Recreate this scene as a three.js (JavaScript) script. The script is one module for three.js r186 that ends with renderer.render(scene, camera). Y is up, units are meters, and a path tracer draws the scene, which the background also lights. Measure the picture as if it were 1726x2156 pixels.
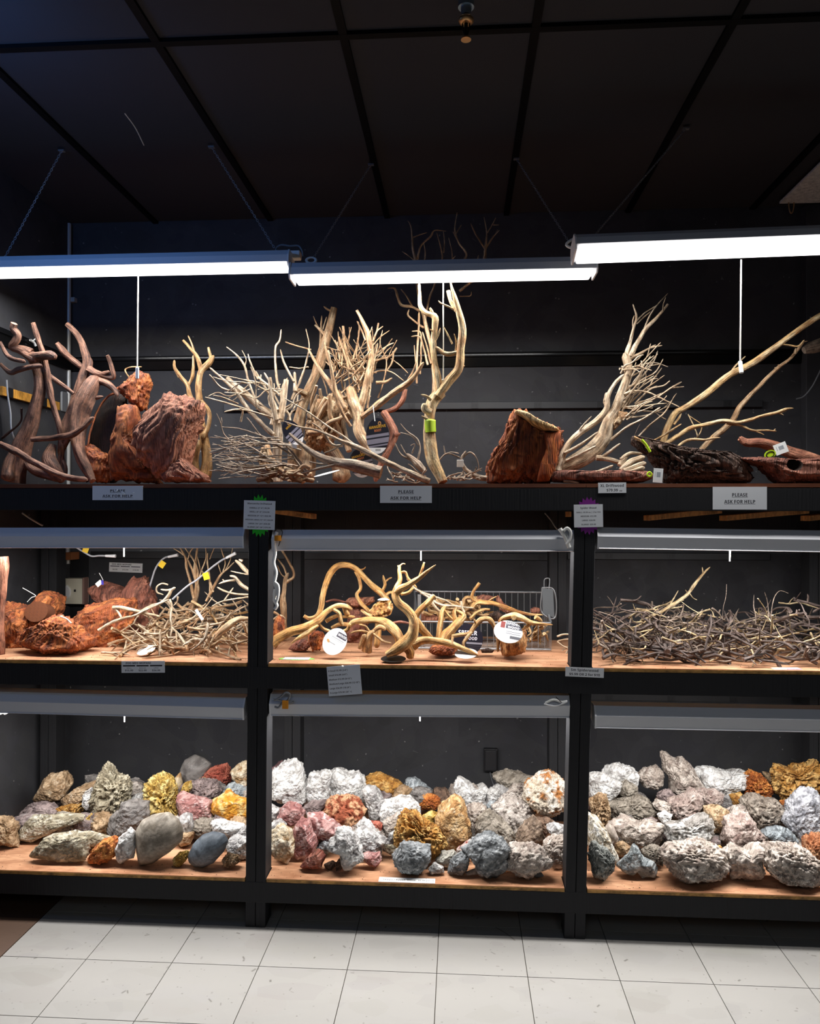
import * as THREE from 'three';
import { mergeGeometries, mergeVertices } from 'three/addons/utils/BufferGeometryUtils.js';
import { RoundedBoxGeometry } from 'three/addons/geometries/RoundedBoxGeometry.js';
import { ImprovedNoise } from 'three/addons/math/ImprovedNoise.js';
import { Brush, Evaluator, SUBTRACTION } from 'three-bvh-csg';
import { RectAreaLightUniformsLib } from 'three/addons/lights/RectAreaLightUniformsLib.js';

// ------------------------------------------------------------------ camera, exposure
RectAreaLightUniformsLib.init();
const scene = new THREE.Scene();
scene.background = new THREE.Color(0x000000);
const FOCAL = 1606, IMG_W = 1726, IMG_H = 2156;
const camera = new THREE.PerspectiveCamera(2 * Math.atan(IMG_H / 2 / FOCAL) * 180 / Math.PI, IMG_W / IMG_H, 0.05, 40);
camera.position.set(0, 1.546, 2.827);
camera.rotation.order = 'YXZ';
camera.rotation.set(0.005, 0.064, 0.0016);
camera.updateMatrixWorld(true);
const renderer = new THREE.WebGLRenderer({ antialias: true });
renderer.toneMapping = THREE.LinearToneMapping;
renderer.toneMappingExposure = 1.0;
renderer.shadowMap.enabled = true;

const LAMP = new THREE.Color(1, 0.985, 0.965);       // white LED tubes
const TOP_NITS = 56, MID_NITS = 50, LOW_NITS = 54;     // shop lights above the rack, in the middle bays, in the bottom bays
const STORE_NITS = 2.5;                                    // ceiling panels of the shop behind the camera
const BLUE_NITS = 12;                                   // added blue lamp out of view, tinting the light hoods

// ------------------------------------------------------------------ small tools
let seed = 20240611;
function rnd() { seed = (seed * 1664525 + 1013904223) >>> 0; return seed / 4294967296; }
const rr = (a, b) => a + (b - a) * rnd();
const pick = a => a[Math.floor(rnd() * a.length) % a.length];
const perlin = new ImprovedNoise();
const noise = (x, y, z) => perlin.noise(x + 31.7, y + 17.3, z + 53.1);
function fbm(x, y, z, o = 4) { let s = 0, a = 0.5, f = 1; for (let i = 0; i < o; i++) { s += a * noise(x * f, y * f, z * f); f *= 2.03; a *= 0.5; } return s; }
const sm = (a, b, x) => { const t = Math.min(1, Math.max(0, (x - a) / (b - a))); return t * t * (3 - 2 * t); };
const V = (x, y, z) => new THREE.Vector3(x, y, z);

// measured positions: a sight line through the photograph, met at a known distance z (rack front = 0) or height
function ray(px, py) { return V((px - IMG_W / 2) / FOCAL, -(py - IMG_H / 2) / FOCAL, -1).applyQuaternion(camera.quaternion); }
function at(px, py, z) { const d = ray(px, py), t = (z - camera.position.z) / d.z, p = camera.position.clone().addScaledVector(d, t); p.t = t; return p; }
function onY(px, py, y) { const d = ray(px, py), t = (y - camera.position.y) / d.y, p = camera.position.clone().addScaledVector(d, t); p.t = t; return p; }
// detail surveys: [left, top, magnification]
const FR = { A: [0, 620, 3.752], B: [420, 620, 3.923], C: [700, 440, 3.593], D: [1000, 600, 3.923], E: [1300, 600, 4.052],
  F: [0, 1040, 5.23], G: [300, 1040, 5.23], H: [560, 1080, 5.076], I: [860, 1080, 4.794], J: [1160, 1020, 4.687], K: [1420, 1020, 4.686],
  L: [0, 1560, 5.753], M: [240, 1560, 5.394], N: [550, 1580, 5.23], O: [850, 1580, 4.931], Q: [1200, 1560, 6.164], R: [1440, 1560, 6.035], P: [0, 0, 1] };
const fx = (f, x) => FR[f][0] + x / FR[f][2], fy = (f, y) => FR[f][1] + y / FR[f][2];

// ------------------------------------------------------------------ naming
const taken = {};
function numbered(n) { const k = taken[n] = (taken[n] ?? -1) + 1; return k ? n + '_' + String(k).padStart(3, '0') : n; }
function shadows(o) { o.traverse(c => { if (c.isMesh) { c.castShadow = true; c.receiveShadow = true; } }); return o; }
function mesh(name, g, m, parent) { const o = new THREE.Mesh(g, m); o.name = name; o.castShadow = o.receiveShadow = true; if (parent) parent.add(o); return o; }
function tag(o, label, category, group) { o.userData.label = label; o.userData.category = category; if (group) o.userData.group = group; return o; }
function structure(o) { o.userData.kind = 'structure'; scene.add(o); return o; }
// one-mesh thing: geometry given in world metres, moved to its base
function solo(name, g, m, label, category, group) {
  g.computeBoundingBox(); const b = g.boundingBox, c = V((b.min.x + b.max.x) / 2, b.min.y, (b.min.z + b.max.z) / 2);
  g.translate(-c.x, -c.y, -c.z);
  const o = mesh(numbered(name), g, m); o.position.copy(c); scene.add(o);
  return tag(o, label, category, group);
}
// thing with parts: [[part name, geometry in world metres, material, [sub-parts]], ...]
function thing(name, label, category, parts, group) {
  const o = new THREE.Group(); o.name = numbered(name); tag(o, label, category, group); scene.add(o);
  const box = new THREE.Box3();
  for (const p of parts) { p[1].computeBoundingBox(); box.union(p[1].boundingBox); }
  const c = V((box.min.x + box.max.x) / 2, box.min.y, (box.min.z + box.max.z) / 2);
  o.position.copy(c);
  for (const [n, g, m, sub, lab] of parts) {
    g.translate(-c.x, -c.y, -c.z); const q = mesh(n, g, m, o); if (lab) q.userData.label = lab;
    for (const [sn, sg, smat] of sub || []) { sg.translate(-c.x, -c.y, -c.z); mesh(sn, sg, smat, q); }
  }
  return o;
}
function boxAt(x0, x1, y0, y1, z0, z1, bevel = 0) {
  const w = Math.abs(x1 - x0), h = Math.abs(y1 - y0), d = Math.abs(z1 - z0);
  const g = bevel ? new RoundedBoxGeometry(w, h, d, 1, Math.min(bevel, w / 2.1, h / 2.1, d / 2.1)) : new THREE.BoxGeometry(w, h, d);
  g.translate((x0 + x1) / 2, (y0 + y1) / 2, (z0 + z1) / 2);
  boxUV(g); return g;
}
function boxUV(g) { const p = g.attributes.position, n = g.attributes.normal, uv = new Float32Array(p.count * 2);
  for (let i = 0; i < p.count; i++) { const ax = Math.abs(n.getX(i)), ay = Math.abs(n.getY(i)), az = Math.abs(n.getZ(i)); let u, v;
    if (ay >= ax && ay >= az) { u = p.getX(i); v = p.getZ(i); } else if (az >= ax) { u = p.getX(i); v = p.getY(i); } else { u = p.getZ(i); v = p.getY(i); }
    uv[i * 2] = u; uv[i * 2 + 1] = v; }
  g.setAttribute('uv', new THREE.BufferAttribute(uv, 2)); return g; }
function tubePath(pts, r, seg = 6, n) { const c = new THREE.CatmullRomCurve3(pts, false, 'centripetal'); return new THREE.TubeGeometry(c, n || pts.length * 5, r, seg, false); }
const cleanMerge = list => mergeGeometries(list.map(g => { const q = g.index ? g.toNonIndexed() : g; for (const k of Object.keys(q.attributes)) if (!['position', 'normal', 'uv'].includes(k)) q.deleteAttribute(k); return q; }));

// ------------------------------------------------------------------ textures (colour grain and fine relief only)
function noiseTex(size, f, srgb) { const d = new Uint8Array(size * size * 4);
  for (let y = 0; y < size; y++) for (let x = 0; x < size; x++) { const c = f(x / size, y / size), k = (y * size + x) * 4;
    if (Array.isArray(c)) { d[k] = c[0]; d[k + 1] = c[1]; d[k + 2] = c[2]; } else d[k] = d[k + 1] = d[k + 2] = Math.max(0, Math.min(255, c)); d[k + 3] = 255; }
  const t = new THREE.DataTexture(d, size, size); t.wrapS = t.wrapT = THREE.RepeatWrapping; t.magFilter = THREE.LinearFilter; t.minFilter = THREE.LinearMipmapLinearFilter; t.generateMipmaps = true;
  if (srgb) t.colorSpace = THREE.SRGBColorSpace; t.needsUpdate = true; return t; }
// seamless noise on a torus-free trick: blend of shifted noise
function tnoise(u, v, f, o = 4, s = 0) { const a = fbm(u * f, v * f, s, o), b = fbm((u - 1) * f, v * f, s, o), c = fbm(u * f, (v - 1) * f, s, o), d = fbm((u - 1) * f, (v - 1) * f, s, o);
  return (a * (1 - u) + b * u) * (1 - v) + (c * (1 - u) + d * u) * v; }
function rep(t, x, y = x) { const q = t.clone(); q.repeat.set(x, y); q.needsUpdate = true; return q; }
const T = {};
T.grain = noiseTex(512, (u, v) => { const n = tnoise(u, v, 14, 4), s = tnoise(u, v, 60, 2, 9), d = tnoise(u, v, 34, 2, 15); return 232 + n * 110 + s * 90 - 60 * sm(0.2, 0.4, d); }, true);
T.rockBump = noiseTex(512, (u, v) => 128 + tnoise(u, v, 12, 6, 3) * 300);
T.pitBump = noiseTex(256, (u, v) => { const n = tnoise(u, v, 22, 3, 5); return 200 - 150 * sm(0.05, 0.35, n) + tnoise(u, v, 40, 2, 2) * 60; });
T.woodBump = noiseTex(256, (u, v) => 128 + tnoise(u, v * 0.12, 34, 4, 7) * 190 + tnoise(u, v * 0.3, 70, 2, 8) * 80);
T.woodCol = noiseTex(512, (u, v) => { const n = tnoise(u, v * 0.12, 26, 4, 17), s = tnoise(u, v * 0.25, 80, 2, 11), k = tnoise(u, v, 9, 3, 23); return 220 + n * 180 + s * 100 + k * 110; }, true);
T.paint = noiseTex(256, (u, v) => 128 + tnoise(u, v, 40, 3, 21) * 120);
T.ply = noiseTex(512, (u, v) => { const n = tnoise(u * 0.35, v, 16, 5, 31), w = Math.sin((v * 26 + n * 7) * 3.1) * 0.5, k = tnoise(u, v, 5, 4, 4) * 2.2 - 0.28 * sm(0.1, 0.35, tnoise(u, v, 9, 4, 14)), s = tnoise(u * 0.3, v, 90, 2, 6) * 1.4;
  return [206 + n * 60 + w * 12 + k * 50 + s * 30, 166 + n * 66 + w * 13 + k * 54 + s * 30, 136 + n * 62 + w * 12 + k * 54 + s * 28].map(q => Math.max(0, Math.min(255, q))); }, true);
function canvasTex(w, h, draw) { const c = document.createElement('canvas'); c.width = w; c.height = h; const g = c.getContext('2d'); draw(g, w, h);
  const t = new THREE.CanvasTexture(c); t.colorSpace = THREE.SRGBColorSpace; t.anisotropy = 8; return t; }
// worn vinyl floor tiles: faint smears, grit and heel marks
T.floor = canvasTex(1024, 1024, (g, w, h) => {
  const s0 = seed; seed = 77;
  g.fillStyle = '#e4e1dc'; g.fillRect(0, 0, w, h);
  for (let i = 0; i < 260; i++) { const x = rnd() * w, y = rnd() * h, r = rr(10, 60), a = rr(0.015, 0.05); g.fillStyle = pick(['rgba(150,140,125,', 'rgba(255,255,255,', 'rgba(120,116,110,']) + a + ')';
    g.beginPath(); for (let k = 0; k < 9; k++) { const q = k / 9 * 6.283, e = r * rr(0.5, 1.1); g.lineTo(x + Math.cos(q) * e * 1.4, y + Math.sin(q) * e * 0.7); } g.fill(); }
  for (let i = 0; i < 150; i++) { const x = rnd() * w, y = rnd() * h; g.strokeStyle = 'rgba(80,74,66,' + rr(0.15, 0.5) + ')'; g.lineWidth = rr(1, 4); g.beginPath(); g.moveTo(x, y); g.lineTo(x + rr(-9, 9), y + rr(-9, 9)); g.stroke(); }
  for (let i = 0; i < 700; i++) { g.fillStyle = 'rgba(70,64,56,' + rr(0.1, 0.4) + ')'; g.fillRect(rnd() * w, rnd() * h, rr(1, 3), rr(1, 3)); }
  g.strokeStyle = 'rgba(110,96,84,.45)'; g.lineWidth = 3; g.beginPath(); g.arc(420, 300, 180, 0.5, 2.2); g.stroke();
  seed = s0; });
T.floor.wrapS = T.floor.wrapT = THREE.RepeatWrapping;
// black wall paint with chips and scuffs down to the white plaster
T.wall = canvasTex(1024, 1024, (g, w, h) => {
  const s0 = seed; seed = 99;
  g.fillStyle = '#3e3e41'; g.fillRect(0, 0, w, h);
  for (let i = 0; i < 500; i++) { const a = rr(0.02, 0.08); g.fillStyle = pick(['rgba(90,90,92,', 'rgba(20,20,22,']) + a + ')'; g.beginPath(); g.ellipse(rnd() * w, rnd() * h, rr(10, 90), rr(8, 40), rnd() * 3, 0, 7); g.fill(); }
  for (let i = 0; i < 170; i++) { g.fillStyle = 'rgba(205,202,196,' + rr(0.1, 0.7) + ')'; const x = rnd() * w, y = rnd() * h; g.beginPath(); g.ellipse(x, y, rr(0.6, 2.4), rr(0.6, 3.2), rnd() * 3, 0, 7); g.fill(); }
  for (let i = 0; i < 40; i++) { g.strokeStyle = 'rgba(190,188,182,' + rr(0.08, 0.3) + ')'; g.lineWidth = rr(0.6, 1.6); const x = rnd() * w, y = rnd() * h; g.beginPath(); g.moveTo(x, y); g.lineTo(x + rr(-14, 14), y + rr(-14, 14)); g.stroke(); }
  seed = s0; });
T.wall.wrapS = T.wall.wrapT = THREE.RepeatWrapping;

// ------------------------------------------------------------------ materials
const std = (color, roughness = 0.7, extra = {}) => new THREE.MeshStandardMaterial({ color, roughness, ...extra });
const matte = (color, roughness = 0.7, extra = {}) => new THREE.MeshPhysicalMaterial({ color, roughness, specularIntensity: 0.25, ...extra });
const M = {
  wall: matte(0xffffff, 0.55, { map: rep(T.wall, 0.55), bumpMap: rep(T.paint, 3), bumpScale: 0.001 }),
  rail: std(0x0b0b0c, 0.2),
  black: matte(0x29292b, 0.6, { bumpMap: rep(T.woodBump, 4, 1.2), bumpScale: 0.0012 }),
  grid: matte(0x070708, 0.6), ceil: matte(0x38383c, 0.85, { bumpMap: rep(T.paint, 6), bumpScale: 0.001 }),
  strip: std(0x2a2a2d, 0.42), socket: std(0x0e0e10, 0.5), plate: std(0x1c1c1f, 0.4),
  ply: std(0xe6d2c2, 0.55, { map: T.ply, bumpMap: rep(T.woodBump, 1, 3), bumpScale: 0.0006 }),
  plyEdge: std(0xb98a48, 0.7, { map: rep(T.woodCol, 1, 8) }), plyTop: std(0x8a6046, 0.6, { map: T.ply }),
  raw: std(0xd8a468, 0.7, { map: rep(T.woodCol, 3, 3) }), plank: std(0xe0a040, 0.6, { map: rep(T.woodCol, 8, 4) }),
  tile: std(0xa1a09f, 0.42, { map: rep(T.floor, 0.55) }), joint: std(0x4a443d, 0.9), brown: std(0x584234, 0.6, { map: rep(T.floor, 0.8) }),
  hood: std(0xd4d5da, 0.34), hoodIn: std(0xf4f4f2, 0.35), cap: std(0xe8e8ea, 0.4),
  lens: new THREE.MeshStandardMaterial({ color: 0xf5f5f2, roughness: 0.4, emissive: LAMP, emissiveIntensity: 3.2 }),
  lensLow: new THREE.MeshStandardMaterial({ color: 0xf5f5f2, roughness: 0.4, emissive: LAMP, emissiveIntensity: 3.2 }),
  cord: std(0xf1eee4, 0.8), white: std(0xecebe6, 0.55), chain: std(0x9a9a9c, 0.4, { metalness: 0.7 }), wire: std(0x8e9093, 0.32, { metalness: 0.7 }),
  galv: std(0x7c7e82, 0.5, { metalness: 0.3 }), conduit: std(0xb4b4b0, 0.4, { metalness: 0.3 }), yellow: std(0xf2c814, 0.5), orange: std(0xd98a14, 0.5),
  cream: std(0xd9d3bd, 0.5), brass: std(0xc49a6a, 0.3, { metalness: 0.8 }), steel: std(0x9fb4c4, 0.25, { metalness: 0.85 }), darkmetal: std(0x15120f, 0.5, { metalness: 0.4 }),
  card: std(0xa5673a, 0.8), green: std(0x12b417, 0.6), purple: std(0x7a1284, 0.6), lime: std(0xb6d818, 0.55), limecard: std(0x8fe36a, 0.6), pale: std(0xf0ece4, 0.7, { map: rep(T.grain, 3) }),
  greytape: std(0xa9aab0, 0.35),
};

// ------------------------------------------------------------------ the room
const ZW = -0.95;                                    // back wall
const XL = at(150, 760, ZW).x;                       // left wall
const XR = 3.2, ZF = 6.2;                            // the shop goes on to the right and behind the camera
const YC = at(863, 459, ZW).y;                       // ceiling

const SHELF = [0.185, 0.992, 1.665];                 // top faces of the three shelf levels
{
  structure(mesh('wall_back', boxAt(XL - 0.15, XR + 0.15, -0.1, YC + 0.1, ZW - 0.15, ZW), M.wall));
  structure(mesh('wall_left', boxAt(XL - 0.15, XL, -0.1, YC + 0.1, ZW, ZF), M.wall));
  structure(mesh('wall_right', boxAt(XR, XR + 0.15, -0.1, YC + 0.1, ZW, ZF), M.wall));
  structure(mesh('wall_front', boxAt(XL - 0.15, XR + 0.15, -0.1, YC + 0.1, ZF, ZF + 0.15), M.wall));
  const px0 = at(1697, 880, ZW + 0.06).x;
  structure(mesh('trim_1', boxAt(px0, px0 + 0.5, 0, YC, ZW, ZW + 0.06, 0.004), M.wall));
  // glossy rail along the back wall and the left wall
  const yr0 = at(1100, 769, ZW + 0.03).y, yr1 = at(1100, 739, ZW + 0.03).y;
  const railShape = new THREE.Shape([[0, 0], [0.012, 0], [0.02, yr1 - yr0 - 0.026], ...[-12, -9, -6, -3, 0, 3, 6, 9, 12].map(d => [-0.022 + Math.cos(d * Math.PI / 180) * 0.052, yr1 - yr0 - 0.014 + Math.sin(d * Math.PI / 180) * 0.052]), [0, yr1 - yr0]].map(p => new THREE.Vector2(p[0], p[1])));
  // extruded along x with its depth towards the room
  const g1 = new THREE.ExtrudeGeometry(railShape, { depth: px0 - XL, bevelEnabled: false }); g1.rotateY(Math.PI / 2); g1.scale(1, 1, -1); g1.translate(XL, yr0, ZW);
 flipFix(g1); structure(mesh('trim_2', g1, M.rail));
  const g2 = new THREE.ExtrudeGeometry(railShape, { depth: 3.2, bevelEnabled: false }); g2.translate(XL, yr0, ZW); structure(mesh('trim_3', g2, M.rail));
}
function flipFix(g) { const p = g.attributes.position; for (let i = 0; i < p.count; i += 3) { for (const k of ['position', 'normal', 'uv']) { const a = g.attributes[k]; for (let c = 0; c < a.itemSize; c++) { const t = a.array[(i + 1) * a.itemSize + c]; a.array[(i + 1) * a.itemSize + c] = a.array[(i + 2) * a.itemSize + c]; a.array[(i + 2) * a.itemSize + c] = t; } } } g.computeVertexNormals(); }
{ // floor: square vinyl tiles, a brown strip along the left wall
  const X0 = -1.2927 - 0.305, Z0 = 0.241, S = 0.305, NX = 14, J0 = -4, J1 = 4;
  const xE = X0 + NX * S, zA = Z0 + J0 * S, zB = Z0 + J1 * S;
  const floor = structure(mesh('floor', boxAt(XL - 0.15, XR + 0.15, -0.12, -0.004, ZW - 0.15, ZF + 0.15), M.joint));
  const gt = new THREE.BoxGeometry(S - 0.0028, 0.004, S - 0.0028);
  for (let i = 0; i < NX; i++) for (let j = J0; j < J1; j++) {
    const g = gt.clone(); g.translate(X0 + (i + 0.5) * S, -0.002, Z0 + (j + 0.5) * S); boxUV(g);
    const uv = g.attributes.uv; for (let k = 0; k < uv.count; k++) uv.setXY(k, uv.getX(k) + ((i * 7 + j * 3) % 5) * 0.41, uv.getY(k) + ((i * 3 + j * 5) % 7) * 0.37);
    mesh('tile', g, M.tile, floor);
  }
  mesh('tiles_beyond', cleanMerge([boxAt(X0, xE, -0.004, 0, zB, ZF), boxAt(xE, XR, -0.004, 0, ZW, ZF)]), M.tile, floor);
  mesh('brown_floor', boxAt(XL, X0 - 0.002, -0.004, 0.001, ZW, ZF), M.brown, floor);
  mesh('tiles_under_rack', boxAt(X0, xE, -0.004, -0.0005, ZW, zA), M.tile, floor);
}
{ // suspended ceiling: dark panels between darker T-bars
  const lineZ = onY(863, 73, YC).z;
  const lx = [0, 325, 722, 1130, 1545].map(p => onY(p, 94 - p * 0.03, YC).x);
  const s = (lx[4] - lx[1]) / 3, x1 = lx[1];
  const ceiling = structure(mesh('ceiling', boxAt(XL - 0.15, XR + 0.15, YC + 0.04, YC + 0.16, ZW - 0.15, ZF + 0.15), M.grid));
  const xs = []; for (let k = -4; k < 10; k++) xs.push(x1 + k * s);
  const zs = [ZW, lineZ, lineZ + 1.22, lineZ + 2.44, lineZ + 3.66, ZF];
  for (let i = 0; i < xs.length - 1; i++) for (let j = 0; j < zs.length - 1; j++) {
    const a = Math.max(xs[i], XL), b = Math.min(xs[i + 1], XR); if (b - a < 0.05) continue;
    mesh('ceiling_panel', boxAt(a + 0.006, b - 0.006, YC + 0.012, YC + 0.03, zs[j] + 0.006, zs[j + 1] - 0.006), M.ceil, ceiling);
  }
  for (const x of xs) if (x > XL && x < XR) mesh('grid_bar', boxAt(x - 0.013, x + 0.013, YC, YC + 0.03, ZW, ZF), M.grid, ceiling);
  for (const z of zs.slice(1, -1)) mesh('grid_bar', boxAt(XL, XR, YC - 0.0005, YC + 0.03, z - 0.013, z + 0.013), M.grid, ceiling);
  // pale scratch on one panel
  const a = onY(262, 238, YC + 0.012), b = onY(284, 268, YC + 0.012), c = onY(303, 306, YC + 0.012);
  mesh('scratch', tubePath([a, b, c], 0.0022, 4), M.pale, ceiling);
  // pale uncovered panel at the right, with a wire loop
  const p0 = onY(1640, 424, YC - 0.004), p1 = onY(1726, 332, YC - 0.004);
  const g = boxAt(p0.x, p0.x + s * 0.9, YC - 0.016, YC - 0.004, p0.z, p0.z + 1.2, 0.003);
  const lp = []; for (let k = 0; k <= 8; k++) { const q = k / 8 * Math.PI; lp.push(V(p0.x + 0.05 - Math.cos(q) * 0.012, YC - 0.016 - Math.sin(q) * 0.05, p0.z + 0.012)); }
  thing('ceiling_light_panel', 'pale unlit ceiling panel with a small wire loop at its edge, at the right', 'ceiling panel', [['panel', g, M.pale], ['wire_loop', tubePath(lp, 0.003, 5), M.brass]]);
}

// ------------------------------------------------------------------ the rack: doubled posts, front beams, shelf boards
const BEAMY = [[at(863, 1912, 0).y, 0.171], [at(863, 1455, 0).y, 0.978], [at(863, 1075, 0).y, 1.649]];
const ZB = -0.70;
const leanBox = (x0, x1, y0, y1, z0, z1, lean) => { const g = boxAt(x0, x1, y0, y1, z0, z1, 0.002), p = g.attributes.position; for (let i = 0; i < p.count; i++) p.setX(i, p.getX(i) + lean * p.getY(i)); g.computeVertexNormals(); return boxUV(g); };
const postX = [[-0.761, at(544, 1130, 0).x], [0.424, at(1231, 1130, 0).x]];
const posts = postX.map(([b, t]) => ({ x: b, lean: (t - b) / at(545, 1130, 0).y }));

{
  const parts = [];
  const frontY = BEAMY[2][0];
  const place = [{ x: XL + 0.05, lean: 0 }, ...posts, { x: 1.63, lean: 0.015 }];
  place.forEach((p, i) => {
    for (const s of [-1, 1]) {
      const c = p.x + s * 0.0195;
      parts.push(['post', leanBox(c - 0.0185, c + 0.0185, 0, frontY + 0.08, -0.09, -0.0015, p.lean), M.black]);
    }
    const bx = [at(103, 1300, -0.62).x, at(616, 1300, -0.62).x, at(1174, 1300, -0.62).x, at(1722, 1300, -0.62).x][i];
    for (const s of [-1, 1]) { const c = bx + s * 0.0195; parts.push(['back_post', boxAt(c - 0.0185, c + 0.0185, 0, 1.648, -0.70, -0.615, 0.002), M.black]); }
    for (const [y0, y1] of BEAMY) parts.push(['cross_beam', boxAt(p.x - 0.045 + p.lean * y0, p.x - 0.008 + p.lean * y0, y0 + 0.012, y1 - 0.002, -0.61, -0.095, 0.002), M.black]);
  });
  BEAMY.forEach(([y0, y1]) => {
    parts.push(['front_beam', boxAt(XL + 0.004, 1.72, y0, y1, -0.04, 0, 0.003), M.black]);
    parts.push(['back_beam', boxAt(XL + 0.004, 1.72, y0 > 1.2 ? 1.455 : y0 > 0.5 ? 0.83 : y0, y1, -0.742, -0.703, 0.002), M.black]);
  });
  // unpainted bracing boards under the top shelf
  const brace = (pxa, pxb, drop, z) => { const a = at(pxa, 1079, z), b = at(pxb, 1079, z), g = boxAt(a.x, b.x, 1.543, 1.5645, z - 0.09, z, 0.001), p = g.attributes.position;
    for (let i = 0; i < p.count; i++) { const u = (p.getX(i) - a.x) / (b.x - a.x); p.setY(i, p.getY(i) + drop * (u - 0.5)); } return ['brace_board', boxUV(g), M.raw]; };
  parts.push(brace(576, 658, -0.022, -0.30), brace(1366, 1520, 0.03, -0.3), brace(1530, 1704, 0.03, -0.3), brace(1706, 1850, 0.03, -0.3), brace(1196, 1206, 0.0, -0.25));
  thing('shelving_rack', 'long black-painted timber rack with three shelf levels along the wall', 'shelving rack', parts);
  // shelf boards, one for each bay
  const bay = [[XL + 0.012, posts[0].x], [posts[0].x, posts[1].x], [posts[1].x, 1.66]];
  const bl = ['left', 'middle', 'right'];
  const what = [['left bay under the holey yellow and grey stones', 'middle bay under the white and pink rocks', 'right bay under the beige rocks'], ['left bay under the red wood chunks', 'middle bay under the spider wood roots', 'right bay under the dark twigs'], ['left end under the brown roots', 'middle under the pale branches', 'right end under the bark logs']];
  for (let l = 0; l < 3; l++) for (let b = 0; b < 3; b++) {
    const y = SHELF[l], th = 0.014;
    const ka = b ? posts[b - 1].lean * y : 0, kb = b < 2 ? posts[b].lean * y : 0, x0 = bay[b][0] + ka + (b ? 0.001 : 0), x1 = bay[b][1] + kb - (b < 2 ? 0.001 : 0), na = b && l < 2 ? 0.0405 : 0, nb = b < 2 && l < 2 ? 0.0405 : 0;
    // notched round the posts at the front corners
    const slab = (ya, yb, zf) => { const s = new THREE.Shape([[x0, -(ZB + 0.005)], [x1, -(ZB + 0.005)], [x1, 0.092], [x1 - nb, 0.092], [x1 - nb, -zf], [x0 + na, -zf], [x0 + na, 0.092], [x0, 0.092]].map(q => new THREE.Vector2(q[0], q[1]))); const gg = new THREE.ExtrudeGeometry(s, { depth: yb - ya, bevelEnabled: false }); gg.rotateX(-Math.PI / 2); gg.scale(1, 1, 1); gg.translate(0, ya, 0); return boxUV(gg); };
    const deck = slab(y - 0.003, y, -0.001), core = slab(y - th, y - 0.003, 0);
    thing('shelf_board', (l === 2 ? 'brown plywood board of the top shelf, ' : l === 1 ? 'plywood board of the middle shelf, ' : 'plywood board of the bottom shelf, ') + what[l][b], 'shelf board', [['deck', deck, l === 2 ? M.plyTop : M.ply], ['edge', core, l === 2 ? M.plyTop : M.plyEdge]], 'plywood shelf boards');
  }
}

// ------------------------------------------------------------------ shop lights
function extrudeX(profile, x0, x1, y, z) { // profile in (z, y)
  const s = new THREE.Shape(profile.map(p => new THREE.Vector2(p[0], p[1])));
  const g = new THREE.ExtrudeGeometry(s, { depth: x1 - x0, bevelEnabled: false }); g.rotateY(-Math.PI / 2); // (u,v,d) -> (-d, v, u)
  g.translate(x1, y, z); return boxUV(g);
}
function shopLight({ a, b, open, tilt = 0, nits, label, cord, tab = true, group }) {
  const o = new THREE.Group(); o.name = numbered('shop_light'); tag(o, label, 'light', group); scene.add(o);
  const mid = a.clone().add(b).multiplyScalar(0.5), len = a.distanceTo(b);
  o.position.copy(mid); o.rotation.order = 'YZX';
  o.rotation.y = Math.atan2(-(b.z - a.z), b.x - a.x); o.rotation.z = Math.asin((b.y - a.y) / len); o.rotation.x = tilt;
  const h = len / 2;
  if (!open) { // lens hangs below a low hood
    mesh('hood', extrudeX([[-0.036, 0], [0.036, 0], [0.052, -0.022], [0.056, -0.05], [-0.056, -0.05], [-0.052, -0.022]], -h, h, 0, 0), M.hood, o);
    mesh('lens', new RoundedBoxGeometry(len - 0.02, 0.014, 0.1, 2, 0.006).translate(0, -0.057, 0), M.lens, o);
  } else { // deep reflector, its tubes hidden inside
    const t = 0.0016, out = [[-0.032, 0], [0.032, 0], [0.054, -0.033], [0.05, -0.074], [0.053, -0.077]], inn = [[0.049, -0.0785], [0.047, -0.074], [0.054 - t, -0.0335], [0.031, -t], [-0.031, -t], [-0.054 + t, -0.0335], [-0.0495, -0.056], [-0.052, -0.056], [-0.054, -0.033]];
    mesh('hood', extrudeX([...out, ...inn], -h, h, 0, 0), M.hood, o);
    const tubes = [-0.02, 0.02].map(z => new THREE.CylinderGeometry(0.011, 0.011, len - 0.06, 10).rotateZ(Math.PI / 2).translate(0, -0.052, z));
    for (const g of tubes) mesh('tube', g, M.lensLow, o);
  }
  for (const s of [-1, 1]) mesh('end_cap', extrudeX(open ? [[-0.033, 0.001], [0.033, 0.001], [0.057, -0.033], [0.052, -0.079], [-0.048, -0.058], [-0.057, -0.033]] : [[-0.038, 0.002], [0.038, 0.002], [0.055, -0.02], [0.059, -0.052], [0.05, -0.066], [-0.05, -0.066], [-0.059, -0.052], [-0.055, -0.02]], s * h - (s > 0 ? 0 : 0.006), s * h + (s > 0 ? 0.006 : 0), 0, 0), M.cap, o);
  const light = new THREE.RectAreaLight(LAMP, nits, len - 0.06, open ? 0.06 : 0.095);
  light.rotation.x = -Math.PI / 2; light.position.y = open ? -0.067 : -0.068; o.add(light); light.castShadow = true;
  if (cord) { // pull cord with its tab
    o.updateMatrixWorld(true);
    const p0 = o.worldToLocal(cord[0].clone()), p1 = o.worldToLocal(cord[1].clone());
    mesh('pull_cord', tubePath([p0, p0.clone().lerp(p1, 0.5), p1], 0.0026, 6, 8), M.cord, o);
    if (tab) { const g = new RoundedBoxGeometry(0.014, 0.046, 0.008, 1, 0.003); g.translate(p1.x, p1.y - 0.02, p1.z); mesh('cord_tab', g, M.white, o); }
  }
  return o;
}
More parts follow.
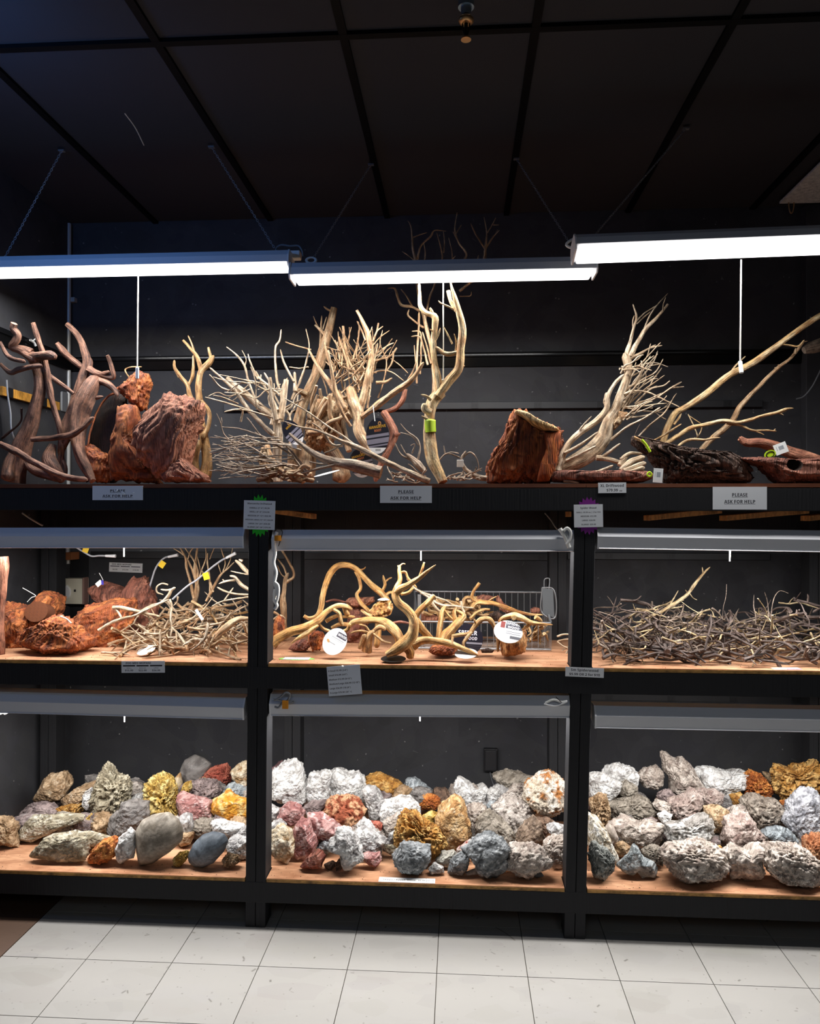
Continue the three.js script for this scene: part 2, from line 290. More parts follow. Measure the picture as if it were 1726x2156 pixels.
{
  const g = 'shop lights hung over the rack';
  shopLight({ a: at(-26, 547, -0.14), b: at(611, 533, -0.14), nits: TOP_NITS, label: 'leftmost hanging shop light with a bluish hood, lit', cord: [at(291, 582, -0.14), at(289, 775, -0.14)], group: g });
  shopLight({ a: at(617, 560, -0.12), b: at(1250, 546, -0.12), nits: TOP_NITS, label: 'middle hanging shop light in front of the tall pale branch, lit', cord: [at(933, 593, -0.12), at(933, 800, -0.12)], group: g });
  shopLight({ a: at(1208, 507, 0.1), b: at(1880, 481, 0.1), tilt: -0.26, nits: TOP_NITS * 0.92, label: 'rightmost hanging shop light, tilted so its bright lens shows most', cord: [at(1560, 547, 0.1), at(1558, 762, 0.1)], group: g });
  const z = -0.06, g2 = 'shop lights inside the bays';
  shopLight({ open: 1, a: at(-60, 1111, z), b: at(518, 1110, z), nits: MID_NITS, label: 'reflector shop light above the red wood chunks, left bay', cord: [at(261, 1146, z), at(261, 1172, z)], tab: false, group: g2 });
  shopLight({ open: 1, a: at(582, 1115, z), b: at(1202, 1116, z), nits: MID_NITS, label: 'reflector shop light above the spider wood and wire basket', cord: [at(886, 1150, z), at(886, 1180, z)], tab: false, group: g2 });
  shopLight({ open: 1, a: at(1256, 1110, z), b: at(1880, 1119, z), nits: MID_NITS, label: 'reflector shop light above the heap of dark twigs', cord: [at(1537, 1146, z), at(1536, 1182, z)], tab: false, group: g2 });
  shopLight({ open: 1, a: at(-70, 1450, z), b: at(519, 1465, z), nits: LOW_NITS, label: 'reflector shop light above the rocks in the left bay', cord: [at(262, 1499, z), at(262, 1520, z)], tab: false, group: g2 });
  shopLight({ open: 1, a: at(577, 1457, z), b: at(1194, 1460, z), nits: LOW_NITS, label: 'reflector shop light above the white and pink rocks', cord: [at(884, 1492, z), at(884, 1518, z)], tab: false, group: g2 });
  shopLight({ open: 1, a: at(1250, 1481, z), b: at(1880, 1492, z), nits: LOW_NITS, label: 'reflector shop light above the beige rocks in the right bay', group: g2 });
}
{ // chains from the ceiling bars to the lights
  const link = new THREE.TorusGeometry(0.0038, 0.0011, 5, 8); link.scale(1, 1.7, 1);
  const chain = (p, q, label) => {
    const list = [], n = Math.max(6, Math.round(p.distanceTo(q) / 0.0105)), dir = q.clone().sub(p).normalize(), quat = new THREE.Quaternion().setFromUnitVectors(V(0, 1, 0), dir);
    for (let i = 0; i < n; i++) { const c = link.clone(); if (i % 2) c.rotateY(Math.PI / 2); c.applyQuaternion(quat); const m = p.clone().lerp(q, (i + 0.5) / n); c.translate(m.x, m.y, m.z); list.push(c); }
    const hook = boxAt(p.x - 0.012, p.x + 0.012, p.y - 0.004, p.y + 0.001, p.z - 0.008, p.z + 0.008);
    thing('hanging_chain', label, 'chain', [['links', cleanMerge(list), M.chain], ['ceiling_clip', hook, M.chain]], 'chains of the hanging lights');
  };
  const cz = (px, py) => onY(px, py, YC);
  chain(cz(130, 317), at(10, 543, -0.14), 'steel chain to the left end of the leftmost hanging light');
  chain(cz(445, 309), at(577, 521, -0.14), 'steel chain to the right end of the leftmost hanging light');
  chain(cz(781, 346), at(661, 541, -0.12), 'steel chain to the left end of the middle hanging light');
  chain(cz(1087, 334), at(1196, 507, -0.12), 'steel chain running down to where the middle and right lights overlap');
  chain(cz(1444, 270), at(1246, 502, 0.1), 'steel chain to the left end of the rightmost hanging light');
}
{ // cord loops and plugs where the lights meet
  const P = (l, z) => l.map(([x, y]) => at(x, y, z));
  thing('light_cord', 'grey power cord looped between the left and middle hanging lights', 'cord', [
    ['cord', tubePath(P([[581, 531], [582, 522], [592, 516], [610, 518], [629, 518], [636, 528], [638, 540]], -0.15), 0.0042, 7, 30), M.galv],
    ['plug', cleanMerge([boxAt(...[at(622, 536, -0.17)].flatMap(p => [p.x - 0.022, p.x + 0.022, p.y - 0.02, p.y + 0.012, p.z - 0.02, p.z + 0.02]), 0.006), ]), M.white], ['cord_loop', new THREE.TorusGeometry(0.016, 0.005, 7, 14).scale(1.2, 0.7, 1).translate(...at(655, 548, -0.15).toArray()), M.white]]);
  thing('light_cord', 'white cord loop at the left end of the rightmost hanging light', 'cord', [
    ['cord', tubePath(P([[1226, 505], [1212, 502], [1198, 508], [1192, 515], [1200, 521], [1210, 520]], 0.06), 0.005, 7, 24), M.white]]);
  thing('light_cord', 'bright white cord bundle hanging beside the left post, middle bay', 'cord', [
    ['cord', tubePath(P([[583, 1120], [577, 1140], [579, 1165], [576, 1185], [581, 1205], [578, 1225], [582, 1245], [577, 1262], [583, 1275], [578, 1283]], 0.0), 0.0065, 7, 50), M.white],
    ['loop', tubePath(P([[578, 1225], [585, 1232], [586, 1250], [581, 1268], [577, 1260], [578, 1240]], 0.004), 0.005, 7, 30), M.white],
    ['bottle_tag', new THREE.CylinderGeometry(0.013, 0.013, 0.02, 14).translate(...at(585, 1133, 0.004).toArray()), M.orange],
    ['hook_wire', tubePath(P([[578, 1118], [585, 1112], [594, 1118], [592, 1132], [586, 1150]], 0.004), 0.0016, 5, 24), M.darkmetal]]);
  thing('light_cord', 'knotted cord with orange tag at the left post, bottom bay', 'cord', [
    ['cord', tubePath(P([[577, 1475], [590, 1468], [602, 1458], [610, 1462], [606, 1474], [594, 1480], [586, 1490], [578, 1488]], 0.004), 0.004, 7, 40), M.galv],
    ['cord_end', tubePath(P([[575, 1472], [596, 1476], [612, 1480], [618, 1477]], 0.004), 0.0035, 6, 20), M.galv],
    ['orange_tag', boxAt(...[at(600, 1483, 0.009)].flatMap(p => [p.x - 0.01, p.x + 0.012, p.y - 0.016, p.y + 0.014, p.z - 0.004, p.z + 0.004])), M.orange]]);
  thing('light_cord', 'bright white plug and cord at the right end of the middle bay light', 'cord', [
    ['cord', tubePath(P([[1178, 1113], [1188, 1128], [1194, 1142], [1198, 1153]], 0.0), 0.008, 8, 24), M.white],
    ['loop', tubePath(P([[1186, 1118], [1194, 1112], [1201, 1120], [1199, 1136], [1192, 1146]], 0.004), 0.006, 7, 24), M.white],
    ['strap', tubePath(P([[1147, 1080], [1160, 1095], [1168, 1108], [1176, 1118]], -0.2), 0.003, 5, 16), M.galv]]);
  thing('light_cord', 'white cord folded over the right end of the bottom middle light', 'cord', [
    ['cord', tubePath(P([[1148, 1480], [1165, 1473], [1182, 1478], [1194, 1476]], 0.004), 0.004, 6, 20), M.white], ['cord_return', tubePath(P([[1145, 1482], [1168, 1486], [1194, 1477]], 0.007), 0.003, 6, 16), M.cap], ['wire', tubePath(P([[1170, 1467], [1182, 1479]], 0.009), 0.0014, 5, 6), M.darkmetal]]);
  thing('light_cord', 'white plug hanging by the left wall under the bottom left light', 'cord', [
    ['plug', new RoundedBoxGeometry(0.03, 0.022, 0.02, 1, 0.005).rotateZ(0.4).translate(...at(15, 1497, -0.2).toArray()), M.white], ['cord', tubePath(P([[-20, 1508], [4, 1502], [18, 1496], [29, 1496]], -0.2), 0.004, 6, 14), M.white]]);
}
{ // sprinkler drop at the top of the picture
  const c = at(981, 30, 0.62), cyl = (r0, r1, y0, y1, n = 18) => new THREE.CylinderGeometry(r1, r0, y1 - y0, n).translate(c.x, (y0 + y1) / 2, c.z);
  const Y = py => at(981, py, 0.62).y;
  const lat = new THREE.LatheGeometry([[0.006, 0], [0.016, 0], [0.0225, 0.006], [0.0225, 0.012], [0.017, 0.02], [0.012, 0.022]].map(p => new THREE.Vector2(...p)), 24).translate(c.x, Y(50), c.z);
  thing('sprinkler_head', 'steel sprinkler head with brass ring hanging at the top', 'sprinkler', [
    ['drop_pipe', cyl(0.018, 0.018, Y(14), YC), M.steel], ['coupling', cyl(0.0235, 0.0225, Y(16), Y(-8)), M.steel], ['neck', cyl(0.013, 0.017, Y(32), Y(15)), M.steel],
    ['brass_ring', lat, M.brass], ['stem', cyl(0.005, 0.0055, Y(78), Y(44), 8), M.darkmetal],
    ['frame_arm', tubePath([V(c.x - 0.01, Y(48), c.z), V(c.x - 0.009, Y(62), c.z), V(c.x - 0.002, Y(76), c.z)], 0.0022, 5), M.darkmetal], ['frame_arm', tubePath([V(c.x + 0.01, Y(48), c.z), V(c.x + 0.009, Y(62), c.z), V(c.x + 0.002, Y(76), c.z)], 0.0022, 5), M.darkmetal],
    ['deflector', cyl(0.015, 0.013, Y(84), Y(80), 16), M.brass]]);
}
{ // lights of the shop behind the camera: ceiling panels and a reef tank, with an added blue lamp, all out of view
  const COOL = new THREE.Color(0.8, 0.9, 1);
  const glow = new THREE.MeshStandardMaterial({ color: 0xf2f2f2, emissive: COOL, emissiveIntensity: 1.5 });
  for (const [x, z, n] of [[-0.9, 4.0, 0], [1.2, 4.0, 1], [-0.9, 5.4, 2], [1.2, 5.4, 3]]) {
    const o = new THREE.Group(); o.name = numbered('ceiling_troffer'); o.position.set(x, YC - 0.03, z); scene.add(o);
    tag(o, 'lit ceiling panel of the shop behind the viewer, ' + ['left and near', 'right and near', 'left and far', 'right and far'][n], 'ceiling light', 'shop ceiling lights');
    mesh('frame', boxAt(-0.3, 0.3, 0, 0.03, -0.6, 0.6), M.cap, o); mesh('diffuser', boxAt(-0.28, 0.28, -0.006, 0, -0.58, 0.58), glow, o);
    const l = new THREE.RectAreaLight(COOL, STORE_NITS, 0.56, 1.16); l.rotation.x = -Math.PI / 2; l.position.y = -0.012; l.castShadow = true; o.add(l);
  }
  const blue = new THREE.Color(0.12, 0.36, 1), bg = new THREE.MeshStandardMaterial({ color: 0x203040, emissive: blue, emissiveIntensity: 2 });
  const o = new THREE.Group(); o.name = 'reef_tank'; o.position.set(XL + 0.34, 0, 2.4); scene.add(o); tag(o, 'blue-lit reef tank on a black stand by the left wall behind the viewer', 'aquarium');
  mesh('stand', boxAt(-0.3, 0.3, 0, 0.9, -0.8, 0.8), M.black, o);
  mesh('glass', boxAt(-0.28, 0.28, 0.9, 1.45, -0.78, 0.78), new THREE.MeshPhysicalMaterial({ color: 0xffffff, transmission: 1, thickness: 0, roughness: 0.02, ior: 1.3 }), o);
  mesh('sand_bed', boxAt(-0.26, 0.26, 0.91, 0.98, -0.76, 0.76), M.white, o);
  // added blue lamp panel, unseen, turned to the rack to tint the hoods
  const q = new THREE.Group(); q.name = 'added_blue_lamp'; q.position.set(XL + 0.42, 2.72, 0.95); scene.add(q); tag(q, 'added blue lamp panel near the left wall, out of view, tinting the light hoods', 'added lamp');
  mesh('lamp_body', boxAt(-0.27, 0.27, -0.1, 0.1, 0, 0.04), M.black, q); mesh('lamp_lens', boxAt(-0.25, 0.25, -0.09, 0.09, -0.006, 0), bg, q);
  for (const x of [-0.2, 0.2]) mesh('hanger', boxAt(x - 0.004, x + 0.004, 0.1, YC - 2.72, 0.016, 0.024), M.galv, q);
  const l = new THREE.RectAreaLight(blue, BLUE_NITS, 0.5, 0.18); l.position.set(0, 0, -0.012); l.castShadow = true; q.add(l);
}

// ------------------------------------------------------------------ builders for wood and stone
const lin = h => new THREE.Color(h);
const PAL = { // bark and stone colours, plus the shade of the stump hollow: [base, second, third]
  root: ['#77503c', '#a17660', '#4a2c20'], dark: ['#4a3428', '#5d4436', '#2e201a'], tan: ['#c0935c', '#dfbc8c', '#8f6236'], pale: ['#cfb392', '#ead8be', '#9f8060'],
  grey: ['#a99079', '#cdbaa3', '#7d6853'], red: ['#a4552c', '#c9773f', '#6d3219'], redpink: ['#a76a50', '#c08468', '#7c4531'], manz: ['#dfb67c', '#f2d9ac', '#b98450'], mann: ['#b98f66', '#dcc09a', '#8d6642'],
  spider: ['#c8924f', '#ecc88c', '#935c28'], twig: ['#5d4a42', '#8a7870', '#352822'], twig2: ['#84705f', '#b09c8c', '#56463b'], twig3: ['#c8aa7c', '#e6d0a8', '#8f7048'], hollowshade: ['#2a160d', '#3a2114', '#160b06'], bark: ['#5b4337', '#715648', '#3b2a22'], brick: ['#8a5240', '#a56a54', '#663a2c'],
};
const PL = {}; for (const k in PAL) PL[k] = PAL[k].map(lin);
const tmpC = new THREE.Color();
function mixPal(pal, a, b) { tmpC.copy(pal[0]).lerp(pal[1], sm(0, 0.45, a)).lerp(pal[2], sm(0.0, 0.5, b)); return tmpC; }
const WOOD = new THREE.MeshStandardMaterial({ vertexColors: true, roughness: 0.72, map: rep(T.woodCol, 8, 6), bumpMap: rep(T.woodBump, 8, 5), bumpScale: 0.004 });
const STONE = new THREE.MeshStandardMaterial({ vertexColors: true, roughness: 0.85, map: rep(T.grain, 7), bumpMap: rep(T.rockBump, 7), bumpScale: 0.009 });
const STONE_PIT = new THREE.MeshStandardMaterial({ vertexColors: true, roughness: 0.9, map: rep(T.grain, 9), bumpMap: rep(T.pitBump, 8), bumpScale: 0.009 });
const STONE_SMOOTH = new THREE.MeshStandardMaterial({ vertexColors: true, roughness: 0.6, map: rep(T.grain, 6), bumpMap: rep(T.rockBump, 8), bumpScale: 0.0008 });
const CHUNK = new THREE.MeshStandardMaterial({ vertexColors: true, roughness: 0.78, map: rep(T.woodCol, 6, 2.5), bumpMap: rep(T.woodBump, 7, 3), bumpScale: 0.008 });

// a tapering, slightly gnarled limb through points [{p, r}]
let limbId = 0;
function limb(pts, pal, o = {}) {
  const id = ++limbId * 3.7, cv = new THREE.CatmullRomCurve3(pts.map(q => q.p), false, 'centripetal');
  const L = cv.getLength(), rm = pts.reduce((s, q) => s + q.r, 0) / pts.length;
  const seg = o.seg || (rm > 0.02 ? 14 : rm > 0.008 ? 10 : rm > 0.004 ? 7 : 5), n = Math.max(pts.length * (rm > 0.006 ? 4 : 2), Math.min(o.maxN || 60, Math.ceil(L / (rm * (rm > 0.006 ? 0.9 : 1.8)))));
  const P = cv.getSpacedPoints(n), pos = [], col = [], uv = [], idx = [];
  // arc-length position of each control point, for the radii
  const al = [0]; { const fine = cv.getLengths(200); const tot = fine[200]; for (let i = 1; i < pts.length; i++) al.push(fine[Math.round(200 * i / (pts.length - 1))] / tot); }
  const rad = t => { let i = 0; while (i < al.length - 2 && t > al[i + 1]) i++; const u = (t - al[i]) / Math.max(1e-6, al[i + 1] - al[i]); return pts[i].r + (pts[i + 1].r - pts[i].r) * Math.min(1, Math.max(0, u)); };
  let nrm = V(0.31, 0.2, 1).normalize(); const tan = V(0, 0, 0), bin = V(0, 0, 0);
  const rough = o.rough ?? 0.16, gro = o.groove ?? 0.08;
  for (let i = 0; i <= n; i++) {
    tan.copy(P[Math.min(n, i + 1)]).sub(P[Math.max(0, i - 1)]).normalize(); nrm.addScaledVector(tan, -nrm.dot(tan)).normalize(); bin.crossVectors(tan, nrm);
    const t = i / n, s = t * L; let r = rad(t); if (!o.cut && i === n) r *= 0.45; if (o.round && i === 0) r *= 0.5;
    for (let k = 0; k <= seg; k++) {
      const a = (k % seg) / seg * Math.PI * 2, ca = Math.cos(a), sa = Math.sin(a);
      const d = 1 + rough * 2 * noise(ca * 0.9 + id, sa * 0.9, s / (rm * 5)) + gro * 2 * noise(ca * 2.4 + id, sa * 2.4, s / (rm * 16));
      const q = P[i].clone().addScaledVector(nrm, ca * r * d).addScaledVector(bin, sa * r * d);
      pos.push(q.x, q.y, q.z); uv.push(k / seg * rm * 6.3, s);
      const c = mixPal(pal, noise(ca * 2 + id, sa * 2, s * 9) + 0.12, noise(ca * 1.3 + id + 9, sa * 1.3, s * 22)); col.push(c.r, c.g, c.b);
    }
  }
  const w = seg + 1;
  for (let i = 0; i < n; i++) for (let k = 0; k < seg; k++) { const a = i * w + k; idx.push(a, a + w, a + 1, a + 1, a + w, a + w + 1); }
  for (const end of [0, n]) { // flat sawn or broken ends
    const c0 = pos.length / 3, p = P[end]; pos.push(p.x, p.y, p.z); uv.push(0, 0); const cc = o.endPal ? o.endPal[0] : pal[1]; col.push(cc.r, cc.g, cc.b);
    for (let k = 0; k <= seg; k++) { const q = (end * w + k) * 3; pos.push(pos[q], pos[q + 1], pos[q + 2]); uv.push(Math.cos(k) * 0.01, Math.sin(k) * 0.01); col.push(cc.r, cc.g, cc.b); }
    for (let k = 0; k < seg; k++) end ? idx.push(c0, c0 + 1 + k, c0 + 2 + k) : idx.push(c0, c0 + 2 + k, c0 + 1 + k);
  }
  const g = new THREE.BufferGeometry();
  g.setAttribute('position', new THREE.Float32BufferAttribute(pos, 3)); g.setAttribute('color', new THREE.Float32BufferAttribute(col, 3)); g.setAttribute('uv', new THREE.Float32BufferAttribute(uv, 2));
  g.setIndex(idx); g.computeVertexNormals();
  { const nn = g.attributes.normal, v = V(0, 0, 0); for (let i = 0; i <= n; i++) { const a = i * w, b = a + seg; v.set(nn.getX(a) + nn.getX(b), nn.getY(a) + nn.getY(b), nn.getZ(a) + nn.getZ(b)).normalize(); nn.setXYZ(a, v.x, v.y, v.z); nn.setXYZ(b, v.x, v.y, v.z); } }
  return g;
}
// branch measured in a survey: flat list x, y, radius; depth runs from z0 to z1
function br(f, z0, z1, a, o = {}) { const k = a.length / 3, pts = [];
  for (let i = 0; i < k; i++) { const u = k > 1 ? i / (k - 1) : 0, z = z0 + (z1 - z0) * u + (o.wave ? Math.sin(u * 5 + a[0]) * o.wave : 0), p = at(fx(f, a[i * 3]), fy(f, a[i * 3 + 1]), z); pts.push({ p, r: Math.max(0.0008, a[i * 3 + 2] / FR[f][2] * p.t / FOCAL) }); }
  return { pts, o }; }
function wood(name, label, pal, list, cat = 'driftwood', group, extra) {
  const gs = list.map(b => b.pts ? limb(b.pts, PL[b.o.pal || pal], b.o) : b);
  const g = mergeGeometries(gs);
  if (extra) return thing(name, label, cat, [['wood', g, WOOD], ...extra], group);
  return solo(name, g, WOOD, label, cat, group);
}
// random twigs from one patch to another, with side forks
function sprout(f, n, s, e, r0, r1, za, zb, o = {}) { const out = [];
  for (let i = 0; i < n; i++) {
    const x0 = rr(s[0], s[2]), y0 = rr(s[1], s[3]); let u = rnd(); const x1 = rr(e[0], e[2]), y1 = o.fan ? e[1] + (e[3] - e[1]) * Math.min(1, Math.max(0, (y0 - s[1]) / (s[3] - s[1]) * 0.6 + u * 0.4)) : rr(e[1], e[3]);
    const k = 5, a = [], wob = (o.wob ?? 0.05) * Math.hypot(x1 - x0, y1 - y0), b0 = rr(-1, 1) * (o.bend ?? 0.08) * Math.hypot(x1 - x0, y1 - y0), nx = -(y1 - y0), ny = x1 - x0, nl = Math.hypot(nx, ny) || 1;
    for (let j = 0; j < k; j++) { const t = j / (k - 1), bb = b0 * Math.sin(t * Math.PI), w = j && j < k - 1 ? 1 : 0.3; a.push(x0 + (x1 - x0) * t + nx / nl * bb + rr(-1, 1) * wob * w, y0 + (y1 - y0) * t + ny / nl * bb + rr(-1, 1) * wob * w, r0 + (r1 - r0) * t * rr(0.85, 1.1)); }
    const z0 = rr(za[0], za[1]), z1 = rr(zb[0], zb[1]); out.push(br(f, z0, z1, a, o.limb || {}));
    if (rnd() < (o.fork ?? 0.6)) { const m = 2 + (rnd() < 0.5 ? 0 : 1), fx0 = a[m * 3], fy0 = a[m * 3 + 1], ang = Math.atan2(y1 - y0, x1 - x0) + rr(0.3, 0.8) * (rnd() < 0.5 ? -1 : 1), fl = rr(0.15, 0.35) * Math.hypot(x1 - x0, y1 - y0), zz = z0 + (z1 - z0) * m / 4;
      out.push(br(f, zz, zz + rr(-0.03, 0.03), [fx0, fy0, a[m * 3 + 2] * 0.8, fx0 + Math.cos(ang) * fl * 0.5 + rr(-5, 5), fy0 + Math.sin(ang) * fl * 0.5 + rr(-5, 5), a[m * 3 + 2] * 0.6, fx0 + Math.cos(ang + rr(-0.3, 0.3)) * fl, fy0 + Math.sin(ang) * fl, r1], o.limb || {})); }
  } return out; }

// one shared ball of triangles, bent into each stone
const BALLS = {};
function ball(d) { if (!BALLS[d]) { const g = new THREE.IcosahedronGeometry(1, d); g.deleteAttribute('uv'); g.deleteAttribute('normal'); BALLS[d] = mergeVertices(g, 1e-5); } return BALLS[d]; }
let lumpId = 0;
// a solid lump whose outline, seen from the front, follows measured points; depth is its half thickness in metres
function lump(f, xy, z, o = {}) {
  const id = ++lumpId * 7.31, k = xy.length / 2, pts = [];
  let cx = 0, cy = 0; for (let i = 0; i < k; i++) { cx += xy[i * 2] / k; cy += xy[i * 2 + 1] / k; }
  let ctr = at(fx(f, cx), fy(f, cy), z);
  for (let i = 0; i < k; i++) { const p = at(fx(f, xy[i * 2]), fy(f, xy[i * 2 + 1]), z); pts.push([p.x - ctr.x, p.y - ctr.y]); }
  const N = 96, R = new Float32Array(N);
  for (let a = 0; a < N; a++) { const t = a / N * Math.PI * 2, dx = Math.cos(t), dy = Math.sin(t); let best = 0;
    for (let i = 0; i < k; i++) { const [ax, ay] = pts[i], [bx, by] = pts[(i + 1) % k], ex = bx - ax, ey = by - ay, den = dx * ey - dy * ex; if (Math.abs(den) < 1e-9) continue; const tt = (ax * ey - ay * ex) / den, uu = (ax * dy - ay * dx) / den; if (tt > 0 && uu >= -1e-6 && uu <= 1 + 1e-6) best = Math.max(best, tt); }
    R[a] = best; }
  let ra = 0; for (let a = 0; a < N; a++) { if (!R[a]) R[a] = R[(a + N - 1) % N]; ra += R[a] / N; }
  const rad = t => { let q = (t / (Math.PI * 2) % 1 + 1) % 1 * N, i = Math.floor(q), u = q - i; return R[i % N] * (1 - u) + R[(i + 1) % N] * u; };
  const depth = o.depth || ra * (o.fat || 0.85), base = ball(o.detail || 19), B = base.attributes.position;
  // random flat cuts for faceted stones
  const cuts = []; if (o.facet) for (let i = 0; i < (o.nf || 16); i++) { const th = i * 2.399 + id, y = 1 - 2 * (i + 0.5) / (o.nf || 16), q = Math.sqrt(1 - y * y), s0 = noise(i * 1.7, id, 2) * 0.25; cuts.push([Math.cos(th) * q, y, Math.sin(th) * q, 1 + s0]); }
  const pos = new Float32Array(B.count * 3), col = new Float32Array(B.count * 3), uv = new Float32Array(B.count * 2);
  const pal = o.pal, amp = (o.amp ?? 0.1) * (o.band ? 0.5 : 1), grow = o.grow || 1, fr = o.freq || 2, e1 = o.box ?? 0.72, axis = o.axis || null, cf = o.cfreq || 22;
  for (let i = 0; i < B.count; i++) {
    let nx = B.getX(i), ny = B.getY(i), nz = B.getZ(i), s = 1;
    if (cuts.length) { s = 9; for (const c of cuts) { const d = nx * c[0] + ny * c[1] + nz * c[2]; if (d > 0.05) s = Math.min(s, c[3] / d); } s = 1 + (Math.min(1.35, s) * 0.9 - 1) * o.facet; }
    let n1 = fbm(nx * fr + id, ny * fr, nz * fr, 5) * amp * 2 + (o.fine ? fbm(nx * fr * 5 + id, ny * fr * 5, nz * fr * 5, 3) * o.fine : 0);
    if (o.ridge) { const a = axis || [0.3, 1, 0.2], al = nx * a[0] + ny * a[1] + nz * a[2]; const q = fbm((nx - al * a[0]) * fr * 2.6 + id, (ny - al * a[1]) * fr * 2.6 + al * 0.5, (nz - al * a[2]) * fr * 2.6, 3); n1 += (Math.abs(q) * 2 - 0.25) * o.ridge; }
    if (o.pit) { const q = noise(nx * fr * (o.pf || 3) + id, ny * fr * (o.pf || 3), nz * fr * (o.pf || 3)), q2 = noise(nx * fr * (o.pf || 3) * 2 + id, ny * fr * (o.pf || 3) * 2 + 4, nz * fr * (o.pf || 3) * 2); n1 -= o.sharp ? o.pit * sm(0.1, 0.26, q) + o.pit * 0.55 * sm(0.14, 0.3, q2) : o.pit * sm(0.08, 0.42, q) + o.pit * 0.5 * sm(0.1, 0.45, q2); }
    if (o.bed) { const q = (ny * (o.bf || 4) + nx * (o.bt || 0.8) + fbm(nx * 1.5 + id, ny * 1.5, nz * 1.5, 2) * 1.6); n1 += o.bed * (Math.abs((q % 1 + 1) % 1 - 0.5) * 2 - 0.5); }
    const rho = Math.hypot(nx, ny), t = Math.atan2(ny, nx), rxy = rad(t) * grow * Math.pow(rho, e1) * s * (1 + n1), zz = depth * Math.sign(nz) * Math.pow(Math.abs(nz), o.zbox ?? 0.85) * s * (1 + n1);
    const ca = rho > 1e-6 ? nx / rho : 0, sa = rho > 1e-6 ? ny / rho : 0;
    const x = ca * rxy, y = sa * rxy; pos[i * 3] = x; pos[i * 3 + 1] = y; pos[i * 3 + 2] = zz;
    uv[i * 2] = x + zz * 0.7 + id; uv[i * 2 + 1] = y + zz * 0.45;
    let c; if (o.band) { const a = axis || [0.3, 1, 0.2], al = x * a[0] + y * a[1] + zz * a[2]; c = mixPal(pal, noise((x - al * a[0]) * 60 + id, (y - al * a[1]) * 60, al * 8) + 0.12, noise((x - al * a[0]) * 95 + id, (y - al * a[1]) * 95 + 5, al * 10 + (zz) * 60)); }
    else c = mixPal(pal, fbm(x * cf + id, y * cf, zz * cf, 4) * 1.9 + 0.14, fbm(x * cf * 1.9 + id + 40, y * cf * 1.9, zz * cf * 1.9, 4) * 1.9);
    if (pal[3] && o.vein) { const v = Math.abs(fbm(x * cf * 0.9 + id + 80, y * cf * 0.9, zz * cf * 0.9, 3)); if (v < o.vein) c.lerp(pal[3], 0.85 * (1 - v / o.vein)); }
    col[i * 3] = c.r; col[i * 3 + 1] = c.g; col[i * 3 + 2] = c.b;
  }
  const g = new THREE.BufferGeometry(); g.setAttribute('position', new THREE.BufferAttribute(pos, 3)); g.setAttribute('color', new THREE.BufferAttribute(col, 3)); g.setAttribute('uv', new THREE.BufferAttribute(uv, 2));
  g.setIndex(base.index); g.computeVertexNormals(); 
  if (o.flat) { const q = g.toNonIndexed(); q.computeVertexNormals(); q.translate(ctr.x, ctr.y, ctr.z); return q; }
  g.translate(ctr.x, ctr.y, ctr.z); return g.clone ? Object.assign(g, {}) : g;
}
// printed cards
function printed(g, lines, o = {}) { return canvasTex(o.w || 512, o.h || 256, (c, w, h) => { c.fillStyle = o.bg || '#e6e8ec'; c.fillRect(0, 0, w, h); c.fillStyle = o.ink || '#15161c'; c.textBaseline = 'middle'; c.textAlign = o.align || 'center';
  for (const [txt, y, size, style, x, under] of lines) { c.font = (style || 'bold') + ' ' + size + 'px sans-serif'; const X = x ?? (o.align === 'left' ? 20 : w / 2); c.fillText(txt, X, y); if (under) { const m = c.measureText(txt).width; c.fillRect(X - m / 2, y + size * 0.46, m, Math.max(3, size * 0.07)); } }
  if (o.draw) o.draw(c, w, h); }); }
function cardGeo(w, h, t = 0.0008) { const g = new THREE.BoxGeometry(w, h, t); return g; }
function cardMats(tex, side = M.white) { const f = std(0xffffff, 0.5, { map: tex }); return [side, side, side, side, f, side]; }

// ------------------------------------------------------------------ top shelf, left: brown roots and red stump wood
wood('driftwood_root', 'twisted brown root with a knobbed top at the far left of the top shelf', 'root', [
  br('A', -0.28, -0.26, [110, 1478, 85, 130, 1380, 76, 185, 1200, 68, 268, 950, 54, 310, 760, 47, 300, 620, 40, 270, 520, 46, 225, 455, 40], { rough: 0.22 }),
  br('A', -0.26, -0.22, [250, 470, 38, 150, 430, 34, 90, 415, 28, 125, 370, 32, 140, 320, 30, 105, 270, 29, 112, 228, 26], { cut: 1 }),
  br('A', -0.24, -0.16, [250, 500, 40, 330, 480, 40, 400, 480, 36, 435, 492, 22]),
  br('A', -0.26, -0.22, [150, 430, 22, 210, 480, 24, 280, 520, 30]),
  br('A', -0.24, -0.20, [4, 380, 12, 14, 400, 14, 50, 470, 17, 110, 512, 20, 200, 530, 14]),
  br('A', -0.26, -0.19, [8, 552, 14, 24, 572, 16, 90, 618, 19, 150, 595, 22, 250, 570, 20, 335, 562, 15]),
  br('A', -0.26, -0.22, [120, 1240, 40, 75, 1330, 46, 60, 1470, 50]), br('A', -0.28, -0.24, [200, 1300, 40, 260, 1380, 34, 400, 1440, 30, 470, 1470, 20]),
  br('A', -0.28, -0.36, [170, 900, 8, 165, 1000, 8, 60, 1100, 9, 10, 1140, 9]),
]);
wood('driftwood_root', 'long straight root stick leaning in front of the twisted brown root', 'root', [
  br('A', -0.24, -0.3, [262, 225, 18, 300, 340, 22, 342, 470, 23, 370, 600, 25, 392, 760, 25, 432, 920, 22, 480, 1080, 24, 488, 1200, 21, 478, 1330, 18, 485, 1475, 15], { cut: 1 }),
  br('A', -0.27, -0.3, [385, 640, 20, 460, 690, 18, 580, 785, 14], { cut: 1 }),
]);
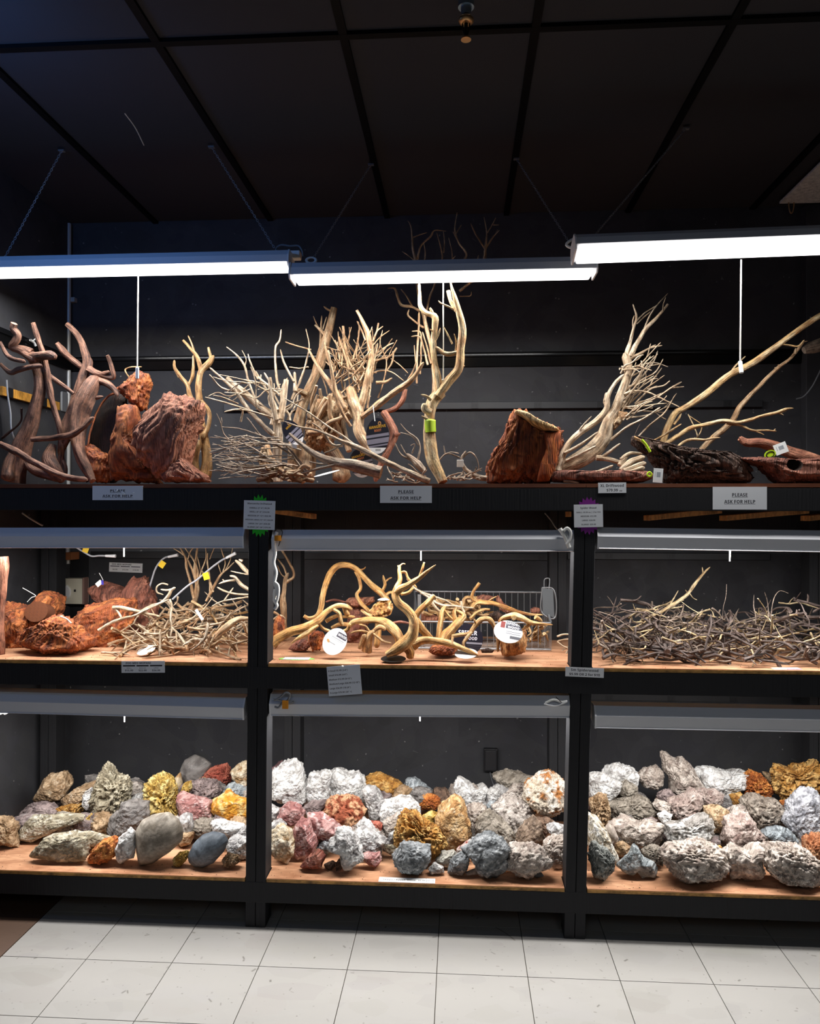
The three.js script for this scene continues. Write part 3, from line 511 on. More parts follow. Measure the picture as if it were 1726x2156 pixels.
wood('driftwood_root', 'forked brown root with upright horn branches beside the red stump', 'root', [
  br('A', -0.22, -0.34, [730, 1475, 26, 680, 1380, 38, 630, 1270, 48, 610, 1130, 60, 622, 1000, 70, 675, 830, 72, 730, 710, 56, 770, 650, 34], { rough: 0.2, groove: 0.14 }),
  br('A', -0.34, -0.4, [520, 1130, 60, 545, 1020, 60, 600, 850, 48, 655, 660, 38, 688, 540, 33, 665, 440, 30, 640, 365, 27, 590, 295, 22, 528, 235, 17], { cut: 1, groove: 0.12 }),
  br('A', -0.38, -0.34, [655, 580, 24, 560, 505, 25, 495, 440, 28, 448, 382, 20], { cut: 1 }),
  br('A', -0.38, -0.36, [690, 480, 16, 715, 530, 16, 700, 600, 20]),
  br('A', -0.34, -0.3, [735, 680, 36, 830, 695, 28, 905, 755, 22, 930, 800, 18]),
  br('A', -0.36, -0.32, [700, 590, 28, 760, 620, 26, 820, 640, 22, 900, 655, 19, 885, 590, 18, 862, 510, 16, 848, 480, 13], { cut: 1 }),
  br('A', -0.36, -0.33, [770, 660, 24, 810, 630, 20, 865, 610, 12]),
  br('A', -0.22, -0.2, [250, 1145, 20, 450, 1130, 25, 560, 1112, 26, 640, 1065, 24, 740, 970, 20]),
  br('A', -0.12, -0.1, [0, 1180, 24, 120, 1240, 28, 280, 1330, 25, 430, 1410, 25, 560, 1450, 25, 690, 1462, 19], { wave: 0.01 }),
  br('A', -0.3, -0.24, [420, 1190, 30, 390, 1300, 56, 440, 1400, 52, 500, 1470, 36]), br('A', -0.3, -0.3, [520, 1130, 50, 480, 1250, 24, 520, 1380, 18, 500, 1470, 16]),
  br('A', -0.32, -0.3, [710, 820, 20, 770, 815, 14, 815, 805, 7]),
]);
{ // hollow red stump: near-black slab painting the shade inside, orange crown, column and foot
  const a = [lump('A', [700, 1180, 745, 980, 830, 850, 930, 785, 1000, 830, 990, 1100, 960, 1300, 930, 1475, 760, 1475, 700, 1330], -0.42, { pal: PL.hollowshade, depth: 0.03, amp: 0.07, ridge: 0.05, box: 0.55 }),
    lump('A', [935, 755, 990, 715, 1060, 640, 1105, 612, 1162, 622, 1182, 690, 1170, 780, 1135, 905, 1085, 905, 1040, 850, 990, 800], -0.36, { pal: PL.red, depth: 0.06, amp: 0.16, ridge: 0.18, freq: 2.6, axis: [0.3, 0.9, 0.1] }),
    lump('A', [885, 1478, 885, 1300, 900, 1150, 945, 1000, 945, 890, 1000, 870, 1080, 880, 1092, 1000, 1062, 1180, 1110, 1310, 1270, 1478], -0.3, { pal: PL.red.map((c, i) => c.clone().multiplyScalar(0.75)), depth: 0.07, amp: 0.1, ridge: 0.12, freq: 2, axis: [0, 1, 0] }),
    lump('A', [670, 1200, 720, 1190, 800, 1240, 860, 1270, 870, 1400, 850, 1476, 700, 1476, 680, 1330], -0.33, { pal: PL.red, depth: 0.05, amp: 0.14, ridge: 0.14, freq: 2.2 })];
  const rim = limb(br('A', -0.36, -0.3, [940, 770, 12, 860, 800, 9, 770, 920, 8, 715, 1080, 8, 690, 1200, 10]).pts, PL.red);
  const twig = limb(br('A', -0.34, -0.34, [1025, 665, 6, 990, 595, 6, 1030, 575, 5, 1120, 572, 4]).pts, PL.tan);
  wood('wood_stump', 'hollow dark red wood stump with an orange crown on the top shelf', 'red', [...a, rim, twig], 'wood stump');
}
solo('wood_slab', mergeGeometries([lump('A', [1072, 1180, 1082, 1060, 1200, 930, 1305, 835, 1335, 778, 1400, 800, 1480, 812, 1612, 862, 1600, 970, 1555, 1100, 1510, 1260, 1470, 1400, 1420, 1482, 1280, 1480, 1120, 1300], -0.22, { pal: PL.redpink, depth: 0.09, amp: 0.05, ridge: 0.15, facet: 0.3, freq: 2.2, axis: [0.62, 0.78, 0.1], band: 1, detail: 28 }),
  lump('A', [1380, 1330, 1450, 1290, 1540, 1370, 1640, 1440, 1660, 1482, 1480, 1484, 1300, 1482, 1300, 1420], -0.18, { pal: PL.redpink, depth: 0.06, amp: 0.1, ridge: 0.16, axis: [0.8, -0.55, 0], band: 1, detail: 22 }),
  limb(br('A', -0.16, -0.12, [1440, 1330, 22, 1500, 1370, 20, 1530, 1430, 16, 1500, 1478, 12]).pts, PL.redpink)]), CHUNK, 'broad split reddish wood slab leaning right of the hollow stump', 'wood slab');
wood('driftwood_branch', 'forked tan branch standing behind the reddish wood slab', 'tan', [
  br('A', -0.42, -0.42, [1610, 1480, 50, 1635, 1330, 40, 1620, 1150, 34, 1590, 1000, 30, 1575, 820, 26, 1570, 700, 24, 1590, 605, 24, 1650, 540, 24, 1690, 482, 13]),
  br('A', -0.42, -0.42, [1668, 510, 13, 1655, 460, 11, 1645, 418, 10], { cut: 1 }), br('A', -0.42, -0.4, [1588, 600, 20, 1560, 500, 18, 1500, 420, 13, 1445, 360, 9], { cut: 1 }),
  br('A', -0.41, -0.41, [1535, 460, 9, 1515, 390, 7, 1485, 325, 6]), br('A', -0.42, -0.4, [1545, 900, 20, 1500, 800, 20, 1478, 715, 17, 1420, 640, 13, 1380, 575, 11, 1377, 518, 8]),
  br('A', -0.41, -0.41, [1412, 655, 9, 1370, 570, 7]), br('A', -0.42, -0.42, [1490, 715, 12, 1518, 650, 14, 1530, 480, 10]), br('A', -0.42, -0.4, [1585, 830, 14, 1650, 930, 17, 1645, 1040, 17, 1600, 1150, 20]),
  br('A', -0.38, -0.36, [1500, 1170, 22, 1560, 1050, 22, 1600, 980, 18]), br('A', -0.42, -0.38, [1560, 1480, 34, 1540, 1300, 30, 1570, 1150, 26]),
]);

// ------------------------------------------------------------------ top shelf, middle: big pale branch clump
wood('driftwood_branch', 'spreading pale branch with stub ends at the left of the branch clump', 'pale', [
  br('B', -0.34, -0.34, [640, 1545, 46, 640, 1350, 40, 650, 1150, 36, 625, 1035, 30, 500, 930, 30, 350, 800, 27, 225, 690, 19], { cut: 1 }),
  br('B', -0.3, -0.28, [610, 1160, 20, 420, 970, 19, 290, 790, 15, 180, 690, 11, 85, 605, 8]), br('B', -0.3, -0.26, [300, 800, 9, 180, 770, 8, 80, 660, 6]),
  br('B', -0.28, -0.26, [635, 1035, 22, 602, 900, 20, 578, 685, 14], { cut: 1 }), br('B', -0.32, -0.34, [665, 1030, 28, 695, 860, 24, 715, 705, 20], { cut: 1 }),
  br('B', -0.34, -0.4, [700, 900, 16, 665, 800, 13, 638, 690, 10, 630, 430, 9, 660, 385, 8, 675, 288, 6]), br('B', -0.3, -0.3, [460, 870, 10, 400, 700, 9, 375, 600, 9, 320, 515, 8, 222, 432, 4]),
  br('B', -0.32, -0.34, [480, 700, 9, 420, 560, 7, 400, 490, 5]), br('B', -0.3, -0.34, [660, 830, 10, 540, 730, 12, 445, 655, 8]), br('B', -0.3, -0.3, [545, 745, 7, 450, 720, 7, 368, 702, 5]),
  br('B', -0.28, -0.2, [610, 1020, 9, 420, 965, 8, 300, 950, 7, 205, 970, 6]), br('B', -0.28, -0.22, [440, 965, 8, 200, 890, 7, 45, 848, 4]), br('B', -0.28, -0.24, [320, 905, 7, 190, 850, 6, 108, 832, 4]),
  br('B', -0.36, -0.38, [790, 800, 16, 785, 640, 12]), br('B', -0.36, -0.4, [780, 720, 9, 720, 610, 9, 690, 540, 8, 668, 455, 6]), br('B', -0.36, -0.4, [760, 870, 11, 840, 690, 9, 880, 560, 8, 905, 420, 6, 878, 282, 4]),
  br('B', -0.38, -0.38, [900, 600, 7, 820, 610, 6, 740, 600, 5]), br('B', -0.3, -0.3, [370, 600, 6, 385, 540, 4, 350, 460, 3]), br('B', -0.24, -0.2, [340, 1050, 9, 355, 960, 7, 330, 940, 5]),
  ...sprout('B', 10, [560, 900, 760, 1150], [430, 600, 900, 900], 13, 6, [-0.42, -0.3], [-0.46, -0.3], { wob: 0.06 }), ...sprout('B', 8, [250, 700, 720, 980], [60, 520, 560, 860], 6, 3.5, [-0.34, -0.26], [-0.34, -0.2], { wob: 0.06 }),
]);
wood('driftwood_branch', 'thick brown trunk leaning upright at the back of the branch clump', 'mann', [
  br('B', -0.5, -0.56, [780, 1545, 60, 800, 1200, 52, 830, 1000, 46, 900, 800, 42, 980, 620, 46, 1035, 420, 38, 1075, 260, 30, 1112, 112, 26], { cut: 1, groove: 0.14 }),
  br('B', -0.56, -0.56, [1095, 140, 11, 1060, 125, 9, 1025, 98, 6]), br('B', -0.55, -0.55, [1000, 470, 13, 1000, 330, 11, 1010, 175, 5]), br('B', -0.54, -0.54, [1040, 340, 15, 1000, 295, 13, 953, 252, 9], { cut: 1 }),
  br('B', -0.55, -0.55, [1000, 300, 8, 965, 240, 6, 940, 178, 4]), br('B', -0.55, -0.55, [1020, 290, 6, 1035, 230, 6, 1050, 183, 5]), br('B', -0.5, -0.46, [880, 820, 26, 830, 800, 24, 795, 790, 20]),
]);
wood('driftwood_branch', 'many-horned pale branch forming the middle of the branch clump', 'mann', [
  br('B', -0.26, -0.36, [1420, 1320, 30, 1380, 1240, 40, 1320, 1130, 50, 1310, 1000, 46, 1265, 860, 40, 1240, 760, 30], { groove: 0.14 }),
  br('B', -0.34, -0.32, [1325, 960, 32, 1370, 760, 28, 1405, 600, 26, 1412, 480, 24, 1390, 330, 21, 1345, 220, 17, 1298, 130, 11], { cut: 1 }),
  br('B', -0.34, -0.3, [1260, 1020, 36, 1130, 820, 20, 1085, 600, 14, 1050, 480, 11, 1028, 398, 8], { cut: 1 }), br('B', -0.26, -0.22, [1250, 1090, 12, 1170, 960, 17, 1120, 800, 15, 1095, 640, 13, 1060, 460, 10]),
  br('B', -0.36, -0.38, [1335, 730, 12, 1245, 570, 12, 1200, 430, 14, 1186, 262, 11], { cut: 1 }), br('B', -0.36, -0.36, [1245, 660, 12, 1200, 500, 11, 1150, 352, 9], { cut: 1 }), br('B', -0.38, -0.36, [1165, 600, 10, 1150, 470, 9, 1118, 375, 7]),
  br('B', -0.36, -0.36, [1270, 540, 10, 1300, 420, 8, 1320, 300, 7, 1312, 225, 6]), br('B', -0.34, -0.34, [1372, 380, 9, 1340, 300, 8, 1300, 220, 5]), br('B', -0.34, -0.36, [1430, 390, 10, 1462, 310, 8, 1478, 238, 7], { cut: 1 }),
  br('B', -0.34, -0.36, [1445, 350, 7, 1470, 300, 6, 1515, 262, 5]), br('B', -0.34, -0.38, [1385, 940, 10, 1410, 760, 11, 1440, 560, 10, 1472, 400, 7]),
  br('B', -0.3, -0.22, [1340, 1010, 22, 1480, 905, 30, 1600, 815, 28, 1740, 715, 25, 1800, 640, 20, 1850, 560, 14]), br('B', -0.3, -0.28, [1700, 740, 10, 1760, 640, 8, 1790, 560, 6]),
  br('B', -0.4, -0.4, [1400, 570, 10, 1480, 540, 10, 1580, 505, 9, 1630, 440, 7], { cut: 1 }), br('B', -0.4, -0.42, [1450, 500, 6, 1540, 430, 5, 1605, 400, 4]), br('B', -0.4, -0.36, [1400, 660, 8, 1500, 630, 7, 1580, 640, 6, 1690, 715, 4]),
  br('B', -0.4, -0.4, [1600, 470, 8, 1590, 560, 8, 1540, 640, 7]), br('B', -0.42, -0.42, [1580, 530, 5, 1660, 590, 5, 1720, 650, 4]), br('B', -0.36, -0.34, [1460, 730, 16, 1540, 720, 13, 1590, 690, 9]),
  br('B', -0.36, -0.32, [900, 450, 8, 940, 530, 11, 1000, 630, 16, 1100, 770, 22, 1210, 960, 30]), br('B', -0.36, -0.36, [920, 455, 8, 800, 425, 7, 708, 392, 6]), br('B', -0.36, -0.36, [1000, 650, 7, 1040, 760, 6, 1055, 830, 4]),
  ...sprout('B', 46, [1060, 560, 1480, 900], [1020, 260, 1640, 620], 7, 4, [-0.46, -0.32], [-0.5, -0.3], { wob: 0.07 }),
]);
wood('driftwood_branch', 'knobbly holed trunk piece with cut stubs in the middle of the branch clump', 'mann', [
  lump('B', [870, 1180, 890, 1000, 990, 860, 1090, 840, 1190, 960, 1200, 1080, 1120, 1200, 1010, 1290, 900, 1280], -0.42, { pal: PL.mann, depth: 0.06, amp: 0.12, pit: 0.22, pf: 2.2, ridge: 0.2, axis: [0.3, 0.9, 0], band: 1, detail: 24 }),
  ...sprout('B', 12, [900, 1000, 1260, 1300], [930, 690, 1340, 980], 24, 13, [-0.46, -0.34], [-0.5, -0.3], { wob: 0.06, fork: 0.5, limb: { cut: 1 } }),
  br('B', -0.38, -0.34, [960, 1060, 28, 1000, 950, 26, 1048, 855, 21], { cut: 1 }), br('B', -0.36, -0.32, [990, 1020, 24, 1030, 940, 20, 1075, 868, 18], { cut: 1 }), br('B', -0.36, -0.34, [915, 1000, 15, 945, 910, 12, 970, 828, 9], { cut: 1 }),
  br('B', -0.44, -0.42, [900, 1250, 60, 900, 1400, 70, 880, 1545, 80]), br('B', -0.46, -0.4, [1060, 1250, 60, 1150, 1400, 60, 1180, 1545, 70]), br('B', -0.4, -0.38, [1000, 870, 10, 985, 835, 8]),
]);
wood('driftwood_branch', 'grey sawn branch lying low with its cut end to the right of the clump', 'grey', [
  br('B', -0.1, -0.14, [1500, 1468, 52, 1300, 1420, 46, 1150, 1390, 36, 1000, 1345, 27, 850, 1245, 20, 740, 1150, 12], { cut: 1, rough: 0.1, endPal: [lin('#a07a55')] }),
  br('B', -0.12, -0.1, [1110, 1380, 10, 1000, 1400, 8, 900, 1380, 6]), br('B', -0.11, -0.08, [1150, 1400, 12, 900, 1460, 10, 700, 1530, 9]),
]);
wood('driftwood_branch', 'long pale branch slanting down to the base of the tall yellow branch', 'pale', [
  br('B', -0.04, -0.12, [1900, 1545, 24, 1726, 1470, 27, 1500, 1362, 26, 1300, 1262, 22, 1180, 1212, 15, 960, 1120, 9, 830, 1095, 7, 700, 1048, 5]),
  br('B', -0.08, -0.16, [1300, 1258, 10, 1200, 1180, 9, 1060, 1090, 8, 900, 975, 7, 700, 858, 5]), br('B', -0.1, -0.1, [1180, 1250, 12, 1100, 1240, 10, 1000, 1110, 8, 930, 1060, 6]), br('B', -0.09, -0.09, [1200, 1225, 9, 1110, 1280, 8, 1030, 1310, 6]),
]);
wood('driftwood_branch', 'fan of fine bare twigs sweeping left along the shelf', 'grey', [
  br('B', -0.16, -0.14, [890, 1500, 16, 760, 1330, 11, 640, 1250, 9, 540, 1200, 8, 390, 1015, 5]), br('B', -0.14, -0.12, [900, 1480, 14, 700, 1240, 9, 540, 1180, 7, 330, 1110, 5, 180, 1095, 4]),
  br('B', -0.14, -0.1, [780, 1440, 8, 600, 1370, 7, 420, 1260, 6, 120, 1165, 4]), br('B', -0.14, -0.12, [300, 1250, 6, 200, 1150, 5, 170, 1050, 5, 138, 980, 3]), br('B', -0.13, -0.13, [180, 1100, 4, 185, 1050, 4, 180, 1015, 3]),
  ...sprout('B', 30, [480, 1180, 900, 1500], [70, 1090, 260, 1500], 6.5, 3.2, [-0.22, -0.06], [-0.24, -0.04], { fan: 1, wob: 0.025, bend: 0.07, fork: 0.7 }),
  ...sprout('B', 8, [520, 1400, 900, 1520], [100, 1380, 330, 1545], 6, 3.5, [-0.1, -0.04], [-0.1, -0.03], { wob: 0.02 }),
]);
wood('driftwood_branch', 'tangle of short weathered stubs at the foot of the branch clump', 'mann', [
  lump('B', [490, 1360, 520, 1260, 570, 1240, 600, 1330, 640, 1400, 620, 1500, 520, 1520], -0.2, { pal: PL.mann, depth: 0.04, amp: 0.14, ridge: 0.1 }),
  ...sprout('B', 22, [480, 1420, 950, 1548], [500, 1380, 900, 1548], 22, 9, [-0.28, -0.05], [-0.28, -0.04], { wob: 0.1, fork: 0.3 }),
]);
wood('driftwood_branch', 'thin brown loop of root behind the round dark hang tag', 'redpink', [
  br('B', -0.36, -0.38, [1700, 780, 16, 1680, 860, 20, 1620, 940, 22, 1500, 980, 18]), br('B', -0.36, -0.34, [1520, 970, 30, 1580, 1060, 30, 1610, 1160, 34, 1560, 1290, 30, 1480, 1440, 24, 1450, 1545, 22]), br('B', -0.34, -0.34, [1610, 1160, 22, 1660, 1150, 6]),
]);
// tall yellow branch and the brown one behind it
{
  const g = mergeGeometries([
    br('C', -0.04, -0.12, [835, 2068, 40, 800, 1990, 46, 760, 1900, 48, 740, 1790, 44, 730, 1660, 41, 738, 1530, 37, 760, 1450, 44, 820, 1385, 42], { cut: 1, rough: 0.1, endPal: [lin('#a4622e')] }),
    br('C', -0.1, -0.1, [800, 1420, 36, 880, 1300, 37, 955, 1205, 36, 968, 1060, 33, 980, 920, 30, 960, 800, 27, 930, 690, 20, 900, 590, 10, 890, 540, 5], { rough: 0.1 }),
    br('C', -0.1, -0.12, [940, 770, 18, 895, 700, 16, 875, 620, 14], { cut: 1 }), br('C', -0.1, -0.14, [810, 1400, 26, 790, 1250, 26, 768, 1120, 22, 764, 1010, 23, 772, 900, 23, 768, 815, 27, 700, 785, 18, 662, 730, 15, 660, 650, 13, 655, 560, 9]),
    br('C', -0.1, -0.11, [950, 1085, 18, 860, 1095, 18, 775, 1045, 13]), br('C', -0.08, -0.06, [745, 1445, 14, 710, 1415, 9, 668, 1404, 5]), br('C', -0.08, -0.07, [740, 1540, 30, 700, 1510, 28, 705, 1470, 20]), br('C', -0.07, -0.06, [735, 1600, 12, 700, 1580, 10, 672, 1565, 5]),
    br('C', -0.1, -0.1, [930, 1080, 9, 935, 1020, 7, 918, 942, 5]), br('C', -0.1, -0.1, [905, 1020, 8, 870, 950, 6, 838, 890, 4]), br('C', -0.12, -0.12, [775, 820, 11, 755, 780, 10, 735, 750, 8], { cut: 1 }),
    br('C', -0.1, -0.1, [930, 770, 8, 870, 735, 7, 815, 710, 5, 800, 695, 4]), br('C', -0.11, -0.11, [780, 990, 8, 800, 950, 7, 815, 900, 5]), br('C', -0.11, -0.11, [765, 930, 8, 745, 915, 6, 735, 910, 4]), br('C', -0.1, -0.1, [965, 1190, 14, 1000, 1186, 6]),
  ].map(b => limb(b.pts, PL.manz, b.o)));
  const tp = [[742, 1690, 43], [738, 1640, 43], [738, 1590, 42]].map(([x, y, r]) => { const p = at(fx('C', x), fy('C', y), -0.075); return { p, r: r / 3.593 * p.t / FOCAL }; });
  thing('driftwood_branch', 'tall smooth yellow branch with green tape, standing under the middle light', 'driftwood', [['wood', g, WOOD], ['green_tape', limb(tp, ['#a9c81c', '#c4e038', '#8aa814'].map(lin), { rough: 0.05 }), std(0xffffff, 0.45, { vertexColors: true })]]);
}
wood('driftwood_branch', 'tall thin brown branch rising behind the middle light to the ceiling', 'mann', [
  br('C', -0.4, -0.46, [760, 1520, 20, 770, 1300, 18, 750, 1080, 15, 715, 920, 16, 690, 810, 15, 660, 700, 12, 640, 560, 12, 630, 400, 11, 608, 310, 10, 600, 200, 7, 590, 120, 6, 568, 88, 3]),
  br('C', -0.44, -0.44, [700, 830, 10, 730, 680, 8, 765, 590, 7, 800, 480, 7, 830, 380, 6, 820, 300, 6, 788, 180, 3]), br('C', -0.45, -0.45, [640, 380, 9, 670, 275, 8, 745, 205, 7, 765, 165, 5, 860, 168, 3]), br('C', -0.45, -0.45, [608, 215, 6, 660, 195, 5, 715, 178, 3]), br('C', -0.45, -0.45, [690, 420, 6, 700, 330, 5, 688, 250, 3]),
  br('C', -0.45, -0.45, [840, 330, 5, 845, 250, 4, 838, 170, 2.5]), br('C', -0.45, -0.45, [900, 420, 6, 905, 350, 5, 878, 215, 2.5]), br('C', -0.45, -0.45, [850, 440, 6, 900, 385, 5, 930, 355, 3]),
  br('C', -0.42, -0.44, [900, 560, 10, 985, 400, 9, 1012, 345, 8, 955, 255, 7, 925, 160, 6, 942, 25, 3]), br('C', -0.44, -0.44, [930, 190, 4, 975, 120, 3]), br('C', -0.44, -0.44, [940, 230, 4, 910, 170, 3]),
  br('C', -0.42, -0.44, [960, 620, 10, 1100, 500, 12, 1150, 370, 12, 1155, 300, 10, 1165, 180, 6, 1145, 60, 3]), br('C', -0.44, -0.44, [1152, 300, 8, 1080, 185, 6, 1045, 110, 4]), br('C', -0.44, -0.44, [1158, 300, 8, 1215, 210, 6, 1262, 160, 4]), br('C', -0.44, -0.44, [1168, 180, 5, 1210, 115, 4, 1235, 65, 3]), br('C', -0.44, -0.44, [1215, 120, 4, 1260, 120, 2.5]), br('C', -0.44, -0.44, [1225, 200, 4, 1250, 155, 3]),
  br('C', -0.42, -0.42, [660, 770, 10, 600, 740, 10, 520, 725, 10, 485, 640, 9, 470, 600, 7, 415, 600, 4]), br('C', -0.42, -0.42, [600, 735, 7, 560, 660, 6, 515, 605, 4]), br('C', -0.42, -0.42, [690, 900, 9, 620, 850, 8, 570, 800, 7, 580, 760, 6]), br('C', -0.42, -0.42, [960, 660, 5, 1000, 660, 4, 1045, 655, 4, 1050, 625, 2.5]),
  br('C', -0.4, -0.38, [636, 1320, 8, 640, 1100, 8, 650, 920, 8, 655, 780, 8]), br('C', -0.4, -0.38, [662, 1250, 7, 668, 1080, 7, 660, 930, 6, 600, 925, 5]), br('C', -0.4, -0.38, [720, 1180, 9, 690, 1060, 8, 655, 965, 7, 595, 965, 5]), br('C', -0.4, -0.4, [745, 1170, 9, 715, 1050, 7, 680, 930, 6]), br('C', -0.4, -0.38, [635, 1220, 6, 625, 1120, 5, 618, 1030, 4]),
  br('C', -0.45, -0.45, [620, 390, 5, 570, 350, 4, 525, 320, 2.5]), br('C', -0.45, -0.45, [1050, 420, 4, 1090, 385, 3, 1105, 350, 2.5]),
]);
{ // small white twig pieces between the clump and the red block
  const z = -0.16;
  wood('driftwood_branch', 'small white twig bush left of the yellow branch foot', 'grey', [
    br('C', z, z, [700, 1990, 22, 640, 1930, 30, 590, 1880, 20, 560, 1850, 10]), br('C', z, z, [600, 1900, 9, 520, 1860, 7, 470, 1770, 5]), br('C', z, z, [640, 1920, 8, 660, 1800, 7, 640, 1740, 6, 560, 1680, 5, 512, 1622, 3]), br('C', z, z, [650, 1790, 5, 600, 1720, 4, 510, 1690, 3]), br('C', z, z, [580, 1900, 6, 540, 1830, 5, 515, 1780, 3]), br('C', z, z, [600, 1850, 6, 620, 1780, 5, 590, 1790, 3]),
    ...sprout('C', 16, [420, 2000, 720, 2066], [410, 1930, 720, 2066], 7, 4, [-0.2, -0.06], [-0.2, -0.04], { wob: 0.08 })]);
  const w = [br('C', z, z, [1165, 2040, 18, 1080, 2020, 24, 1000, 1960, 14, 975, 1890, 9, 1010, 1830, 7]), br('C', z, z, [985, 1880, 6, 1040, 1840, 6, 1085, 1880, 5, 1105, 1950, 4, 1100, 1990, 3]), br('C', z, z, [960, 1880, 6, 880, 1850, 6, 845, 1860, 5, 810, 1900, 5]), br('C', z, z, [860, 1850, 5, 900, 1840, 4, 955, 1850, 4]), br('C', z, z, [850, 1850, 5, 840, 1790, 4]),
    ...sprout('C', 18, [860, 2000, 1170, 2064], [850, 1960, 1170, 2064], 8, 4, [-0.2, -0.06], [-0.2, -0.04], { wob: 0.08 })].map(b => limb(b.pts, PL.grey, b.o));
  const c = at(fx('C', 965), fy('C', 1925), -0.13);
  thing('driftwood_branch', 'small white twig bush with a price tag, left of the red block', 'driftwood', [['wood', mergeGeometries(w), WOOD], ['price_tag', new RoundedBoxGeometry(0.026, 0.028, 0.002, 1, 0.0009).translate(c.x, c.y, c.z), M.white]]);
}
{ // sawn red block
  const g = lump('D', [318, 1038, 410, 1058, 480, 1110, 560, 1150, 640, 1180, 702, 1212, 700, 1320, 660, 1500, 602, 1634, 350, 1634, 108, 1634, 104, 1500, 155, 1385, 215, 1295, 262, 1175], -0.2, { pal: PL.red.map(c => c.clone().multiplyScalar(0.85)), depth: 0.1, amp: 0.05, ridge: 0.17, freq: 2.6, axis: [0.32, 0.94, 0], band: 1, box: 0.5, zbox: 0.5, detail: 30 });
  const top = [[318, 1038], [410, 1058], [480, 1108], [560, 1150], [640, 1180], [702, 1212], [650, 1222], [560, 1212], [470, 1172], [400, 1112], [335, 1072]];
  const topo = lump('D', top.flat(), -0.13, { pal: [lin('#e2ad6a'), lin('#f2d09a'), lin('#c08440')], depth: 0.085, amp: 0.04, box: 0.5, zbox: 0.4, band: 1, axis: [0.9, -0.4, 0] });
  const side = lump('D', [560, 1225, 700, 1215, 695, 1320, 655, 1510, 600, 1632, 500, 1632, 530, 1480, 580, 1350], -0.13, { pal: [lin('#b4561f'), lin('#cf7230'), lin('#8a3d14')], depth: 0.07, amp: 0.015, box: 0.45, zbox: 0.4, band: 1, axis: [-0.28, 0.96, 0] });
  thing('wood_block', 'rough sawn red wood block with a pale orange top, right of centre', 'wood block', [['body', g, CHUNK], ['sawn_top', topo, CHUNK], ['sawn_side', side, CHUNK]]);
}
// ------------------------------------------------------------------ top shelf, right
wood('driftwood_branch', 'bushy pale branch fanning up and right, beside the red block', 'pale', [
  br('D', -0.24, -0.26, [650, 1560, 60, 760, 1500, 58, 880, 1440, 64, 990, 1360, 68, 1060, 1260, 58, 1100, 1130, 48, 1160, 1030, 40, 1210, 880, 34, 1265, 700, 30, 1252, 610, 33, 1238, 560, 28], { groove: 0.16 }),
  br('D', -0.26, -0.26, [1245, 590, 22, 1275, 490, 15, 1308, 360, 12, 1332, 260, 9, 1303, 158, 6]), br('D', -0.26, -0.26, [1280, 590, 24, 1350, 455, 20, 1420, 350, 16, 1500, 270, 12, 1560, 200, 10, 1592, 158, 8], { cut: 1 }),
  br('D', -0.27, -0.27, [1320, 520, 10, 1380, 400, 9, 1440, 260, 7, 1500, 170, 6, 1592, 68, 2.5]), br('D', -0.25, -0.25, [1550, 220, 6, 1555, 160, 5, 1575, 100, 3]), br('D', -0.27, -0.27, [1330, 300, 7, 1390, 240, 6, 1440, 205, 5, 1500, 170, 4]), br('D', -0.27, -0.27, [1335, 320, 6, 1400, 260, 5, 1450, 220, 4]), br('D', -0.26, -0.26, [1310, 370, 6, 1300, 310, 5, 1315, 250, 4]),
  br('D', -0.22, -0.2, [680, 1530, 40, 720, 1400, 28, 790, 1290, 26, 880, 1210, 27, 1020, 1110, 24, 1085, 1020, 20, 1100, 910, 18, 1150, 820, 15, 1230, 740, 13]), br('D', -0.2, -0.18, [860, 1200, 9, 910, 1140, 7, 962, 1085, 5]),
  br('D', -0.2, -0.18, [740, 1390, 14, 850, 1330, 12, 940, 1270, 10, 1015, 1215, 9]), br('D', -0.2, -0.18, [750, 1450, 12, 900, 1380, 10, 1000, 1330, 9]), br('D', -0.2, -0.2, [1000, 1430, 22, 1100, 1440, 20, 1200, 1470, 18, 1290, 1500, 14]), br('D', -0.2, -0.18, [1040, 1430, 14, 1120, 1370, 12, 1200, 1310, 8]),
  br('D', -0.22, -0.16, [1120, 1280, 12, 1260, 1170, 10, 1400, 1100, 9, 1530, 1010, 7]), br('D', -0.2, -0.14, [1340, 1260, 8, 1450, 1150, 8, 1560, 1060, 7, 1640, 930, 5, 1665, 895, 4]), br('D', -0.24, -0.2, [1230, 900, 10, 1310, 875, 9, 1430, 890, 8, 1560, 950, 7, 1690, 1010, 5]),
  br('D', -0.24, -0.2, [1250, 1090, 10, 1350, 1000, 9, 1500, 930, 8, 1620, 850, 8, 1705, 800, 7]), br('D', -0.24, -0.2, [1630, 850, 6, 1726, 840, 4]), br('D', -0.24, -0.22, [1320, 980, 8, 1450, 860, 7, 1560, 830, 6, 1610, 790, 5]),
  br('D', -0.26, -0.26, [1255, 620, 14, 1370, 560, 10, 1450, 520, 8, 1545, 500, 5]), lump('D', [1060, 960, 1075, 890, 1100, 890, 1110, 960, 1095, 1020, 1070, 1010], -0.24, { pal: PL.pale, amp: 0.1, depth: 0.025 }),
  lump('D', [1170, 1090, 1180, 1050, 1250, 1050, 1280, 1090, 1220, 1110, 1190, 1160, 1150, 1200, 1130, 1150], -0.25, { pal: PL.mann, amp: 0.14, depth: 0.035, ridge: 0.1 }),
  ...sprout('D', 19, [1190, 640, 1290, 1080], [1380, 480, 1600, 860], 9, 4, [-0.3, -0.22], [-0.34, -0.16], { wob: 0.05, bend: 0.1 }), ...sprout('D', 8, [1200, 1000, 1300, 1120], [1400, 880, 1640, 1060], 8, 4, [-0.28, -0.2], [-0.3, -0.14], { wob: 0.04 }),
]);
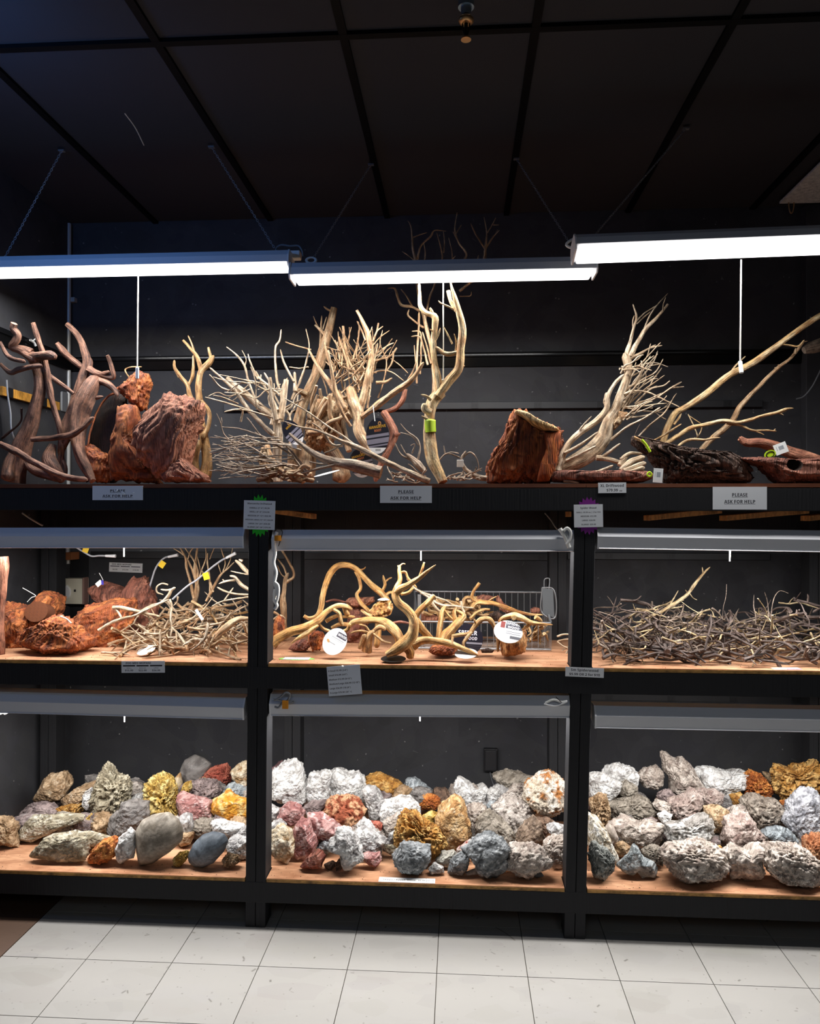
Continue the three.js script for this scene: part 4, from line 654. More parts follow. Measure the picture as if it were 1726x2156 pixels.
wood('driftwood_branch', 'bundle of short knuckled pale roots beside the dark bark log', 'pale', [
  br('D', -0.1, -0.12, [1190, 1490, 22, 1230, 1430, 24, 1270, 1390, 18]), br('D', -0.08, -0.1, [1200, 1530, 20, 1290, 1460, 26, 1400, 1420, 22]), br('D', -0.06, -0.08, [1230, 1540, 20, 1330, 1500, 24, 1410, 1470, 20]), br('D', -0.05, -0.06, [1100, 1560, 18, 1250, 1550, 20, 1400, 1510, 22]), br('D', -0.06, -0.06, [950, 1560, 12, 1050, 1530, 14, 1140, 1490, 10]), br('D', -0.05, -0.06, [800, 1600, 12, 1000, 1580, 16, 1180, 1560, 14]),
  br('D', -0.06, -0.05, [730, 1620, 10, 780, 1625, 12, 860, 1635, 8]), br('D', -0.1, -0.12, [1200, 1440, 12, 1280, 1390, 14, 1380, 1395, 12]),
]);
{
  const g = lump('D', [600, 1625, 640, 1535, 720, 1530, 800, 1555, 1000, 1535, 1300, 1535, 1400, 1535, 1465, 1565, 1450, 1612, 1300, 1638, 950, 1640], -0.12, { pal: PL.brick, depth: 0.09, amp: 0.05, ridge: 0.14, axis: [1, 0.02, 0], band: 1, box: 0.55, detail: 24 });
  const c = at(fx('D', 1440), fy('D', 1565), -0.02);
  thing('wood_slab', 'low flat brown slab lying under the bushy branch, with a yellow ring label', 'wood slab', [['body', g, CHUNK], ['yellow_label', new THREE.TorusGeometry(0.007, 0.0035, 6, 16).scale(1, 1.1, 0.5).translate(c.x, c.y, c.z), M.lime]]);
}
wood('driftwood_branch', 'long slender tan branch reaching up to the right edge', 'manz', [
  br('E', -0.3, -0.3, [365, 1450, 30, 390, 1340, 30, 435, 1200, 30, 500, 1085, 28, 560, 1055, 24, 740, 940, 28, 870, 830, 28, 960, 762, 26, 1120, 682, 26, 1300, 560, 26, 1480, 430, 24, 1600, 345, 24, 1740, 255, 21, 1900, 170, 18], { rough: 0.1 }),
  br('E', -0.3, -0.29, [960, 755, 10, 1005, 690, 8, 1090, 608, 5]), br('E', -0.3, -0.3, [1400, 505, 8, 1470, 515, 8, 1535, 522, 8, 1592, 470, 5]), br('E', -0.3, -0.3, [1240, 600, 9, 1210, 605, 7, 1230, 580, 6]), br('E', -0.3, -0.3, [1270, 590, 8, 1320, 580, 5]), br('E', -0.3, -0.3, [1140, 690, 10, 1205, 662, 6]), br('E', -0.3, -0.3, [480, 1190, 12, 520, 1140, 10, 545, 1085, 8]),
]);
wood('driftwood_branch', 'second slender branch slanting up right, tip by the grey pipe', 'mann', [
  br('E', -0.34, -0.36, [640, 1480, 24, 730, 1390, 22, 830, 1290, 22, 960, 1180, 24, 1060, 1020, 22, 1200, 870, 18, 1350, 722, 16, 1480, 620, 14, 1560, 520, 11, 1592, 470, 8]), br('E', -0.35, -0.35, [1360, 720, 9, 1340, 705, 7], { cut: 1 }), br('E', -0.35, -0.35, [1380, 700, 10, 1370, 680, 7], { cut: 1 }), br('E', -0.35, -0.35, [1510, 590, 12, 1520, 540, 9]), br('E', -0.36, -0.36, [1280, 800, 7, 1268, 785, 4]), br('E', -0.36, -0.36, [1570, 490, 6, 1622, 478, 3]),
]);
wood('driftwood_branch', 'low yellow branch with forked tip crossing the two slender branches', 'manz', [
  br('E', -0.22, -0.24, [330, 1440, 22, 420, 1350, 20, 520, 1285, 20, 620, 1222, 18, 760, 1190, 18, 890, 1160, 18, 1040, 1172, 16, 1250, 1112, 12, 1360, 1088, 12, 1440, 1058, 10, 1500, 1052, 6]), br('E', -0.24, -0.24, [1300, 1102, 9, 1380, 1090, 8, 1440, 1075, 5]), br('E', -0.24, -0.24, [1370, 1090, 6, 1415, 1110, 5]),
  br('E', -0.24, -0.24, [930, 1180, 10, 1050, 1200, 10, 1150, 1240, 9, 1250, 1240, 8, 1355, 1248, 7]), br('E', -0.24, -0.24, [1330, 1245, 6, 1345, 1228, 6]), br('E', -0.24, -0.24, [1180, 1248, 6, 1250, 1278, 4]), br('E', -0.22, -0.2, [300, 1330, 8, 400, 1280, 9, 460, 1240, 10, 545, 1185, 7]),
  br('E', -0.26, -0.26, [690, 1310, 7, 660, 1230, 6, 600, 1100, 4]), br('E', -0.26, -0.26, [650, 1330, 7, 700, 1270, 6, 720, 1210, 5]), br('E', -0.26, -0.26, [600, 1110, 4, 660, 1150, 4, 715, 1185, 4]),
]);
wood('driftwood_branch', 'short tan twig with a forked tip behind the dark bark log', 'manz', [br('E', -0.2, -0.2, [480, 1440, 12, 530, 1365, 12, 625, 1320, 13, 740, 1322, 11, 810, 1308, 10, 875, 1302, 7]), br('E', -0.2, -0.2, [790, 1312, 8, 815, 1278, 6]), br('E', -0.2, -0.2, [650, 1320, 7, 660, 1300, 5])]);
{
  const g = lump('E', [122, 1292, 220, 1310, 300, 1332, 520, 1382, 740, 1412, 960, 1425, 1060, 1490, 1130, 1565, 1152, 1690, 760, 1692, 400, 1692, 320, 1540, 250, 1450, 140, 1372], -0.16, { pal: PL.bark, depth: 0.1, amp: 0.06, pit: 0.2, pf: 4, freq: 2, ridge: 0.03, fine: 0.12, detail: 32 });
  const spl = limb(br('E', -0.08, -0.06, [140, 1300, 14, 220, 1340, 12, 270, 1410, 10]).pts, PL.tan), thorn = limb(br('E', -0.08, -0.08, [130, 1330, 6, 160, 1250, 4, 195, 1180, 2]).pts, PL.dark);
  const a = [at(fx('E', 205), fy('E', 1320), -0.03), at(fx('E', 240), fy('E', 1360), -0.03), at(fx('E', 278), fy('E', 1425), -0.03)];
  thing('bark_log', 'dark brown pitted bark log with a yellow strap at its left tip', 'log', [['log', g, CHUNK], ['splinter', spl, WOOD], ['thorn', thorn, WOOD], ['yellow_strap', tubePath(a, 0.005, 6), M.lime]]);
}
{
  const g = lump('E', [968, 1492, 1100, 1478, 1250, 1470, 1480, 1490, 1760, 1480, 1860, 1560, 1860, 1690, 1560, 1692, 1350, 1692, 1290, 1620, 1240, 1580, 1200, 1530], -0.12, { pal: PL.brick, depth: 0.08, amp: 0.07, ridge: 0.16, axis: [1, -0.05, 0], band: 1, detail: 26 });
  const up = limb(br('E', -0.22, -0.24, [1040, 1310, 22, 1090, 1345, 34, 1200, 1345, 44, 1330, 1380, 46, 1500, 1440, 50, 1740, 1510, 52, 1880, 1540, 50], { groove: 0.16 }).pts, PL.redpink), st = limb(br('E', -0.2, -0.2, [1080, 1350, 18, 1040, 1296, 12], { cut: 1 }).pts, PL.redpink);
  // knot hole, cut into the lower half, its deep shade put in as dark colour
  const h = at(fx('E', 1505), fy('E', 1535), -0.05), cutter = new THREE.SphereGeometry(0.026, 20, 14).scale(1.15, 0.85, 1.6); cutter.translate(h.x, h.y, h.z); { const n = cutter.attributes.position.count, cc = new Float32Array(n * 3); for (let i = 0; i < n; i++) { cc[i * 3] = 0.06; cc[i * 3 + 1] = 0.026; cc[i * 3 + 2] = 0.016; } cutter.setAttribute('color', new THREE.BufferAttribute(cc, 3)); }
  const ev = new Evaluator(); ev.attributes = ['position', 'normal', 'uv', 'color']; ev.useGroups = false; const holed = ev.evaluate(new Brush(g), new Brush(cutter), SUBTRACTION).geometry;
  const tagc = at(fx('E', 1392), fy('E', 1395), -0.09), yc = at(fx('E', 1300), fy('E', 1445), -0.085), tt = printed(0, [['0 12345 67', 150, 34, 'normal']].slice(1), { w: 128, h: 128, bg: '#f4f5f4', draw: (c) => { for (let i = 0; i < 22; i++) { c.fillStyle = '#3b4658'; c.fillRect(44 + i * 2.4, 34, (i * 7 % 3) * 0.7 + 0.5, 46); } c.fillStyle = '#9aa0a8'; c.fillRect(22, 30, 5, 50); } });
  const tg = new THREE.BoxGeometry(0.047, 0.04, 0.0012).rotateZ(0.36).translate(tagc.x, tagc.y, tagc.z), yl = new THREE.CylinderGeometry(0.019, 0.019, 0.002, 24).scale(1.15, 1, 0.8).rotateX(Math.PI / 2).rotateZ(0.4).translate(yc.x, yc.y, yc.z), yr = new THREE.TorusGeometry(0.013, 0.0016, 6, 20).scale(1.15, 0.8, 1).rotateZ(0.4).translate(yc.x, yc.y, yc.z + 0.0015), wc = at(fx('E', 1275), fy('E', 1485), -0.09);
  thing('driftwood_log', 'split reddish log at the right edge with barcode tag and yellow label', 'log', [['lower_half', holed, CHUNK], ['upper_half', mergeGeometries([up, st]), WOOD], ['barcode_tag', tg, std(0xffffff, 0.5, { map: tt })], ['yellow_label', yl, M.lime, [['ring', yr, M.darkmetal]]], ['paper_scrap', new THREE.BoxGeometry(0.02, 0.014, 0.001).rotateZ(0.3).translate(wc.x, wc.y, wc.z), M.white]]);
  // standing barcode tag on the shelf
  const c2 = at(fx('E', 345), fy('E', 1625), -0.012), y2 = at(fx('E', 268), fy('E', 1615), -0.012);
  thing('barcode_card', 'white barcode card hanging at the shelf edge before the bark log', 'price card', [['card', new THREE.BoxGeometry(0.034, 0.052, 0.0012).rotateZ(-0.08).translate(c2.x, c2.y, c2.z), std(0xffffff, 0.5, { map: tt })]]);
}
{ // grey pipe end and a hanging cable at the right edge
  const a = at(1692, 738, -0.6), b = at(1790, 700, -0.6), r = 0.026;
  wood('pipe_insulation', 'greyish wrapped pipe end poking in at the right edge', 'grey', [{ pts: [{ p: a, r: r * 0.6 }, { p: a.clone().lerp(b, 0.15), r }, { p: b, r: r * 1.1 }], o: { pal: 'grey' } }], 'pipe');
  solo('hanging_cable', tubePath([at(1676, 840, -0.8), at(1690, 836, -0.8), at(1708, 816, -0.8), at(1726, 782, -0.8), at(1745, 740, -0.8)], 0.004, 6, 24), M.galv, 'thin grey cable curving down at the right edge', 'cable');
}
{ // hang tags: dark ovals with gold lettering
  const oval = txt => canvasTex(256, 320, (c, w, h) => { c.fillStyle = '#15131f'; c.fillRect(0, 0, w, h); c.fillStyle = '#d9a21b'; c.textAlign = 'center'; c.font = 'bold 34px sans-serif'; c.save(); c.translate(w / 2, 90); c.rotate(-0.12); c.fillText(txt[0], 0, 0); c.fillStyle = '#d0763a'; c.font = 'bold 30px sans-serif'; c.fillText(txt[1], 0, 32); c.restore();
    c.beginPath(); c.arc(150, 48, 14, 0, 7); c.strokeStyle = '#c08a50'; c.lineWidth = 9; c.stroke();
    c.save(); c.translate(w / 2, 180); c.rotate(-0.12); c.fillStyle = '#8b8794'; c.fillRect(-130, -36, 260, 26); c.fillRect(-130, 4, 260, 44); c.fillRect(-130, 60, 260, 14); c.restore(); c.fillStyle = '#f1f1ef'; c.fillRect(0, 266, w, 60); c.fillStyle = '#444'; for (let i = 0; i < 20; i++) c.fillRect(104 + i * 3, 276, (i * 5 % 3) * 0.9 + 0.6, 20); });
  const ovalGeo = (cx, w, h, rz = 0) => { const s = new THREE.Shape(); s.absellipse(0, 0, w / 2, h / 2, 0, Math.PI * 2); const g = new THREE.ExtrudeGeometry(s, { depth: 0.0012, bevelEnabled: false, curveSegments: 24 }), p = g.attributes.position, u = g.attributes.uv; for (let i = 0; i < p.count; i++) u.setXY(i, p.getX(i) / w + 0.5, p.getY(i) / h + 0.5); g.rotateZ(rz); g.translate(cx.x, cx.y, cx.z); return g; };
  globalThis.ovalGeo = ovalGeo;
  const t1 = std(0xffffff, 0.4, { map: oval(['MANGROVE', 'ROOT']) });
  const c1 = at(fx('B', 1470), fy('B', 1168), -0.2), k = c1.t / FOCAL / 3.923;
  thing('hang_tag', 'dark oval hang tag with gold lettering on a white string, right of the clump', 'hang tag', [['tag', ovalGeo(c1, 190 * k, 296 * k, 0), t1], ['string', tubePath([at(fx('B', 1432), fy('B', 915), -0.21), at(fx('B', 1440), fy('B', 980), -0.2), at(fx('B', 1448), fy('B', 1046), -0.195)], 0.0014, 5), M.white]], 'oval hang tags on the top shelf');
  const c2 = at(fx('B', 1335), fy('B', 1392), -0.16);
  thing('hang_tag', 'dark oval hang tag with gold lettering half hidden behind the grey log', 'hang tag', [['tag', ovalGeo(c2, 190 * k, 240 * k, 0.14), t1]], 'oval hang tags on the top shelf');
  const c3 = at(fx('B', 770), fy('B', 1140), -0.3), t3 = std(0xffffff, 0.4, { map: oval(['WOOD', '']) });
  thing('hang_tag', 'small dark and white hang tag inside the left of the branch clump', 'hang tag', [['tag', ovalGeo(c3, 150 * k, 240 * k, 0.6), t3], ['white_slip', new THREE.BoxGeometry(0.03, 0.012, 0.001).rotateZ(-0.5).translate(...at(fx('B', 775), fy('B', 1250), -0.12).toArray()), M.white]], 'oval hang tags on the top shelf');
  // white oval lying at the shelf front
  const d0 = at(fx('B', 1050), fy('B', 1480), -0.03), g = ovalGeo(V(0, 0, 0), 0.1, 0.05); g.rotateX(-1.35).rotateZ(0.25).translate(d0.x, d0.y, d0.z);
  thing('hang_tag', 'white oval tag lying flat among the low twigs, seen edge on', 'hang tag', [['tag', g, M.white]]);
}

// ------------------------------------------------------------------ middle shelf, left bay: red wood chunks
const zMid = (px, py) => onY(px, py, SHELF[1]).z;
const floorIt = (g, y) => { g.computeBoundingBox(); g.translate(0, y - g.boundingBox.min.y, 0); return g; };
wood('driftwood_log', 'upright pinkish log cut off by the left picture edge, middle shelf', 'redpink', [br('F', -0.1, -0.1, [45, 690, 42, 50, 800, 46, 35, 1000, 44, 10, 1250, 40, 5, 1450, 46, 0, 1600, 58, -20, 1760, 66], { cut: 1 })], 'log');
solo('wood_chunk', lump('F', [40, 1360, 50, 1250, 190, 1200, 330, 1230, 400, 1390, 400, 1600, 330, 1740, 60, 1740, 30, 1500], -0.3, { pal: PL.red, depth: 0.09, amp: 0.12, ridge: 0.1, facet: 0.7, nf: 11, fine: 0.1, freq: 2.4, detail: 24 }), CHUNK, 'craggy orange wood chunk at the far left of the middle shelf', 'wood chunk');
{ // log with its sawn end towards the viewer, white string
  const g = lump('F', [330, 1400, 370, 1240, 440, 1085, 560, 1068, 640, 1120, 655, 1250, 620, 1400, 560, 1560, 400, 1560], -0.36, { pal: PL.red, depth: 0.1, amp: 0.07, ridge: 0.08, facet: 0.6, nf: 11, fine: 0.08, detail: 22 });
  const e = at(fx('F', 440), fy('F', 1310), -0.28), k = e.t / FOCAL / 5.23, end = new THREE.CylinderGeometry(118 * k, 122 * k, 0.06, 28).scale(1.1, 1, 0.95).rotateX(Math.PI / 2 - 0.3).translate(e.x, e.y, e.z);
  const s = tubePath([[300, 1190], [350, 1140], [395, 1125], [330, 1080], [250, 1035]].map(([x, y]) => at(fx('F', x), fy('F', y), -0.26)), 0.0016, 5, 24);
  thing('wood_chunk', 'short orange log with a dark sawn end facing the viewer, left bay', 'wood chunk', [['body', g, CHUNK], ['sawn_end', end, std(0x7a4220, 0.8, { map: rep(T.woodCol, 6, 6), bumpMap: rep(T.rockBump, 4), bumpScale: 0.002 })], ['string', s, M.white]]);
}
solo('wood_chunk', lump('F', [200, 1640, 300, 1520, 430, 1430, 490, 1370, 620, 1372, 780, 1400, 900, 1520, 990, 1605, 1000, 1690, 850, 1740, 640, 1768, 480, 1740, 330, 1690], -0.14, { pal: PL.red, depth: 0.085, amp: 0.14, ridge: 0.15, facet: 0.8, nf: 10, fine: 0.1, freq: 2.4, axis: [0.5, 0.8, 0], band: 1, detail: 28 }), CHUNK, 'jagged red wood chunk with pale streaks at the shelf front', 'wood chunk');
solo('wood_chunk', lump('F', [790, 1440, 880, 1310, 1000, 1232, 1200, 1192, 1425, 1182, 1440, 1320, 1420, 1560, 1250, 1700, 1000, 1700, 860, 1600], -0.34, { pal: PL.red, depth: 0.08, amp: 0.1, ridge: 0.1, facet: 0.75, nf: 10, fine: 0.08, freq: 2.2, axis: [0.9, 0.3, 0], band: 1, detail: 26 }), CHUNK, 'orange hollow-ended log lying right of the white dial box', 'wood chunk');
solo('wood_chunk', lump('F', [985, 1090, 1060, 1010, 1150, 960, 1270, 990, 1390, 1075, 1440, 960, 1465, 930, 1500, 950, 1590, 928, 1640, 1000, 1705, 1150, 1710, 1400, 1620, 1690, 1250, 1690, 1180, 1300, 1050, 1150], -0.52, { pal: PL.brick.map(c => c.clone().multiplyScalar(1.15)), depth: 0.06, amp: 0.05, ridge: 0.13, facet: 0.5, nf: 12, freq: 2.4, axis: [0.6, 0.75, 0], band: 1, detail: 26 }), CHUNK, 'brown split slab with two upright tips behind the orange log', 'wood chunk');
{ const c = at(fx('F', 1090), fy('F', 985), -0.44), e = at(fx('F', 650), fy('F', 1345), -0.1);
  thing('hang_tag', 'small white and violet tag on top of the brown split slab', 'hang tag', [['tag', new THREE.BoxGeometry(0.03, 0.02, 0.001).rotateZ(0.7).translate(c.x, c.y, c.z), M.white], ['violet_edge', new THREE.BoxGeometry(0.01, 0.02, 0.0012).rotateZ(0.1).translate(c.x + 0.016, c.y + 0.004, c.z + 0.001), std(0x3a32a8, 0.5)], ['string', tubePath([at(fx('F', 1135), fy('F', 950), -0.44), at(fx('F', 1115), fy('F', 910), -0.44), at(fx('F', 1092), fy('F', 870), -0.44)], 0.0014, 5), M.white]]);
  thing('hang_tag', 'white paper tag tucked on the jagged red wood chunk', 'hang tag', [['tag', new THREE.BoxGeometry(0.028, 0.001, 0.02).rotateZ(0.25).translate(e.x, e.y, e.z), M.white], ['strip', tubePath([e.clone().add(V(0.012, 0, 0.01)), at(fx('F', 740), fy('F', 1380), -0.07), at(fx('F', 785), fy('F', 1425), -0.06)], 0.003, 5), M.cream]]); }
// spider wood heap of the left bay: some pieces followed one by one, the rest laid by hand into the heap
wood('driftwood_branch', 'pale crooked twig with a looped end lying over the orange log', 'pale', [br('F', -0.22, -0.18, [1245, 1250, 24, 1340, 1252, 22, 1480, 1285, 20, 1640, 1325, 18, 1760, 1350, 12]), br('F', -0.22, -0.2, [1250, 1245, 16, 1300, 1300, 14, 1340, 1370, 11]), br('F', -0.2, -0.2, [1620, 1320, 8, 1650, 1400, 7, 1670, 1460, 5])]);
wood('driftwood_branch', 'long straight pale twig slanting over the left of the heap', 'pale', [br('F', -0.16, -0.2, [1085, 1505, 19, 1180, 1440, 16, 1320, 1380, 14, 1480, 1340, 13, 1600, 1280, 13, 1740, 1215, 11, 1860, 1160, 9]), br('F', -0.17, -0.17, [1470, 1430, 8, 1500, 1370, 8, 1530, 1340, 7])]);
wood('driftwood_branch', 'upright many-stemmed branch rising out of the left bay heap', 'mann', [
  br('G', -0.4, -0.42, [480, 1420, 40, 540, 1250, 34, 590, 1130, 28, 600, 1000, 24, 578, 850, 21, 590, 700, 13, 605, 580, 9]), br('G', -0.4, -0.4, [570, 1150, 20, 525, 960, 16, 485, 810, 14, 470, 700, 10, 430, 620, 9, 385, 550, 7]), br('G', -0.41, -0.41, [590, 960, 16, 540, 820, 13, 480, 700, 10, 410, 640, 7, 340, 600, 5]),
  br('G', -0.41, -0.41, [590, 980, 12, 610, 860, 11, 560, 720, 9, 500, 640, 8, 440, 550, 6]), br('G', -0.4, -0.4, [500, 720, 9, 530, 630, 8, 590, 570, 6, 660, 560, 4]), br('G', -0.4, -0.4, [600, 1000, 12, 650, 840, 9, 700, 700, 7, 690, 560, 5]), br('G', -0.42, -0.42, [640, 880, 7, 620, 760, 6, 600, 680, 5]),
]);
wood('driftwood_branch', 'second thin branch fanning up beside the middle post in the left bay', 'mann', [
  br('G', -0.38, -0.38, [700, 1180, 14, 760, 1070, 17, 810, 970, 14, 870, 880, 13, 940, 820, 9, 1010, 750, 6]), br('G', -0.38, -0.38, [780, 1080, 14, 740, 960, 12, 690, 900, 9, 650, 840, 6]), br('G', -0.38, -0.38, [745, 1080, 12, 735, 900, 10, 715, 760, 9, 718, 650, 7]), br('G', -0.38, -0.38, [880, 880, 9, 910, 760, 7, 880, 650, 6, 855, 560, 4]), br('G', -0.38, -0.38, [900, 860, 7, 960, 740, 6, 1000, 560, 4]), br('G', -0.38, -0.38, [740, 720, 6, 770, 640, 5, 805, 565, 4]), br('G', -0.38, -0.38, [870, 890, 6, 840, 800, 5, 830, 760, 3]),
]);
wood('driftwood_branch', 'knuckled pale root hanging against the middle post, left bay', 'pale', [br('G', -0.2, -0.2, [1180, 880, 18, 1120, 820, 22, 1060, 760, 20, 1020, 730, 12]), br('G', -0.2, -0.2, [1100, 740, 14, 1060, 720, 12]), br('G', -0.2, -0.18, [1180, 1060, 20, 1080, 990, 20, 1020, 920, 18, 960, 900, 10]), br('G', -0.2, -0.18, [1020, 950, 14, 920, 960, 12, 840, 990, 8]), br('G', -0.2, -0.2, [900, 960, 9, 880, 940, 8]), br('G', -0.2, -0.2, [1180, 890, 9, 1060, 870, 8, 970, 850, 6]), br('G', -0.18, -0.18, [1180, 1110, 12, 1020, 1100, 12, 900, 1070, 12, 820, 1025, 8]), br('G', -0.18, -0.18, [900, 1170, 9, 960, 1090, 9, 1000, 1030, 7]), br('G', -0.18, -0.18, [1180, 1135, 12, 1000, 1160, 12, 860, 1190, 10, 760, 1240, 7])]);
wood('driftwood_branch', 'curled claw-shaped root at the top left of the heap', 'pale', [br('G', -0.24, -0.22, [-40, 1310, 14, 80, 1240, 16, 200, 1200, 18, 280, 1130, 20, 320, 1060, 20, 360, 1030, 16]), br('G', -0.23, -0.23, [320, 1050, 14, 260, 1060, 12, 200, 1050, 9]), br('G', -0.23, -0.23, [280, 1000, 10, 220, 985, 9, 160, 1020, 9, 160, 1080, 9, 230, 1110, 7]), br('G', -0.22, -0.2, [300, 1160, 12, 320, 1230, 13, 310, 1360, 14, 320, 1480, 13, 310, 1570, 9]), br('G', -0.22, -0.22, [390, 1130, 10, 380, 1190, 9, 340, 1230, 7])]);
wood('driftwood_branch', 'pale forked twig standing at the front right of the left bay heap', 'pale', [br('G', -0.1, -0.05, [720, 1430, 20, 710, 1500, 20, 680, 1590, 17, 600, 1680, 13, 520, 1725, 9]), br('G', -0.06, -0.06, [580, 1690, 9, 565, 1740, 7, 570, 1790, 5]), br('G', -0.1, -0.14, [720, 1450, 14, 830, 1430, 12, 900, 1400, 9])]);
wood('driftwood_branch', 'hollow-ended pale log at the front right of the left bay heap', 'mann', [br('G', -0.14, -0.18, [790, 1590, 34, 870, 1510, 42, 960, 1440, 40, 1060, 1380, 32, 1180, 1370, 22], { cut: 1 }), br('G', -0.08, -0.08, [960, 1640, 22, 1000, 1690, 18, 1030, 1740, 11]), br('G', -0.08, -0.08, [980, 1660, 16, 1060, 1640, 12, 1160, 1610, 10])]);
{ // loose pieces of the heap: a handful of shapes, each laid by itself
  const shapes = []; for (let i = 0; i < 12; i++) { const L = rr(0.18, 0.32), pts = [], k = 6, ph = rr(0, 6); for (let j = 0; j < k; j++) { const t = j / (k - 1); pts.push({ p: V((t - 0.5) * L, Math.sin(t * 5 + ph) * 0.016 + rr(-0.006, 0.006), Math.cos(t * 4 + ph) * 0.018 + rr(-0.006, 0.006)), r: (0.0062 - 0.0035 * t) * rr(0.75, 1.3) }); }
    const gs = [limb(pts, PL[pick(['mann', 'tan', 'mann', 'pale'])], { maxN: 22 })];
    for (let q = 0; q < 2 + i % 2; q++) { const m = pts[1 + q], d = V(rr(0.2, 1), rr(-0.3, 1), rr(-0.8, 0.8)).normalize(), l = rr(0.04, 0.11); gs.push(limb([{ p: m.p.clone(), r: m.r * 0.9 }, { p: m.p.clone().addScaledVector(d, l * 0.5).add(V(0, rr(-0.01, 0.012), 0)), r: m.r * 0.7 }, { p: m.p.clone().addScaledVector(d, l), r: m.r * 0.5 }], PL[pick(['pale', 'mann'])], { maxN: 12 })); }
    const g = mergeGeometries(gs); shapes.push(g); }
  const xa = at(225, 1350, -0.15).x, xb = at(515, 1350, -0.15).x; let first = null;
  for (let i = 0; i < 78; i++) {
    const u = rnd(), x = xa + (xb - xa) * u, z = -0.1 - rnd() * 0.36, hump = 0.13 * sm(0, 0.3, u) + 0.02, depthUp = sm(-0.08, -0.4, z), y = SHELF[1] + 0.012 + hump * depthUp * rr(0.25, 1.05) + (i % 4 ? 0 : 0.015);
    const o = new THREE.Mesh(shapes[i % 12], WOOD); o.name = numbered('driftwood_twig'); { const ry = rr(0, 6.28), rz = rr(-0.28, 0.28), hl = 0.13; o.position.set(Math.min(xb + 0.005 - hl * Math.abs(Math.cos(ry)), Math.max(xa - 0.03 + hl * Math.abs(Math.cos(ry)), x)), Math.max(y, SHELF[1] + 0.016 + hl * Math.abs(Math.sin(rz)) * 0.8), Math.min(z, -0.03 - hl * Math.abs(Math.sin(ry)))); o.rotation.set(rr(-0.35, 0.35), ry, rz); }
    { const p = o.position, sx = p.x < xa + (xb - xa) * 0.38 ? 'left end' : p.x < xa + (xb - xa) * 0.7 ? 'centre' : 'post end', sz = p.z > -0.2 ? 'low at the front' : p.y > SHELF[1] + 0.09 ? 'on top' : 'deep inside'; o.userData = { label: 'loose pale forked twig ' + sz + ' of the left bay heap, ' + sx, category: 'driftwood', group: 'pale twigs heaped in the left middle bay, ' + sz + ', ' + sx }; } scene.add(o);
  }
}
{ const e = at(fx('F', 1610), fy('F', 1700), -0.1), q = at(fx('G', 625), fy('G', 1330), -0.17), c3 = at(fx('G', 1020), fy('G', 1560), -0.13);
  thing('hang_tag', 'white oval tag lying at the front of the left bay heap', 'hang tag', [['tag', ovalGeo(V(0, 0, 0), 0.075, 0.05).rotateX(-0.95).rotateZ(0.25).translate(e.x, SHELF[1] + 0.024, e.z), M.white]]);
  thing('hang_tag', 'narrow white tag stuck in the middle of the left bay heap', 'hang tag', [['tag', new THREE.BoxGeometry(0.012, 0.05, 0.001).rotateZ(0.6).translate(q.x, q.y, q.z), M.white]]);
}

// ------------------------------------------------------------------ middle shelf, middle bay: spider wood
wood('driftwood_branch', 'high arching spider wood root at the back of the middle bay', 'spider', [
  br('H', -0.3, -0.4, [405, 1100, 20, 460, 1128, 24, 545, 1100, 28, 590, 1000, 28, 602, 900, 29, 640, 760, 33, 690, 640, 35, 765, 568, 33, 870, 560, 31, 960, 600, 31, 1040, 680, 31, 1150, 790, 35, 1250, 880, 36, 1290, 960, 44, 1240, 1060, 44, 1200, 1200, 36, 1190, 1330, 34], { rough: 0.1 }),
  br('H', -0.36, -0.34, [955, 625, 19, 995, 710, 18, 1008, 810, 18, 970, 870, 20, 1010, 960, 22, 1090, 1040, 24, 1150, 1100, 20]), br('H', -0.36, -0.36, [985, 610, 10, 1040, 600, 9, 1065, 575, 7]), br('H', -0.38, -0.38, [1230, 860, 16, 1270, 770, 17, 1260, 710, 15, 1250, 665, 10]), br('H', -0.38, -0.38, [1280, 730, 12, 1310, 705, 11, 1345, 690, 8]),
  br('H', -0.38, -0.36, [1270, 900, 20, 1320, 850, 18, 1380, 850, 14]),
]);
wood('driftwood_branch', 'thick pale spider wood limb at the left post, with a drooping tip', 'spider', [
  br('H', -0.1, -0.2, [60, 1400, 58, 140, 1330, 52, 280, 1265, 50, 430, 1220, 45, 560, 1150, 40, 650, 1055, 32, 760, 990, 28, 860, 1000, 22, 915, 1032, 14], { cut: 1, rough: 0.14 }), br('H', -0.08, -0.14, [270, 1392, 8, 340, 1340, 18, 430, 1285, 26, 560, 1200, 20]), br('H', -0.16, -0.12, [575, 1195, 15, 620, 1240, 17, 690, 1268, 18, 780, 1272, 18, 870, 1250, 20, 900, 1190, 24]), br('H', -0.18, -0.2, [640, 1160, 22, 700, 1120, 20, 780, 1090, 16]), br('H', -0.16, -0.16, [720, 1030, 20, 780, 1070, 22, 800, 1150, 22, 820, 1210, 14]),
]);
wood('driftwood_branch', 'spider wood arch joining low behind the upright forked root', 'spider', [
  br('H', -0.2, -0.16, [885, 1210, 26, 930, 1165, 30, 1040, 1148, 32, 1150, 1142, 35, 1270, 1165, 48, 1360, 1240, 54, 1420, 1340, 50, 1420, 1470, 44], { rough: 0.14 }), br('H', -0.2, -0.2, [700, 1230, 16, 780, 1190, 22, 900, 1200, 24]), br('H', -0.2, -0.2, [820, 1110, 14, 880, 1110, 16, 950, 1110, 12]), br('H', -0.2, -0.2, [840, 980, 30, 860, 1050, 34, 880, 1100, 26]),
]);
